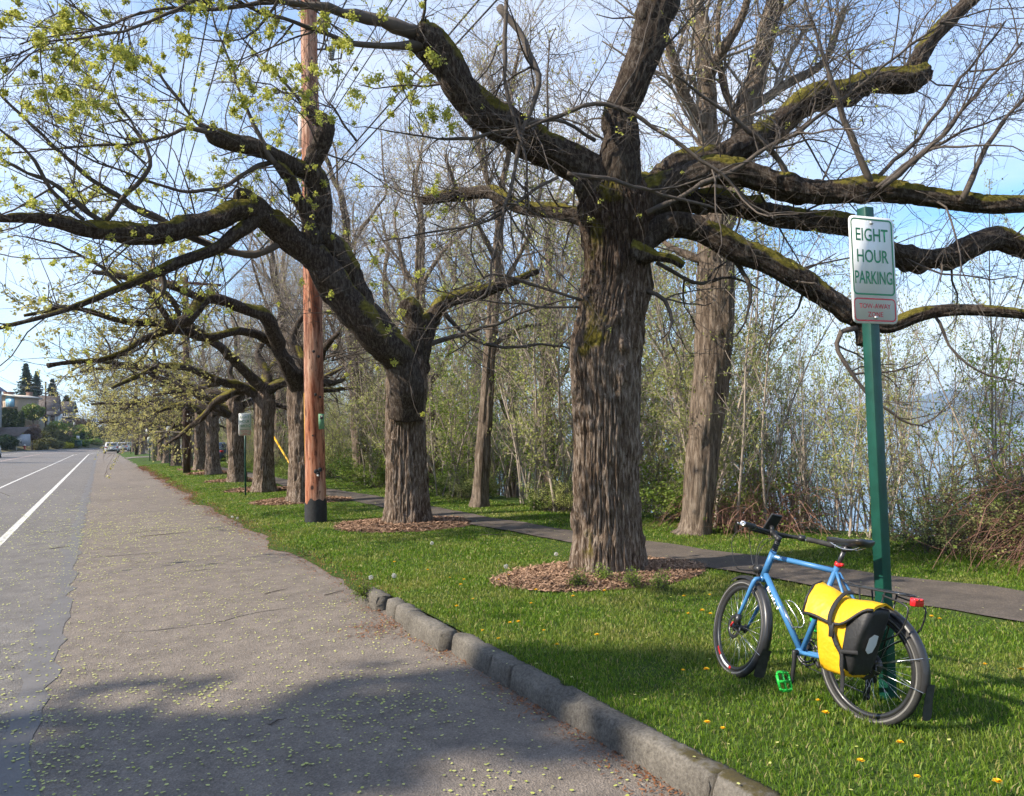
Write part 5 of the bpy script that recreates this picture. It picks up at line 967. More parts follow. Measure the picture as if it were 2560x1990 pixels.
class SB(MB):
    """parts that turn with the handlebar"""
    def add(s, V, Fs, attr=None, mi=0): return MB.add(s, steer(np.asarray(V, float).reshape(-1, 3)), Fs, attr, mi)
def wheel(B, c, rear):
    root = B(); n = 72; a = np.arange(n) * 2 * np.pi / n; ring = lambda r: np.stack([a * 0 + c[0], c[1] + r * np.cos(a), c[2] + r * np.sin(a)], -1)
    def torus(r, prof, m, name, par, smooth=True, attr=None):
        b = B(); pr = np.array(prof); k = len(pr); V = np.stack([np.repeat((c[0] + pr[:, 0])[None], n, 0), c[1] + (r + pr[:, 1])[None] * np.cos(a)[:, None], c[2] + (r + pr[:, 1])[None] * np.sin(a)[:, None]], -1); b.add(V, ringfaces(n, k, True)); return b.obj(name, m, par, smooth)
    w_ = empty('wheel'); w_.parent = bike; tr = 0.0235; th = np.arange(14) * 2 * np.pi / 14
    torus(WR - tr, [(tr * math.cos(t), tr * math.sin(t)) for t in th], MATS['rubber'], 'tyre', w_)
    for sx in (-1, 1): torus(WR - tr, [(sx * (tr * 0.93), -0.010), (sx * (tr * 1.02), -0.004), (sx * (tr * 1.02), -0.001), (sx * tr * 0.93, 0.004)], MATS['tyre_side'], 'reflective_band', w_)
    torus(WR - 0.060, [(-0.013, 0.017), (0.013, 0.017), (0.012, 0.0), (0.004, -0.010), (-0.004, -0.010), (-0.012, 0.0)], MATS['plastic_black'], 'rim', w_, False)
    b = B(); hw = 0.055 if rear else 0.035
    for k in range(32):
        t = 2 * math.pi * k / 32; sx = 1 if k % 2 else -1; t2 = t + (0.55 if (k // 2) % 2 else -0.55); p = (c[0] + sx * hw * 0.8, c[1] + 0.03 * math.cos(t2), c[2] + 0.03 * math.sin(t2)); q = (c[0], c[1] + (WR - 0.066) * math.cos(t), c[2] + (WR - 0.066) * math.sin(t)); b.tube([p, q], 0.0010, 4)
    o = b.obj('spokes', MATS['spoke_steel'], w_); o['kind'] = 'stuff'
    b = B(); b.lathe([(0.012, -0.065), (0.016, -0.05), (0.032, -0.04), (0.02, -0.03), (0.018, 0.03), (0.032, 0.04), (0.016, 0.05), (0.012, 0.065)], 16, tuple(c), (1, 0, 0)); b.obj('hub', MATS['dark_alloy'], w_, True)
    b = B(); m_ = 40; t = np.arange(m_) * 2 * np.pi / m_; ro = 0.080 + 0.003 * np.sign(np.sin(t * 10)); 
    for r_, xx in ((ro, -0.042), (ro, -0.044)): pass
    V = np.concatenate([np.stack([t * 0 + c[0] - 0.042, c[1] + ro * np.cos(t), c[2] + ro * np.sin(t)], -1), np.stack([t * 0 + c[0] - 0.042, c[1] + 0.055 * np.cos(t), c[2] + 0.055 * np.sin(t)], -1), np.stack([t * 0 + c[0] - 0.044, c[1] + 0.055 * np.cos(t), c[2] + 0.055 * np.sin(t)], -1), np.stack([t * 0 + c[0] - 0.044, c[1] + ro * np.cos(t), c[2] + ro * np.sin(t)], -1)]); b.add(V, ringfaces(4, m_, True))
    for k in range(6): t_ = k * math.pi / 3; b.bar((c[0] - 0.043, c[1] + 0.02 * math.cos(t_), c[2] + 0.02 * math.sin(t_)), (c[0] - 0.043, c[1] + 0.06 * math.cos(t_ + 0.5), c[2] + 0.06 * math.sin(t_ + 0.5)), 0.006, 0.002)
    b.obj('brake_disc', MATS['dark_alloy'], w_)
    if not rear:
        for t0_, t1_, m in ((R_(218), R_(232), 'clamp_red'), (R_(233), R_(262), 'decal_white'), (R_(263), R_(268), 'clamp_red')):
            b = B(); tt_ = np.linspace(t0_, t1_, 8); r0, r1 = WR - 0.062, WR - 0.046; V = np.concatenate([np.stack([tt_ * 0 + c[0] - 0.0142, c[1] - r * np.cos(tt_), c[2] + r * np.sin(tt_)], -1) for r in (r0, r1)]); i = np.arange(7); b.add(V, np.stack([i, i + 1, 9 + i, 8 + i], -1)); b.obj('rim_decal', MATS[m], w_)
    else:
        b = B()
        for k in range(7): r_ = 0.062 - 0.005 * k; b.lathe([(r_, 0), (r_, 0.003)], 20, (0.03 + 0.005 * k, c[1], c[2]), (1, 0, 0))
        b.obj('cassette', MATS['dark_alloy'], w_)
    return w_
wheel(MB, RH, True); wheel(SB, FH, False)
fr = empty('frame'); fr.parent = bike
def tube_part(name, P, r, m='bike_blue', n=14, B=MB, par=None, sp=0): b = B(); b.tube(P, r, n, smooth_path=sp); return b.obj(name, MATS[m], par or fr, True)
tube_part('top_tube', [HT + (HB - HT) * 0.22, SC - (SC - BB) * 0.06], 0.0165); dt = tube_part('down_tube', [HB + (HT - HB) * 0.12, BB], 0.0195); tube_part('seat_tube', [BB, SC + (SC - BB) * 0.01], 0.0165); tube_part('head_tube', [HB, HT], 0.0215); 
tube_part('bottom_bracket', [BB + (-0.036, 0, 0), BB + (0.036, 0, 0)], 0.022)
for sx in (-1, 1):
    tube_part('chainstay', [BB + (sx * 0.025, -0.01, 0), (sx * 0.05, 0.25, BB[2] + 0.015), (sx * 0.066, 0.02, WR)], [0.0125, 0.012, 0.0085], sp=0.05); tube_part('seatstay', [SC + (sx * 0.012, -0.004, -0.04), (sx * 0.05, 0.12, 0.60), (sx * 0.066, 0.0, WR)], [0.009, 0.0085, 0.0075], sp=0.05)
    b = MB(); b.box((sx * 0.066, 0.0, WR), (0.006, 0.04, 0.05)); b.obj('dropout', MATS['bike_blue'], fr)
# fork: crown and two blades, steered
fk = empty('fork'); fk.parent = bike; dwn = (HB - HT) / np.linalg.norm(HB - HT)
b = SB(); b.tube([HB + dwn * 0.002, HB + dwn * 0.04], 0.019, 12); b.obj('crown', MATS['bike_blue'], fk, True)
for sx in (-1, 1): tube_part('blade', [HB + dwn * 0.025 + (sx * 0.012, 0, 0), HB + dwn * 0.035 + (sx * 0.045, 0, 0), HB + dwn * 0.09 + (sx * 0.054, 0, 0), HB + dwn * 0.25 + (sx * 0.054, 0.008, 0), FH + (sx * 0.053, -0.006, 0.01)], [0.014, 0.015, 0.0145, 0.012, 0.008], B=SB, par=fk, sp=0.03)
b = SB(); b.box(FH + (-0.062, -0.06, 0.055), (0.03, 0.04, 0.07)); b.obj('brake_caliper', MATS['dark_alloy'], fk); b = SB(); b.tube([FH + (-0.075, 0, 0), FH + (-0.07, -0.002, 0.0), FH + (-0.085, -0.05, 0.03)], 0.006, 8); b.obj('quick_release', MATS['clamp_red'], fk)
# lettering on the down tube and top tube
def tube_text(s, A, Bp, h_, r, f0, f1, par, m='decal_white'):
    V, fs = text_mesh(s, 1.0, 1.0, 0.03); V = V - (V.max(0) + V.min(0)) / 2; e = V.max(0) - V.min(0); A = np.array(A); Bp = np.array(Bp); t = (Bp - A); Ln = np.linalg.norm(t); t /= Ln; nrm = np.array([-1.0, 0, 0]); up_ = np.cross(nrm, t); u = V[:, 0] / e[0] * Ln * (f1 - f0) + Ln * (f0 + f1) / 2; ww = V[:, 1] / e[1] * h_; th = ww / r
    Q = A + t * u[:, None] + nrm * (np.cos(th) * (r + 0.0012))[:, None] + up_ * (np.sin(th) * (r + 0.0012))[:, None]; b = MB(); b.add(Q, fs); return b.obj('lettering', MATS[m], par)
tube_text('SURLY', HB, BB, 0.034, 0.0198, 0.16, 0.48, dt); tube_text('Ogre', HT + (HB - HT) * 0.22, SC, 0.014, 0.0168, 0.08, 0.2, fr.children[0])
# cockpit
ck = empty('cockpit'); ck.parent = bike; upx = -dwn
b = SB(); b.tube([HT, HT + upx * 0.075], 0.0175, 14)
for k in range(5): b.lathe([(0.0195, 0), (0.0195, 0.010)], 14, tuple(HT + upx * (0.004 + 0.014 * k)), tuple(upx))
b.obj('spacers', MATS['plastic_black'], ck, True); ST = HT + upx * 0.085; CL = ST + np.array([0, 0.075, 0.035])
b = SB(); b.tube([ST - upx * 0.02, ST + upx * 0.018], 0.019, 12); b.tube([ST, CL], [0.017, 0.016], 10); b.tube([CL + (-0.025, 0, 0), CL + (0.025, 0, 0)], 0.021, 12); b.obj('stem', MATS['bike_black'], ck, True)
hb = empty('handlebar'); hb.parent = bike
def half(sx): return [CL, CL + (sx * 0.06, 0.0, 0.004), CL + (sx * 0.125, -0.012, 0.006), CL + (sx * 0.175, -0.045, 0.008), CL + (sx * 0.25, -0.11, 0.006), CL + (sx * 0.335, -0.19, 0.0)]
for sx in (-1, 1):
    P = np.array(half(sx)); b = SB(); b.tube(P[:4], 0.0115, 10, smooth_path=0.02); b.obj('bar', MATS['bike_black'], hb, True)
    b = SB(); b.tube([P[3] * 0.6 + P[4] * 0.4, P[4], P[5]], [0.0165, 0.0165, 0.0185], 12, smooth_path=0.03); b.obj('grip', MATS['rubber'], hb, True)
    b = SB(); b.lathe([(0.018, 0), (0.018, 0.006), (0.010, 0.008), (0.008, 0.007)], 16, tuple(P[5]), tuple(P[5] - P[4])); b.obj('end_plug', MATS['alloy'], hb, True)
    dv = (P[4] - P[3]) / np.linalg.norm(P[4] - P[3]); out = np.array([sx * 0.55, 0.80, -0.05]); q0 = P[3] + out * 0.02; b = SB(); b.tube([q0 - dv * 0.01, q0 + out * 0.045 + dv * 0.01, q0 + out * 0.05 + dv * 0.07, q0 + out * 0.035 + dv * 0.15], [0.012, 0.008, 0.006, 0.005], 8, smooth_path=0.02); b.obj('brake_lever', MATS['alloy'], hb, True)
    b = SB(); b.lathe([(0.02, -0.022), (0.02, 0.022)], 12, tuple(P[3] + dv * 0.01), tuple(dv)); b.obj('lever_clamp', MATS['plastic_black'], hb, True)
b = SB(); P = [CL + (-0.15, -0.03, 0.007), CL + (-0.135, 0.05, 0.005), CL + (-0.09, 0.11, 0.0), CL + (0, 0.13, 0), CL + (0.09, 0.11, 0.0), CL + (0.135, 0.05, 0.005), CL + (0.15, -0.03, 0.007)]; b.tube(P, 0.013, 10, smooth_path=0.02); b.obj('front_loop', MATS['rubber'], hb, True)
b = SB(); Mt = np.array(Matrix.Rotation(R_(52), 3, 'X')); b.box(CL + (0.0, 0.03, 0.062), (0.082, 0.016, 0.155), 0.0, tilt=np.array(Matrix.Rotation(R_(38), 3, 'X'))); ph = b.obj('phone_mount', MATS['plastic_black'], ck); bm_ = ph.modifiers.new('bevel', 'BEVEL'); bm_.width = 0.006; bm_.segments = 3
b = SB(); b.tube([CL + (0, 0.012, 0.01), CL + (0, 0.025, 0.045)], 0.014, 10); b.obj('mount_arm', MATS['bike_black'], ck, True)
b = SB()
for pts_ in ([half(-1)[3] + (-0.02, 0.05, 0), half(-1)[3] + (-0.06, 0.13, -0.10), half(-1)[3] + (0.0, 0.12, -0.28), HB + (-0.02, 0.10, 0.02), HB + (-0.02, 0.03, -0.03)], [half(1)[3] + (0, 0.03, 0), CL + (0.06, 0.2, -0.05), CL + (0.02, 0.18, -0.2), HB + (0.0, 0.10, 0.05), HB + (-0.02, 0.03, -0.02)], [half(-1)[3] + (0, 0.03, -0.01), CL + (-0.05, 0.19, -0.06), CL + (-0.03, 0.13, -0.22), HB + (-0.03, 0.02, 0.03)], [CL + (0.05, 0.02, -0.01), CL + (0.02, 0.12, -0.09), CL + (-0.02, 0.10, -0.2), HB + (0.01, 0.04, 0.0)]): b.tube(pts_, 0.0026, 5, smooth_path=0.03)
o = b.obj('cables', MATS['cable'], ck, True); o['kind'] = 'stuff'
hl = HB + np.array([0, 0.075, 0.035]); b = SB(); b.lathe([(0.012, -0.035), (0.026, -0.028), (0.031, 0.0), (0.031, 0.025), (0.027, 0.028)], 16, tuple(hl), (0, 1, 0)); o = b.obj('headlight', MATS['plastic_black'], bike, True); b = SB(); b.lathe([(0.026, 0.0285), (0.02, 0.03)], 16, tuple(hl), (0, 1, 0)); b.obj('lens', MATS['alloy'], o); b = SB(); b.tube([hl, hl + (0, -0.02, -0.05), HB + (0, 0.02, -0.03)], 0.006, 6); b.obj('bracket', MATS['bike_black'], o)
# saddle, seatpost
SP = SC + (SC - BB) / np.linalg.norm(SC - BB) * 0.115; b = MB(); b.tube([SC - (SC - BB) * 0.05, SP], 0.0138, 12); b.obj('seatpost', MATS['dark_alloy'], bike, True)
b = MB(); b.tube([SC - (SC - BB) * 0.002, SC + (SC - BB) * 0.035], 0.0215, 16); b.box(SC + (SC - BB) * 0.018 + (0, -0.026, 0), (0.022, 0.016, 0.018)); b.obj('seat_clamp', MATS['clamp_red'], bike)
st = [(-0.135, 0.052, 0.012, 0.028), (-0.12, 0.076, 0.016, 0.036), (-0.08, 0.080, 0.012, 0.040), (-0.03, 0.062, 0.004, 0.036), (0.03, 0.034, 0.0, 0.030), (0.09, 0.022, 0.004, 0.028), (0.14, 0.018, 0.004, 0.024), (0.155, 0.010, 0.0, 0.014)]
b = MB(); V = []; n = 20; sc_ = SP + np.array([0, -0.025, 0.042])
for (y, hw, z, th) in st:
    for k in range(n): t = 2 * math.pi * k / n; cxx = math.copysign(abs(math.cos(t)) ** 0.75, math.cos(t)); szz = math.sin(t); V.append(sc_ + (hw * cxx, y, z + (0.014 * abs(szz) ** 0.6 if szz > 0 else -th * abs(szz) ** 1.3)))
b.add(V, [ringfaces(len(st), n), np.array([list(range(n))[::-1]]), np.array([list(range((len(st) - 1) * n, len(st) * n))])]); sd = b.obj('saddle', MATS['plastic_black'], bike, True); ss = sd.modifiers.new('sub', 'SUBSURF'); ss.levels = ss.render_levels = 1
b = MB()
for sx in (-1, 1): b.tube([sc_ + (sx * 0.03, -0.11, -0.012), sc_ + (sx * 0.022, -0.05, -0.04), sc_ + (sx * 0.02, 0.04, -0.042), sc_ + (sx * 0.01, 0.13, -0.012)], 0.0035, 6, smooth_path=0.02)
b.obj('rails', MATS['alloy'], sd, True); b = MB(); b.box(SP + (0, -0.01, 0.0), (0.045, 0.04, 0.03)); b.obj('clamp_head', MATS['dark_alloy'], sd)
# drivetrain
def crank(sx, ang):
    dr = np.array([0, math.sin(ang), -math.cos(ang)]); a0 = BB + (sx * 0.060, 0, 0); a1 = a0 + dr * 0.172 + (sx * 0.012, 0, 0); c_ = empty('crank'); c_.parent = bike; b = MB(); b.tube([a0 - dr * 0.012, a0, a0 + dr * 0.05, a1, a1 + dr * 0.012], [0.014, 0.017, 0.0135, 0.013, 0.010], 10); b.tube([BB, a0], 0.014, 10); b.obj('arm', MATS['bike_black'], c_, True)
    pc = a1 + (sx * 0.068, 0, 0); b = MB(); fy, fx = 0.052, 0.049; tl = 1.15; rot = np.array(Matrix.Rotation(tl, 3, 'X'))
    fp = [(-fx, -fy * 0.7), (-fx * 0.7, -fy), (fx * 0.7, -fy), (fx, -fy * 0.7), (fx, fy * 0.7), (fx * 0.7, fy), (-fx * 0.7, fy), (-fx, fy * 0.7)]
    for i in range(8): p, q = fp[i], fp[(i + 1) % 8]; b.bar(pc + rot @ np.array([p[0], p[1], 0]), pc + rot @ np.array([q[0], q[1], 0]), 0.010, 0.016)
    b.bar(pc + (-fx, 0, 0), pc + (fx, 0, 0), 0.018, 0.015); b.bar(pc + rot @ np.array([0, -fy, 0]), pc + rot @ np.array([0, fy, 0]), 0.009, 0.014)
    for px_ in (-0.04, -0.012, 0.014, 0.04):
        for py_ in (-0.048, 0.048):
            for sz in (-1, 1): b.bar(pc + rot @ np.array([px_, py_, 0]), pc + rot @ np.array([px_, py_, sz * 0.014]), 0.004)
    b.tube([a1, pc + (-sx * fx, 0, 0)], 0.007, 8); b.obj('pedal', MATS['pedal_green'], c_); return c_
crank(-1, -0.03); crank(1, -0.03 + math.pi)
b = MB()
for r_, xx in ((0.085, 0.046), (0.065, 0.040)):
    m_ = 72; t = np.arange(m_) * 2 * np.pi / m_; ro = r_ + 0.0025 * np.sign(np.sin(t * 18)); V = np.concatenate([np.stack([t * 0 + x_ + BB[0], BB[1] + rr_ * np.cos(t), BB[2] + rr_ * np.sin(t)], -1) for x_, rr_ in ((xx, ro), (xx, ro * 0 + r_ - 0.014), (xx + 0.003, ro * 0 + r_ - 0.014), (xx + 0.003, ro))]); b.add(V, ringfaces(4, m_, True))
for k in range(5): t_ = k * 1.2566; b.bar(BB + (0.05, 0.01 * math.cos(t_), 0.01 * math.sin(t_)), BB + (0.05, 0.075 * math.cos(t_), 0.075 * math.sin(t_)), 0.014, 0.006)
b.obj('chainring', MATS['dark_alloy'], bike); b = MB(); b.tube([BB + (0.048, 0.0, 0.086), (0.04, 0.0, WR + 0.05)], 0.004, 5); b.tube([BB + (0.048, 0.0, -0.086), (0.045, 0.05, WR - 0.17), (0.04, 0.02, WR - 0.19)], 0.004, 5); b.obj('chain', MATS['dark_alloy'], bike)
b = MB(); b.box((0.055, 0.012, WR - 0.06), (0.02, 0.04, 0.08)); b.bar((0.05, 0.03, WR - 0.09), (0.045, 0.04, WR - 0.19), 0.012, 0.03)
for z_ in (WR - 0.09, WR - 0.185): b.lathe([(0.02, -0.003), (0.02, 0.003)], 14, (0.045, 0.035, z_), (1, 0, 0))
b.obj('derailleur', MATS['bike_black'], bike)
# bottle cage on the down tube
dd_ = (BB - HB) / np.linalg.norm(BB - HB); nn_ = np.array([0, -dd_[2], dd_[1]]); nn_ = nn_ if nn_[1] < 0 else -nn_; q = HB + dd_ * 0.235
b = MB(); b.bar(q + nn_ * 0.026, q + dd_ * 0.16 + nn_ * 0.026, 0.02, 0.006); cg = b.obj('cage_plate', MATS['alloy'], bike)
b = MB()
for sx in (-1, 1): b.tube([q + dd_ * 0.15 + nn_ * 0.03 + (sx * 0.012, 0, 0), q + dd_ * 0.17 + nn_ * 0.08 + (sx * 0.02, 0, 0), q + dd_ * 0.12 + nn_ * 0.105 + (sx * 0.034, 0, 0), q + dd_ * 0.02 + nn_ * 0.095 + (sx * 0.034, 0, 0), q - dd_ * 0.012 + nn_ * 0.075 + (sx * 0.01, 0, 0)], 0.003, 6, smooth_path=0.015)
b.obj('cage_wire', MATS['alloy'], cg, True)
# mudguards
def guard(B, c, a0, a1, name, flap=None):
    n = 36; a = np.linspace(R_(a0), R_(a1), n); pr = [(-0.029, -0.012), (-0.026, 0.002), (-0.012, 0.010), (0, 0.012), (0.012, 0.010), (0.026, 0.002), (0.029, -0.012)]; r = WR + 0.016; b = B(); V = []
    for e in (0, 0.0018):
        for t in a:
            for (x, h_) in pr: V.append((c[0] + x, c[1] + (r + h_ + e) * math.cos(t), c[2] + (r + h_ + e) * math.sin(t)))
    k = 7; i = np.arange(n - 1)[:, None]; j = np.arange(k - 1)[None]; Q = np.stack([i * k + j, i * k + j + 1, (i + 1) * k + j + 1, (i + 1) * k + j], -1).reshape(-1, 4); b.add(V, [Q, Q[:, ::-1] + n * k]); o = b.obj(name, MATS['plastic_black'], bike, True)
    if flap is not None:
        t = R_(flap); b = B(); ctr = np.array([c[0], c[1] + (r + 0.004) * math.cos(t), c[2] + (r + 0.004) * math.sin(t)]); sgn = -1; tn = np.array([0, math.sin(t), -math.cos(t)]) * (1 if math.cos(t) < 0 else 1); tn = np.array([0, -math.sin(t), math.cos(t)]); tn = tn if tn[2] < 0 else -tn; nr = np.array([0, math.cos(t), math.sin(t)])
        V = []
        for e in (0.014, 0.017):
            for f_, hw in ((-0.05, 0.030), (0.03, 0.034), (0.09, 0.040), (0.125, 0.036), (0.135, 0.02)):
                for s_ in (-1, 1): V.append(ctr + tn * f_ + nr * (e + 0.12 * max(f_, 0)) + np.array([s_ * hw, 0, 0]))
        Q = [[2 * i_, 2 * i_ + 1, 2 * i_ + 3, 2 * i_ + 2] for i_ in range(4)]; b.add(V, [np.array(Q), np.array(Q)[:, ::-1] + 10]); b.obj('mud_flap', MATS['flap_black'], o)
    b = B(); t = R_(flap if flap else a0) ; 
    for s_ in (-1, 1):
        for dt_ in ((0.0,) if B is SB else (0.0, 0.5)): tq = R_(a1 if math.cos(R_(a1)) < 0 else a0) - dt_ * (1 if math.cos(R_(a1)) < 0 else -1); b.tube([c + np.array([s_ * 0.062, 0, 0]), c + np.array([s_ * 0.03, (r + 0.01) * math.cos(tq), (r + 0.01) * math.sin(tq)])], 0.0022, 5)
    b.obj('stay', MATS['alloy'], o); return o
guard(MB, RH, 60, 190, 'rear_mudguard', 190); guard(SB, FH, 62, 200, 'front_mudguard', 200)
# rack, tail light
rk = empty('rack'); rk.parent = bike; RZ = 0.742; b = MB()
for sx in (-1, 1): b.tube([(sx * 0.05, 0.13, RZ), (sx * 0.055, 0.0, RZ), (sx * 0.055, -0.20, RZ + 0.002), (sx * 0.03, -0.235, RZ), (0, -0.238, RZ)], 0.005, 8, smooth_path=0.03)
b.box((0, -0.05, RZ + 0.002), (0.10, 0.26, 0.004))
for y_ in (0.12, 0.0, -0.12): b.tube([(-0.055, y_, RZ), (0.055, y_, RZ)], 0.0045, 6)
b.obj('deck', MATS['plastic_black'], rk, True)
for sx in (-1, 1):
    b = MB(); b.tube([(sx * 0.055, 0.05, RZ), (sx * 0.07, 0.0, WR + 0.04)], 0.005, 8); b.tube([(sx * 0.055, -0.11, RZ), (sx * 0.073, -0.02, WR + 0.04)], 0.005, 8); b.tube([(sx * 0.062, -0.10, RZ - 0.02), (sx * 0.075, -0.235, RZ - 0.045), (sx * 0.078, -0.265, RZ - 0.08), (sx * 0.078, -0.22, RZ - 0.20), (sx * 0.075, -0.07, WR + 0.12), (sx * 0.072, -0.02, WR + 0.04)], 0.005, 8, smooth_path=0.03); b.obj('rack_leg', MATS['plastic_black'], rk, True)
b = MB(); b.tube([(0.02, 0.13, RZ), SC + (0.01, -0.01, -0.07)], 0.004, 6); b.tube([(-0.02, 0.13, RZ), SC + (-0.01, -0.01, -0.07)], 0.004, 6); b.obj('stay', MATS['plastic_black'], rk)
b = MB(); b.box((0, -0.262, RZ - 0.028), (0.082, 0.034, 0.046)); tl_ = b.obj('tail_light', MATS['lamp_red'], bike); bv = tl_.modifiers.new('bevel', 'BEVEL'); bv.width = 0.008; bv.segments = 3
mat('lamp_bright', (0.8, 0.05, 0.03), 0.15, var=0.05, coat=0.8)
for sx in (-1, 1): b = MB(); b.box((sx * 0.018, -0.2805, RZ - 0.014), (0.024, 0.004, 0.012)); b.obj('led_lens', MATS['lamp_bright'], tl_)

# ------------------------------------------------------------------ pannier hung on the left of the rack
mat('pannier_yellow', (0.70, 0.39, 0.012), 0.5, var=0.10, scale=5, bmp=0.6, bscale=7, bdist=0.03, spec=0.35); mat('pannier_black', (0.017, 0.017, 0.018), 0.55, var=0.2, scale=9, bmp=0.4, bscale=10, bdist=0.02); mat('reflector', (0.52, 0.54, 0.56), 0.3, var=0.05); mat('webbing', (0.02, 0.02, 0.021), 0.8, var=0.15, scale=80)
pan = empty('pannier', Vector(bike.location) + bike.rotation_euler.to_matrix() @ Vector((0.0, -0.052, -0.052))); pan.rotation_euler = bike.rotation_euler; pan.scale = (1, 0.96, 1); tag(pan, 'yellow and black roll top pannier hanging on the bicycle rack', 'pannier bag')
X0, X1 = -0.085, -0.275     # inner and outer side
def loft(name, secs, m, par, sub=1, n=28):
    """sections (z, y_rear, y_front, x_in, x_out, shift) as rounded rectangles stacked upwards"""
    b = MB(); V = []
    for (z, y0, y1, xi, xo, rr_) in secs:
        for k in range(n):
            t = 2 * math.pi * (k + 0.5) / n; c_, s_ = math.cos(t), math.sin(t); e = 0.42; cx_ = math.copysign(abs(c_) ** e, c_); cy_2 = math.copysign(abs(s_) ** e, s_); wob = 0.006 * math.sin(z * 40 + t * 3)
            V.append(((xi + xo) / 2 + (xi - xo) / 2 * cx_ + wob, (y0 + y1) / 2 + (y1 - y0) / 2 * cy_2 + wob * 0.5, z + rr_ * cy_2))
    m_ = len(secs); b.add(V, [ringfaces(m_, n), np.array([list(range(n))[::-1]]), np.array([list(range((m_ - 1) * n, m_ * n))])]); o = b.obj(name, MATS[m], par, True); q = o.modifiers.new('sub', 'SUBSURF'); q.levels = q.render_levels = sub; return o
body = loft('body', [(0.318, -0.005, 0.185, -0.10, -0.235, 0), (0.325, -0.02, 0.20, -0.092, -0.25, 0), (0.40, -0.045, 0.215, X0, -0.268, 0), (0.50, -0.075, 0.225, X0, -0.280, 0), (0.60, -0.105, 0.235, X0, -0.278, 0), (0.67, -0.125, 0.235, X0, -0.260, 0), (0.70, -0.13, 0.22, X0, -0.245, 0)], 'pannier_yellow', pan)
# black rear side wrapped over the back of the bag
loft('rear_panel', [(0.322, -0.022, 0.03, -0.094, -0.250, 0), (0.40, -0.054, 0.045, X0 + 0.004, -0.274, 0), (0.50, -0.084, 0.035, X0 + 0.004, -0.286, 0), (0.60, -0.114, 0.03, X0 + 0.004, -0.284, 0), (0.68, -0.136, 0.01, X0 + 0.004, -0.262, 0), (0.715, -0.142, -0.03, X0 + 0.004, -0.242, 0)], 'pannier_black', pan)
# roll top folded down to the front
b = MB(); ny = 16
def prof(u, g): return [(X0 + 0.004, 0.715 + 0.05 * u), (-0.15, 0.742 + 0.055 * u), (-0.215, 0.728 + 0.045 * u), (-0.240 - 0.032 * g, 0.718 - 0.046 * g + 0.02 * u), (-0.252 - 0.046 * g, 0.706 - 0.112 * g)]
V = []
for e in (0.0, -0.012):
    for i_ in range(ny):
        f_ = i_ / (ny - 1); y_ = -0.140 + 0.43 * f_; u = f_ ** 2 * 0.9 - 0.15 * math.sin(f_ * math.pi); g_ = float(sst(0.0, 0.42, f_)) * (1 - 0.15 * f_)
        for (x, z) in prof(u, g_): V.append((x - e * 0.3, y_, z + e + 0.008 * math.sin(f_ * 9)))
k = 5; i = np.arange(ny - 1)[:, None]; j = np.arange(k - 1)[None]; Q = np.stack([i * k + j, i * k + j + 1, (i + 1) * k + j + 1, (i + 1) * k + j], -1).reshape(-1, 4); b.add(V, [Q, Q[:, ::-1] + ny * k, np.array([[q, q + 1, ny * k + q + 1, ny * k + q] for q in range(4)]), np.array([[(ny - 1) * k + q + 1, (ny - 1) * k + q, 2 * ny * k - k + q, 2 * ny * k - k + q + 1] for q in range(4)])])
lid = b.obj('roll_top', MATS['pannier_yellow'], pan, True); q = lid.modifiers.new('sub', 'SUBSURF'); q.levels = q.render_levels = 1
b = MB(); ed = []
for i_ in range(ny): ed.append(np.array(V[i_ * 5 + 4]) + (-0.004, 0, -0.004))
b.tube(ed, 0.0085, 8); b.tube([np.array(V[(ny - 1) * 5 + q]) + (0, 0.004, -0.004) for q in range(5)], 0.0085, 8); b.obj('trim', MATS['pannier_black'], lid, True)
b = MB(); b.tube([(-0.31, 0.07, 0.70), (-0.315, 0.07, 0.61), (-0.298, 0.055, 0.53), (-0.292, 0.02, 0.44), (-0.287, 0.02, 0.36), (-0.27, 0.02, 0.31), (-0.27, 0.02, 0.235)], 0.004, 4)
def strap(P, wd, name, par, th=0.003):
    P = np.array(P, float); P2, _ = cat(P, np.ones(len(P)), 0.02); T, _, _ = frames(P2); b = MB(); xa = np.cross(T, np.array([-1.0, 0, 0])); xa /= np.linalg.norm(xa, axis=1)[:, None]; nr = np.cross(xa, T); V = np.stack([P2 - xa * wd / 2 - nr * th, P2 + xa * wd / 2 - nr * th, P2 + xa * wd / 2 + nr * th, P2 - xa * wd / 2 + nr * th], 1); b.add(V, [ringfaces(len(P2), 4), np.array([[0, 1, 2, 3]]), np.array([[4 * len(P2) - 1, 4 * len(P2) - 2, 4 * len(P2) - 3, 4 * len(P2) - 4]])]); return b.obj(name, MATS['webbing'], par)
strap([(-0.13, 0.085, 0.765), (-0.20, 0.09, 0.752), (-0.272, 0.09, 0.695), (-0.310, 0.09, 0.615), (-0.300, 0.075, 0.545), (-0.294, 0.045, 0.48)], 0.027, 'strap', pan); strap([(-0.294, 0.05, 0.485), (-0.294, 0.012, 0.44), (-0.290, 0.01, 0.38), (-0.272, 0.012, 0.325), (-0.268, 0.014, 0.245)], 0.024, 'strap', pan); strap([(-0.293, 0.02, 0.455), (-0.30, -0.03, 0.462), (-0.285, -0.085, 0.47)], 0.020, 'strap', pan)
b = MB(); b.box((-0.305, 0.078, 0.555), (0.012, 0.030, 0.075)); o = b.obj('buckle', MATS['plastic_black'], pan); bv = o.modifiers.new('bevel', 'BEVEL'); bv.width = 0.004; bv.segments = 2
b = MB(); hx = [(-0.03, 0.045), (0.0, 0.052), (0.03, 0.03), (0.03, -0.035), (0.005, -0.055), (-0.022, -0.045), (-0.035, -0.005)]; V = []
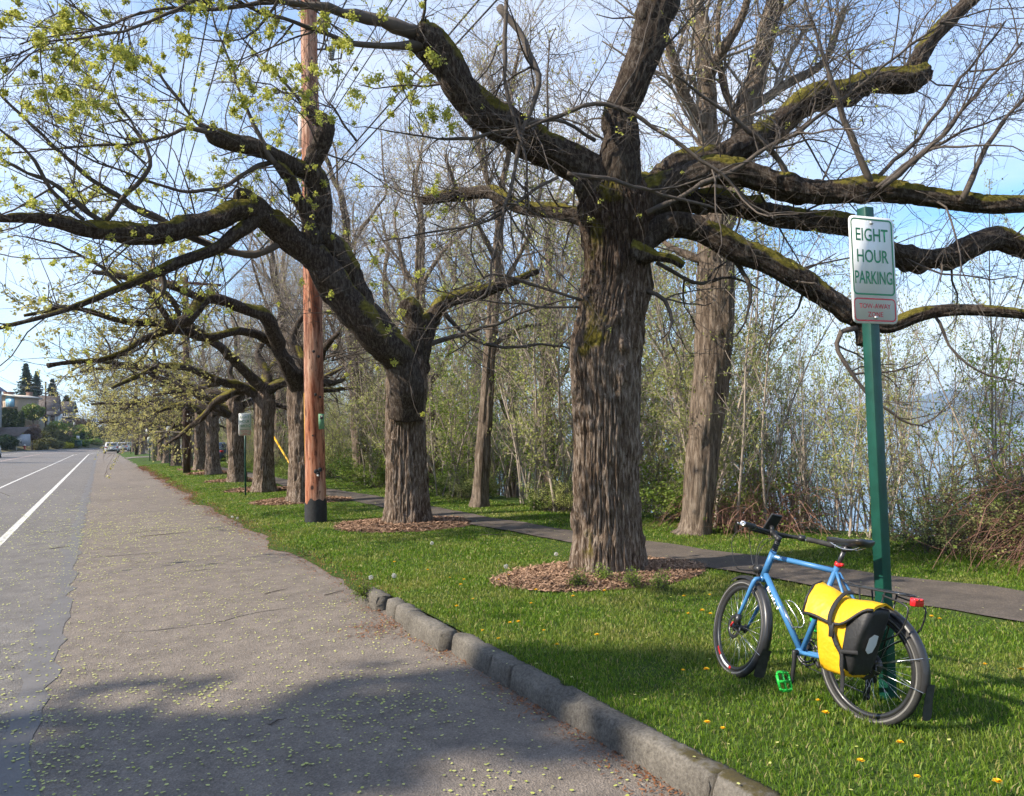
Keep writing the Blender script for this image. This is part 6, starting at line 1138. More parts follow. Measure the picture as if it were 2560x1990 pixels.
for e in (0.0, 0.003):
    for (u_, v_) in hx: V.append((-0.205 - u_ * 1.1, -0.099 - 0.30 * (v_ + 0.02) - e, 0.520 + v_))
b.add(V, [np.array([list(range(7))]), np.array([list(range(7, 14))[::-1]])]); b.obj('reflector', MATS['reflector'], pan)
b = MB(); b.tube([(-0.275, 0.185, 0.36), (-0.277, 0.175, 0.345), (-0.272, 0.165, 0.33)], 0.010, 8); b.obj('lower_loop', MATS['pannier_black'], pan, True)
b = MB(); b.tube([(-0.20, 0.235, 0.60), (-0.23, 0.262, 0.605), (-0.26, 0.265, 0.61)], [0.022, 0.026, 0.02], 10); b.obj('side_buckle', MATS['plastic_black'], pan, True)
# ------------------------------------------------------------------ far side of the road
def P3(px, py, D): return pt(px, py, D)
def msz(px, D): return px / F * D
mat('house_white', (0.62, 0.62, 0.60), 0.7, var=0.05); mat('house_grey', (0.28, 0.29, 0.31), 0.7, var=0.08); mat('house_tan', (0.33, 0.25, 0.17), 0.7, var=0.1); mat('roof_brown', (0.105, 0.085, 0.075), 0.9, var=0.25, scale=2, bmp=0.4, bscale=6, bdist=0.05); mat('roof_dark', (0.045, 0.043, 0.05), 0.9, var=0.25); mat('roof_pale', (0.45, 0.40, 0.33), 0.8, var=0.1)
mat('trim_purple', (0.045, 0.035, 0.10), 0.6); mat('panel_blue', (0.16, 0.34, 0.47), 0.35, var=0.1); mat('window_glass', (0.03, 0.04, 0.05), 0.12, spec=0.7); mat('chimney_brick', (0.24, 0.14, 0.10), 0.85, var=0.2, scale=3); mat('trim_green', (0.03, 0.08, 0.055), 0.6)
CAMZ = math.atan2(-FW[0], FW[1])       # turn so that local -Y faces the camera
HG = 'houses on the bank across the road'
def house(label, px, py, D, W, Dp, H, RHt, rz, wallm, roofm, gable='x', over=0.5):
    """px, py: picture point of the base centre; ridge runs along local X when gable == 'x'"""
    c = P3(px, py, D); root = empty('house', tuple(c), CAMZ + rz); tag(root, label, 'house', HG)
    b = MB(); 
    if gable == 'x': b.prism([(-Dp / 2, -3), (Dp / 2, -3), (Dp / 2, H), (0, H + RHt), (-Dp / 2, H)], -W / 2, W / 2, axis=0)
    else: b.prism([(-W / 2, -3), (W / 2, -3), (W / 2, H), (0, H + RHt), (-W / 2, H)], -Dp / 2, Dp / 2, axis=1)
    b.obj('wall', MATS[wallm], root); b = MB(); half_, ln = ((Dp, W) if gable == 'x' else (W, Dp)); a, th = half_ / 2 + over, 0.22; sl = RHt / (half_ / 2)
    for s_ in (-1, 1):
        pr = [(0, H + RHt + 0.03), (0, H + RHt + th), (s_ * a, H + RHt - sl * a + th), (s_ * a, H + RHt - sl * a + 0.03)]; b.prism(pr if s_ > 0 else pr[::-1], -ln / 2 - over, ln / 2 + over, axis=0 if gable == 'x' else 1)
    rf = b.obj('roof', MATS[roofm], root); return root, rf
def window(root, x, y, z, w_, h_, m='house_white', axis='y'):
    b = MB(); d_ = (w_ + 0.25, 0.12, h_ + 0.25) if axis == 'y' else (0.12, w_ + 0.25, h_ + 0.25); b.box((x, y, z), d_); o = b.obj('window', MATS[m], root); b = MB(); off = -0.05 if axis == 'y' else 0.05; b.box((x, y + off, z) if axis == 'y' else (x + off, y, z), (w_, 0.06, h_) if axis == 'y' else (0.06, w_, h_)); b.obj('pane', MATS['window_glass'], o)
def chimney(rf, x, y, z, s_=0.9, h_=1.6): b = MB(); b.box((x, y, z), (s_ * 1.4, s_, h_)); b.box((x, y, z + h_ / 2), (s_ * 1.6, s_ * 1.2, 0.2)); b.obj('chimney', MATS['chimney_brick'], rf)
# grey house cut by the left edge
r, rf = house('grey house with dark purple gable trim, cut by the left picture edge', -84, 1040, 150, 9.4, 8, 5.4, 3.6, 0.25, 'house_grey', 'trim_purple', 'y', 0.7); window(r, 3.2, -4.05, 4.2, 1.0, 1.5); window(r, 1.2, -4.05, 4.2, 1.0, 1.5); b = MB(); b.box((2.5, -5.2, 2.3), (6, 2.4, 0.3)); b.obj('porch_roof', MATS['roof_dark'], r)
for x in (0, 2.6, 5.2): b = MB(); b.box((x, -6.2, 0.9), (0.25, 0.25, 2.8)); b.obj('porch_post', MATS['house_white'], r)
# modern house with blue panels
r, rf = house('tan flat roofed house with blue window panels behind the hedge', 40, 1040, 176, 6.6, 6, 4.1, 0.6, -0.15, 'house_tan', 'roof_pale', 'y', 0.6); chimney(rf, -2.4, 0.5, 5.0, 1.2, 1.2)
b = MB(); b.box((1.2, -3.05, 3.0), (2.2, 0.14, 2.0)); b.obj('blue_panel', MATS['panel_blue'], r); b = MB(); b.prism([(0.1, 4.15), (2.3, 4.15), (2.3, 4.62), (1.2, 4.75), (0.1, 4.45)], -3.1, -2.95, axis=1); b.obj('blue_panel', MATS['panel_blue'], r); window(r, -1.4, -3.05, 3.0, 0.6, 1.2, 'house_tan')
b = MB(); b.box((0.3, -4.2, 1.8), (5.4, 2.4, 0.2)); bal = b.obj('balcony', MATS['house_tan'], r)
for k in range(12): b = MB(); b.box((-2.2 + 0.45 * k, -5.3, 2.4), (0.06, 0.06, 1.0)); b.obj('baluster', MATS['chimney_brick'], bal)
# white gabled house
r, rf = house('white house with steep front gable and long brown roof', 108, 1062, 186, 6.4, 6.2, 2.9, 4.0, 0.42, 'house_white', 'roof_brown', 'x', 0.35); window(r, 3.25, 0, 4.3, 0.8, 1.1, 'house_white', 'x'); chimney(rf, -2.9, 0, 7.0, 0.9, 1.8)
b = MB(); b.prism([(-3.6, 2.55), (-5.8, 2.0), (-5.8, 2.2), (-3.0, 3.3)], -0.6, 4.2, axis=0); pr = b.obj('porch_roof', MATS['roof_dark'], r)
for x in (0.2, 1.8, 3.9): b = MB(); b.box((x, -5.4, 0.8), (0.3, 0.3, 2.6)); b.obj('porch_post', MATS['house_white'], r)
for x in (-1.8, 1.0, 2.4): window(r, x, -3.15, 1.4, 0.9, 1.5)
b = MB(); b.box((3.6, -1.2, 1.3), (0.9, 3.2, 2.6)); b.obj('bay', MATS['house_white'], r); window(r, 4.1, -1.2, 1.4, 1.8, 1.5, 'house_white', 'x')
# second gabled house
r, rf = house('tan house with brown roof and dark green gable trim behind the white house', 150, 1056, 200, 6.2, 6.0, 2.9, 2.4, 0.35, 'house_tan', 'roof_brown', 'x', 0.4); b = MB(); b.prism([(-3.4, 2.9), (0, 5.5), (3.4, 2.9), (3.4, 2.5), (0, 5.05), (-3.4, 2.5)], 3.52, 3.66, axis=0); b.obj('gable_trim', MATS['trim_green'], rf); window(r, 1.6, -3.05, 2.0, 0.9, 1.4); window(r, 3.15, 0.5, 2.2, 1.0, 1.4, 'house_white', 'x')
b = MB(); b.box((2.6, -3.9, 1.35), (2.4, 1.6, 0.15)); bal = b.obj('balcony', MATS['house_white'], r)
for k in range(6): b = MB(); b.box((1.5 + 0.42 * k, -4.6, 1.8), (0.07, 0.07, 0.8)); b.obj('baluster', MATS['house_white'], bal)
b = MB(); b.prism([(-6.2, 0.1), (-3.0, 1.15), (-3.0, 0.95), (-6.2, -0.1)], 0.8, 4.6, axis=0); b.obj('porch_roof', MATS['roof_dark'], r)
for x in (1.0, 4.3): b = MB(); b.box((x, -6.0, -1.0), (0.2, 0.2, 2.2)); b.obj('porch_post', MATS['house_white'], r)
# low garage
c = P3(20, 1104, 152); r = empty('garage', tuple(c), CAMZ + 0.1); tag(r, 'low garage with grey sloping roof below the columnar hedge', 'garage'); b = MB(); b.box((0, 0, 0.2), (6.5, 4, 2.4)); b.obj('wall', MATS['house_grey'], r); b = MB(); b.prism([(-2.6, 1.2), (1.6, 2.9), (2.4, 2.9), (2.4, 2.7), (1.6, 2.7), (-2.6, 1.0)], -3.8, 3.4, axis=0); b.obj('roof', MATS['roof_brown'], r)

# conifers
leafmat('needle', (0.012, 0.032, 0.016), (0.035, 0.070, 0.035), 0.1); leafmat('hedge_leaf', (0.02, 0.045, 0.012), (0.055, 0.085, 0.025), 0.2)
def conifer(seed, label, tiers=26, H=18.0, W=3.2, name='conifer', nf=9):
    rs = np.random.default_rng(seed); root = empty(name); tag(root, label, 'conifer', 'conifers behind the houses'); b = MB(); b.tube([(0, 0, -1), (0, 0, H * 0.5), (0, 0, H)], [0.32, 0.2, 0.03], 8); b.obj('trunk', MATS['old_pole'], root, True); V0 = []; 
    for k in range(tiers):
        f_ = k / (tiers - 1); z = H * (0.10 + 0.88 * f_); rad = W * (1 - f_) ** 0.85 + 0.12; nb = int(7 + 6 * (1 - f_))
        for j in range(nb):
            a = rs.random() * 6.28; ln = rad * (0.55 + 0.65 * rs.random()); t = np.linspace(0.1, 1, 5); c = np.stack([np.cos(a) * ln * t, np.sin(a) * ln * t, z + ln * (-0.12 * t - 0.18 * t ** 2 + 0.06)], -1); V0.append(c)
    C = np.concatenate(V0); b = MB(); V, Q = clusters(C, nf, 0.22 * H / 18, 0.17 * H / 18, rs); b.add(V, Q); o = b.obj('needles', MATS['needle'], root); o['kind'] = 'stuff'; return root
cf = conifer(401, 'tallest dark conifer, leftmost of those behind the houses')
def setcon(o, px, topy, basey, D, w=1.0):
    c = P3(px, basey, D); t_ = P3(px, topy, D); s_ = (t_[2] - c[2]) / 18.0; o.location = tuple(c); o.scale = (s_ * w, s_ * w, s_); return o
setcon(cf, 64, 908, 1030, 215, 1.45); o = copy_tree(cf); o['label'] = 'second conifer from the left, slightly shorter than its neighbour'; setcon(o, 92, 928, 1030, 222, 1.4); o.rotation_euler.z = 2
o = copy_tree(cf); o['label'] = 'third conifer from the left, rising right of the street pole'; setcon(o, 131, 947, 1035, 225, 1.6); o.rotation_euler.z = 4; o = copy_tree(cf); o['label'] = 'broad dark conifer right of the others, above the second roof'; setcon(o, 166, 988, 1050, 228, 2.2); o.rotation_euler.z = 1
cf2 = conifer(402, 'sparse tall conifer', nf=2)
for k, (x, y, s_, w_, lab) in enumerate(((-15.5, 3.4, 0.98, 1.5, 'tall conifer across the road left of the camera'), (-19.0, 8.2, 1.02, 1.5, 'second tall conifer across the road, further along'), (-14.5, -1.5, 0.9, 1.6, 'tall conifer across the road slightly behind the camera'), (-23, 88, 1.0, 1.1, 'tall conifer across the road, well ahead on the left'), (-21, 118, 0.9, 1.1, 'tall conifer across the road, far ahead on the left'))):
    o = cf2 if k == 0 else copy_tree(cf2); o['label'] = lab; o['group'] = 'conifers lining the far side of the road'; o.location = (x, y, 0.3); o.scale = (s_ * w_, s_ * w_, s_); o.rotation_euler.z = k * 1.3
# columnar hedge
def column(seed):
    rs = np.random.default_rng(seed); root = empty('columnar_shrub'); tag(root, 'x', 'shrub', 'columnar hedge shrubs in front of the tan house'); b = MB(); b.tube([(0, 0, -0.5), (0, 0, 3.5)], [0.08, 0.03], 6); b.obj('stem', MATS['old_pole'], root); n = 420; t = rs.random(n); a = rs.random(n) * 6.28; r_ = 0.52 * np.sin(np.pi * np.clip(t * 0.9 + 0.12, 0, 1)) ** 0.5 * np.sqrt(rs.random(n)); C = np.stack([np.cos(a) * r_, np.sin(a) * r_, t * 4.0], -1); V, Q = clusters(C, 8, 0.11, 0.09, rs); b = MB(); b.add(V, Q); o = b.obj('foliage', MATS['hedge_leaf'], root); o['kind'] = 'stuff'; return root
hp = column(420)
for k, px in enumerate((-2, 12, 20, 28, 38, 46, 54)):
    c = P3(px, 1067 + (k % 2), 165); place(hp, tuple(c), k * 1.1, (1.15 if k else 1.5, 1.15 if k else 1.5, 0.98 + 0.08 * math.sin(k * 2.1) - (0.1 if k > 3 else 0)), ('columnar hedge shrub cut by the left edge', 'first full columnar hedge shrub from the left', 'second full columnar hedge shrub from the left', 'third full columnar hedge shrub from the left', 'fourth full columnar hedge shrub from the left', 'fifth full columnar hedge shrub from the left', 'rightmost columnar hedge shrub beside the round tree')[k], first=(k == 0))
def blobtree(label, px, top, base, D, wpx, leafm, name='garden_tree', seed=1, n=900, ls=0.17, cat_='tree', group=None, trunk=True):
    rs = np.random.default_rng(seed); c = P3(px, base, D); Ht = msz(base - top, D); Wd = msz(wpx, D) / 2; root = empty(name, tuple(c)); tag(root, label, cat_, group); b = MB()
    b.tube([(0, 0, -0.8), (0.05, 0, Ht * 0.3), (0, 0.1, Ht * 0.6)], [0.14, 0.1, 0.04], 7)
    for k in range(6): a = k * 1.05; b.tube([(0, 0, Ht * 0.25), (math.cos(a) * Wd * 0.5, math.sin(a) * Wd * 0.5, Ht * 0.6), (math.cos(a) * Wd * 0.7, math.sin(a) * Wd * 0.7, Ht * 0.8)], [0.07, 0.05, 0.02], 5)
    b.obj('trunk', MATS['twig_bark'], root, True); u = rs.normal(size=(n, 3)); u /= np.linalg.norm(u, axis=1)[:, None]; lob = 0.62 + 0.55 * fbm(u * 2.2 + seed, 2, seed); r_ = rs.random(n) ** 0.45 * lob; z0 = 0.12 if not trunk else 0.3; C = np.stack([u[:, 0] * r_ * Wd, u[:, 1] * r_ * Wd, Ht * (z0 + (1 - z0) * (0.5 + 0.5 * u[:, 2] * r_))], -1); V, Q = clusters(C, 9, ls, ls * 0.9, rs); b = MB(); b.add(V, Q); o = b.obj('crown', MATS[leafm], root); o['kind'] = 'stuff'; return root
leafmat('bright_leaf', (0.10, 0.17, 0.03), (0.20, 0.27, 0.06), 0.4); leafmat('olive_leaf', (0.085, 0.10, 0.03), (0.18, 0.17, 0.06), 0.35); leafmat('dark_leaf', (0.012, 0.035, 0.012), (0.04, 0.075, 0.025), 0.2); leafmat('yellow_flower', (0.45, 0.45, 0.03), (0.62, 0.58, 0.05), 0.3); leafmat('pink_grass', (0.25, 0.17, 0.12), (0.38, 0.28, 0.20), 0.3); leafmat('brown_twigs', (0.10, 0.065, 0.05), (0.19, 0.13, 0.10), 0.0)
blobtree('round bright green tree in front of the white house', 82, 1010, 1068, 170, 52, 'bright_leaf', seed=3, n=1100); blobtree('leaning pruned tree with reddish brown twigs by the hydrant', 80, 1058, 1119, 158, 46, 'brown_twigs', seed=4, n=500, ls=0.12); blobtree('large dark rounded bush at the left edge by the road', 14, 1086, 1130, 146, 60, 'dark_leaf', 'bush', 5, 900, 0.13, 'bush', None, False)
bs = [(58, 1075, 1108, 160, 44, 'bright_leaf'), (105, 1075, 1120, 165, 50, 'olive_leaf'), (125, 1062, 1110, 172, 46, 'olive_leaf'), (140, 1052, 1092, 180, 52, 'fresh_leaf'), (118, 1092, 1122, 164, 50, 'olive_leaf'), (150, 1075, 1116, 178, 50, 'olive_leaf'), (165, 1055, 1095, 188, 50, 'bright_leaf'), (178, 1070, 1112, 184, 40, 'bright_leaf'), (168, 1076, 1105, 182, 22, 'pink_grass'), (140, 1100, 1121, 172, 44, 'olive_leaf'), (186, 1095, 1117, 182, 44, 'fresh_leaf'), (200, 1060, 1106, 192, 46, 'fresh_leaf'), (196, 1078, 1108, 190, 30, 'dark_leaf'), (222, 1064, 1112, 200, 50, 'bright_leaf'), (245, 1060, 1112, 206, 56, 'dark_leaf'), (275, 1055, 1112, 212, 60, 'dark_leaf'), (310, 1050, 1112, 222, 70, 'dark_leaf'), (232, 1096, 1116, 196, 54, 'bright_leaf'), (205, 1100, 1117, 188, 40, 'bright_leaf'), (163, 1107, 1117, 176, 12, 'yellow_flower'), (177, 1109, 1117.5, 178, 9, 'yellow_flower'), (190, 1042, 1070, 215, 50, 'brown_twigs'), (340, 1040, 1112, 235, 90, 'dark_leaf'), (215, 1045, 1085, 220, 60, 'olive_leaf'), (100, 1108, 1123, 160, 40, 'olive_leaf')]
nm = {'bright_leaf': 'bright green bush', 'olive_leaf': 'olive green bush', 'fresh_leaf': 'leafy green bush', 'dark_leaf': 'dark green bush', 'yellow_flower': 'small yellow flowering bush', 'pink_grass': 'pinkish dry plume bush', 'brown_twigs': 'bare brown bush'}
where = ('above the hydrant', 'right of the pruned tree', 'below the street pole', 'below the white porch', 'low on the bank beside the pruned tree', 'mid bank below the white porch', 'top of the bank below the tan house', 'mid bank left of the small white sign', 'among the greenery mid bank', 'at the foot of the bank near the road', 'at the foot of the bank by the green box', 'high on the bank above the small white sign', 'right behind the small white sign', 'right of the small white sign', 'where the bank meets the bend', 'behind the parked white car', 'behind the far parked cars', 'low by the road at the bend', 'low by the road near the small white sign', 'at the roadside, left one of the pair', 'at the roadside, right one of the pair', 'on the skyline right of the tan house', 'far beyond the bend behind the trunks', 'on the skyline above the bend', 'low beside the hydrant')
for k, q in enumerate(bs): blobtree(nm[q[5]] + ' ' + where[k], q[0], q[1], q[2] + 3, q[3], q[4], q[5], 'bush', 30 + k, 420, 0.15, 'bush', 'bushes on the bank across the road', False)
# street pole with lamp arms
c = P3(114, 1066, 178); root = empty('street_light_pole', tuple(c)); tag(root, 'reddish brown wooden pole with street lamp arms before the white house', 'light pole'); hh = msz(112, 178); b = MB(); b.tube([(0, 0, -0.5), (0, 0, hh)], [0.2, 0.15], 10); b.obj('shaft', MATS['old_pole'], root, True)
for z_, ln in ((hh - 0.3, 2.2), (hh * 0.72, 3.2)): b = MB(); b.tube([(0, 0, z_), (RT[0] * ln * 0.6, RT[1] * ln * 0.6, z_ + 0.1), (RT[0] * ln, RT[1] * ln, z_ - 0.3)], 0.05, 6); a_ = b.obj('lamp_arm', MATS['galvanised'], root, True); b = MB(); b.tube([(RT[0] * ln, RT[1] * ln, z_ - 0.3), (RT[0] * (ln + 0.8), RT[1] * (ln + 0.8), z_ + 0.1)], [0.12, 0.06], 8); b.obj('lamp_head', MATS['galvanised'], a_, True)
for k, (a_, e_) in enumerate((((114, 960), (330, 1010)), ((114, 1000), (330, 1035)), ((114, 962), (-40, 930)), ((114, 975), (-40, 915)))):
    A = P3(*a_, 178); E = P3(*e_, 178 if k < 2 else 120); t = np.linspace(0, 1, 14)[:, None]; P = A + (E - A) * t; P[:, 2] -= 1.2 * 4 * (t * (1 - t))[:, 0]; b = MB(); b.tube(P, 0.03, 4); tag(b.obj('overhead_cable', MATS['wire_metal']), ('upper cable running right from the street lamp pole', 'lower cable running right from the street lamp pole', 'upper cable running left from the street lamp pole', 'lower cable running left from the street lamp pole')[k], 'cable', 'overhead cables across the road')
# hydrant, board, small signs
mat('hydrant_red', (0.40, 0.04, 0.02), 0.45, var=0.15); c = P3(62, 1122, 150); root = empty('fire_hydrant', tuple(c)); tag(root, 'red fire hydrant with white cap on the far roadside', 'hydrant'); b = MB(); b.lathe([(0.2, -0.1), (0.2, 0.05), (0.14, 0.07), (0.14, 0.55), (0.17, 0.57), (0.17, 0.62)], 14); b.obj('barrel', MATS['hydrant_red'], root, True); b = MB(); b.lathe([(0.2, 0.60), (0.19, 0.72), (0.12, 0.82), (0.04, 0.86)], 14); b.obj('cap', MATS['house_white'], root, True)
for s_ in (-1, 1): b = MB(); b.lathe([(0.07, 0), (0.07, 0.12), (0.05, 0.14)], 10, (s_ * 0.13, 0, 0.42), (s_, 0, 0)); b.obj('outlet', MATS['hydrant_red'], root, True)
c = P3(41, 1120, 148); root = empty('yard_sign', tuple(c), CAMZ); tag(root, 'white hanging yard sign on a white post at the far roadside', 'sign'); b = MB(); b.box((0, 0, 0.7), (0.13, 0.13, 2.6)); b.box((0.45, 0, 1.75), (1.2, 0.1, 0.1)); b.obj('post', MATS['house_white'], root); b = MB(); b.box((0.5, 0, 1.15), (0.75, 0.04, 0.95)); b.obj('board', MATS['sign_white'], root)
c = P3(195, 1116, 182); root = empty('road_sign', tuple(c), CAMZ); tag(root, 'small white square sign on the bank before the bend', 'sign'); b = MB(); b.box((0, 0, 0.9), (0.08, 0.08, 1.9)); b.obj('post', MATS['galvanised'], root); b = MB(); b.box((0, -0.06, 2.1), (0.75, 0.03, 0.85)); b.obj('plate', MATS['sign_white'], root)
c = P3(196, 1112, 180); root = empty('utility_box', tuple(c), CAMZ); tag(root, 'dark green utility box below the small white sign', 'utility box'); b = MB(); b.box((0, 0, 0.3), (1.3, 0.8, 1.2)); o = b.obj('cabinet', MATS['trim_green'], root); b = MB(); b.prism([(-0.75, 0.9), (0.75, 0.9), (0.65, 1.05), (-0.65, 1.05)], -0.5, 0.5, axis=1); b.obj('lid', MATS['trim_green'], root)

# ------------------------------------------------------------------ cars
mat('car_white', (0.60, 0.61, 0.62), 0.3, var=0.03, coat=0.6); mat('car_blue', (0.03, 0.05, 0.09), 0.3, var=0.05, coat=0.6); mat('car_silver', (0.33, 0.34, 0.36), 0.3, 0.4, var=0.03, coat=0.5); mat('tail_red', (0.42, 0.02, 0.02), 0.3)
def car(label, loc, rz, paintm, sc=1.0, spare=False):
    root = empty('parked_car', tuple(loc), rz); root.scale = (sc, sc, sc); tag(root, label, 'car', 'cars along the road'); W, L_, Hb, Ht = 1.8, 4.3, 0.98, 1.58; b = MB()
    st = [(-2.15, 0.70, 0.42, 0.80), (-2.10, 0.82, 0.30, 0.95), (-1.7, 0.90, 0.24, 1.0), (0, 0.90, 0.24, 1.0), (1.1, 0.88, 0.24, 0.98), (1.9, 0.82, 0.26, 0.84), (2.15, 0.66, 0.36, 0.66)]; V = []
    for (y, hw, z0, z1) in st: V += [(-hw * 0.92, y, z0), (hw * 0.92, y, z0), (hw, y, (z0 + z1) / 2), (hw * 0.95, y, z1), (-hw * 0.95, y, z1), (-hw, y, (z0 + z1) / 2)]
    b.add(V, [ringfaces(7, 6)[:, ::-1], np.array([[0, 1, 2, 3, 4, 5]]), np.array([[36 + k for k in range(6)][::-1]])]); o = b.obj('body', MATS[paintm], root, True); m_ = o.modifiers.new('bevel', 'BEVEL'); m_.width = 0.06; m_.segments = 2
    b = MB(); st = [(-2.05, 0.80, 0.98, 1.02), (-1.75, 0.74, 0.98, 1.50), (-1.2, 0.72, 0.98, 1.57), (0.1, 0.72, 0.98, 1.56), (0.55, 0.74, 0.98, 1.40), (1.15, 0.80, 0.97, 0.99)]; V = []
    for (y, hw, z0, z1) in st: V += [(-0.86, y, z0), (0.86, y, z0), (hw, y, z1), (-hw, y, z1)]
    b.add(V, [ringfaces(6, 4)[:, ::-1], np.array([[0, 1, 2, 3]]), np.array([[23, 22, 21, 20]])]); b.obj('cabin', MATS[paintm], root)
    b = MB(); b.add([(-0.66, -2.045, 1.09), (0.66, -2.045, 1.09), (0.60, -1.815, 1.45), (-0.60, -1.815, 1.45)], np.array([[0, 1, 2, 3]])); b.v[-1][:, 1] -= 0.02; b.obj('rear_window', MATS['window_glass'], root)
    for s_ in (-1, 1):
        b = MB(); b.add([(s_ * 0.855, -1.6, 1.05), (s_ * 0.855, 0.75, 1.05), (s_ * 0.765, 0.35, 1.44), (s_ * 0.75, -1.4, 1.48)], np.array([[0, 1, 2, 3]])); b.v[-1][:, 0] += s_ * 0.03; b.obj('side_window', MATS['window_glass'], root); b = MB(); b.box((s_ * 0.70, -2.12, 0.86), (0.26, 0.12, 0.14)); b.obj('tail_light', MATS['tail_red'], root)
        b = MB(); b.box((s_ * 0.98, 0.6, 1.05), (0.18, 0.12, 0.14)); b.obj('mirror', MATS[paintm], root)
        for y in (-1.32, 1.32):
            b = MB(); b.lathe([(0.34, -0.12), (0.36, -0.08), (0.36, 0.08), (0.34, 0.12)], 20, (s_ * 0.80, y, 0.35), (1, 0, 0)); wq = b.obj('wheel', MATS['rubber'], root, True); b = MB(); b.lathe([(0.22, 0.0), (0.2, 0.01)], 14, (s_ * 0.925, y, 0.35), (s_, 0, 0)); b.obj('rim', MATS['alloy'], wq)
    b = MB(); b.box((0, -2.13, 0.44), (1.45, 0.10, 0.22)); b.obj('bumper', MATS['bike_black'], root); b = MB(); b.box((0, -2.16, 0.72), (0.34, 0.02, 0.16)); b.obj('number_plate', MATS['sign_white'], root)
    if spare: b = MB(); b.lathe([(0.36, 0), (0.37, 0.12), (0.33, 0.18), (0.05, 0.19)], 20, (0.0, -2.12, 0.85), (0, -1, 0)); b.obj('spare_wheel_cover', MATS[paintm], root, True)
    return root
g = gnd(279, 1133.5, 0); car('white parked car seen from behind in the parking lane', (g[0], g[1] + 2.2, 0), 0.0, 'car_white', 1.18)
g = gnd(293, 1125.5, 0); car('dark blue car beyond the white parked car', (g[0], g[1], 0), -0.1, 'car_blue', 1.15)
g = gnd(310, 1129, 0); car('white off-roader with a covered spare wheel behind the white car', (g[0], g[1], 0), -0.15, 'car_white', 1.15, True)
g = gnd(318, 1124, 0); car('silver car parked beyond the white off-roader', (g[0], g[1], 0), -0.2, 'car_silver', 1.2)
g = gnd(434, 1150, 0); car('dark car showing between the far trunks', (float(8.6), 66.0, 0.0), 0.25, 'car_blue', 1.0)
c = P3(-27, 1146, 92); car('pale car cut by the left picture edge, oncoming lane', (c[0], c[1], 0.2), math.pi, 'car_white', 1.15)
c = gnd(397, 1128, 0.05); root = empty('traffic_cone', (5.6, 76.0, 0.25)); tag(root, 'small red cone with a white top between the far trunks', 'cone'); b = MB(); b.box((0, 0, 0.03), (0.5, 0.5, 0.06)); b.obj('base', MATS['tail_red'], root); b = MB(); b.lathe([(0.2, 0.06), (0.12, 0.5)], 14); b.obj('cone_body', MATS['tail_red'], root, True); b = MB(); b.lathe([(0.12, 0.5), (0.05, 0.95)], 14); b.obj('collar', MATS['house_white'], root, True)

# ------------------------------------------------------------------ dandelions, weeds, twigs
mat('dandelion_yellow', (0.80, 0.47, 0.01), 0.7, var=0.15, scale=60); mat('stem_green', (0.10, 0.16, 0.04), 0.6); leafmat('clock_white', (0.55, 0.55, 0.52), (0.75, 0.75, 0.72), 0.5)
dn = empty('dandelion'); tag(dn, 'yellow dandelion flower in the lawn', 'dandelion', 'dandelions in the lawn'); b = MB(); b.tube([(0, 0, -0.06), (0.004, 0, 0.02), (0.008, 0, 0.05)], 0.0022, 5); b.obj('stalk', MATS['stem_green'], dn)
b = MB(); rs = np.random.default_rng(9); 
for k in range(46): a = rs.random() * 6.28; e = rs.random(); L1 = 0.019 * (1 - 0.35 * e); d = np.array([math.cos(a) * (1 - 0.55 * e), math.sin(a) * (1 - 0.55 * e), 0.25 + 0.7 * e]); d /= np.linalg.norm(d); q = np.array([-math.sin(a), math.cos(a), 0]) * 0.003; c0 = np.array([0.008, 0, 0.05]); b.add([c0 - q * 0.4, c0 + q * 0.4, c0 + d * L1 + q, c0 + d * L1 - q], np.array([[0, 1, 2, 3]]))
b.obj('flower_head', MATS['dandelion_yellow'], dn)
ck_ = empty('seed_head'); tag(ck_, 'white dandelion seed head standing in the lawn', 'dandelion', 'dandelion seed heads in the lawn'); b = MB(); b.tube([(0, 0, -0.06), (0.004, 0, 0.1), (0.01, 0, 0.17)], 0.002, 5); b.obj('stalk', MATS['stem_green'], ck_); u = rs.normal(size=(150, 3)); u /= np.linalg.norm(u, axis=1)[:, None]; V, Q = clusters(np.array([0.01, 0, 0.185]) + u * 0.021, 1, 0.006, 0.001, rs); b = MB(); b.add(V, Q); b.obj('clock', MATS['clock_white'], ck_)
DL = ('yellow dandelion in the lawn near the broken kerb stones', 'yellow dandelion in the lawn in front of the big trunk', 'yellow dandelion in the grass between kerb and front wheel', 'yellow dandelion in the grass around the rear wheel')
A_ = [(775, 432), (978, 390), (933, 388), (1110, 425), (1400, 457), (872, 490), (728, 243), (1065, 190), (637, 300), (680, 135), (600, 118), (655, 170), (480, 72), (925, 92), (1440, 185), (1875, 208), (1905, 308), (1980, 298), (2018, 312), (2020, 195), (1880, 635), (2000, 643), (2000, 962), (2097, 988), (1278, 222), (103, 123), (865, 127), (300, 25), (1190, 515), (1040, 265)]
B_ = [(878, 940), (938, 1042), (1395, 1218), (1500, 1442), (2030, 1495), (1160, 1358), (1930, 668), (2160, 722), (1605, 372), (1650, 378), (840, 320)]
for k, (x, y) in enumerate([(850 + a / 2.184, 1400 + c / 2.184) for a, c in A_] + [(1700 + a / 2.5395, 1400 + c / 2.5395) for a, c in B_]):
    g = gnd(x, y, 0.12); place(dn, (g[0], g[1], float(lawn_z(g[0], g[1])) + 0.012), k * 1.7, 0.8 + 0.5 * ((k * 37) % 10) / 10, DL[0 if x < 1150 else 1 if (x < 1760 and y < 1560) else 2 if x < 1900 else 3], first=(k == 0))
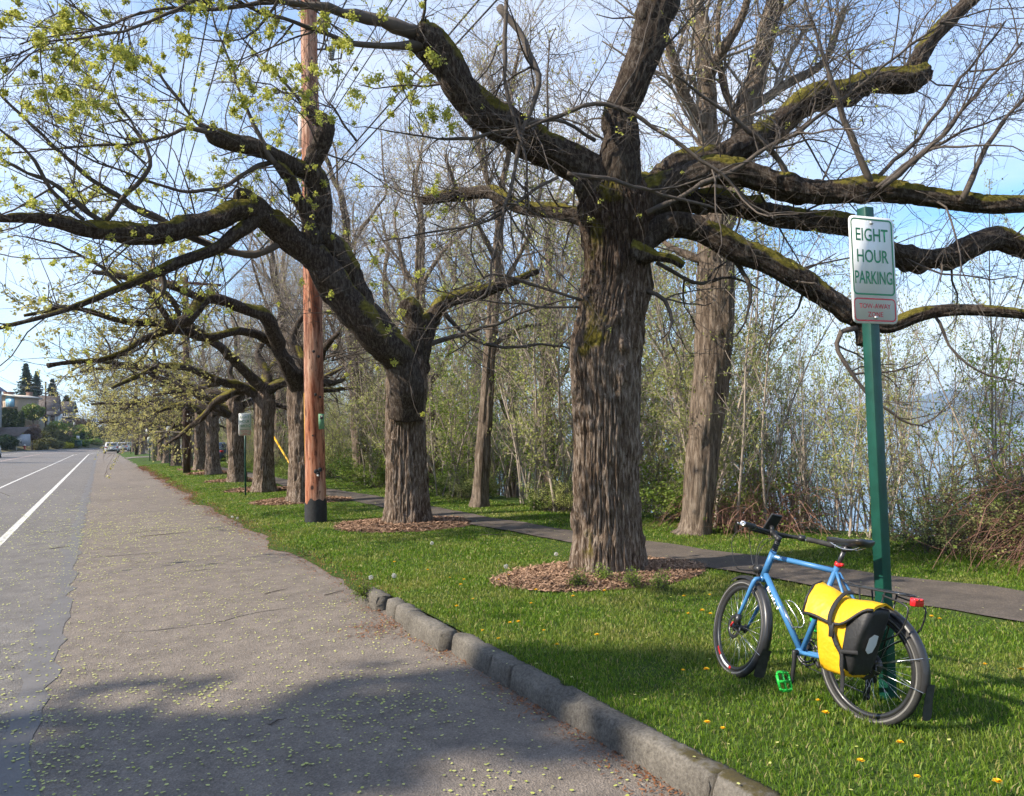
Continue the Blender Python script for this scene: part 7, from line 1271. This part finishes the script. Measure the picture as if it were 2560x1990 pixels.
for k, (x, y) in enumerate([(700 + a / 2.184, 750 + c / 2.184) for a, c in ((826, 1335), (1507, 1390), (500, 1533), (628, 1530), (1235, 1468))] + [(580, 1285), (592, 1288)]):
    g = gnd(x, y, 0.26); place(ck_, (g[0], g[1], float(lawn_z(g[0], g[1])) + 0.01), k, 1.0, 'white dandelion seed head standing in the lawn', first=(k == 0))
wd_ = shrub(301, 0.22, 0.18, 'fresh_leaf', 120, 0.022, 'weed', 24); tag(wd_, 'x', 'weed', 'weeds at the foot of the big tree')
for k, (x, y, lab) in enumerate(((1500, 1452, 'leafy green weed at the foot of the big trunk, right of its middle'), (1570, 1462, 'leafy green weed at the foot of the big trunk, at its right edge'), (1640, 1470, 'small weed in the mulch right of the big trunk'), (1440, 1470, 'small weed in the mulch left of the big trunk'), (905, 1492, 'weed tuft beside the first broken kerb stone'))):
    g = gnd(x, y, 0.08); place(wd_, (g[0], g[1] - 0.05, float(lawn_z(g[0], g[1])) + 0.02), k, 0.42, lab, first=(k == 0))
for k, (x, y, L_, a) in enumerate(((690, 1480, 0.35, 0.5), (410, 1337, 0.8, 0.1), (690, 1806, 0.12, 0.3), (1240, 1340, 0.6, -0.4), (1300, 1352, 0.4, 0.9), (150, 1370, 0.3, 0.4), (834, 1485, 0.3, 0.5))):
    g = gnd(x, y, 0.0 if x < 1000 else 0.08); b = MB(); t = np.linspace(-0.5, 0.5, 6); P = np.stack([g[0] + t * L_ * math.cos(a), g[1] + t * L_ * math.sin(a), g[2] * 0 + (0.010 if x < 1000 else float(lawn_z(g[0], g[1])) + 0.03) + 0 * t], -1); P[:, :2] += np.random.default_rng(k).normal(size=(6, 2)) * 0.012; b.tube(P, [0.004, 0.005, 0.005, 0.004, 0.003, 0.002], 5); tag(b.obj('fallen_twig', MATS['twig_bark']), ('short dry twig on the asphalt by the first kerb stone', 'longest dry stick lying across the parking lane', 'tiny dark twig on the near asphalt', 'dry stick on the lawn behind the second trunk mulch', 'thin dry stick beside the footpath', 'short twig near the white road line', 'bent twig near the lawn edge')[k], 'twig', 'dry twigs on the ground')

# ------------------------------------------------------------------ air
m = bpy.data.materials.new('air'); m.use_nodes = True; t = m.node_tree; t.nodes.clear(); MATS['air'] = m
pv = nd(t, 'ShaderNodeVolumePrincipled'); pv.inputs['Color'].default_value = (0.62, 0.78, 1.0, 1); pv.inputs['Density'].default_value = 0.00013; pv.inputs['Anisotropy'].default_value = 0.2
o = nd(t, 'ShaderNodeOutputMaterial'); t.links.new(pv.outputs[0], o.inputs['Volume'])
b = MB(); b.box((10000, 6500, 204), (22500, 33000, 436)); hz = b.obj('haze', m); hz['kind'] = 'stuff'
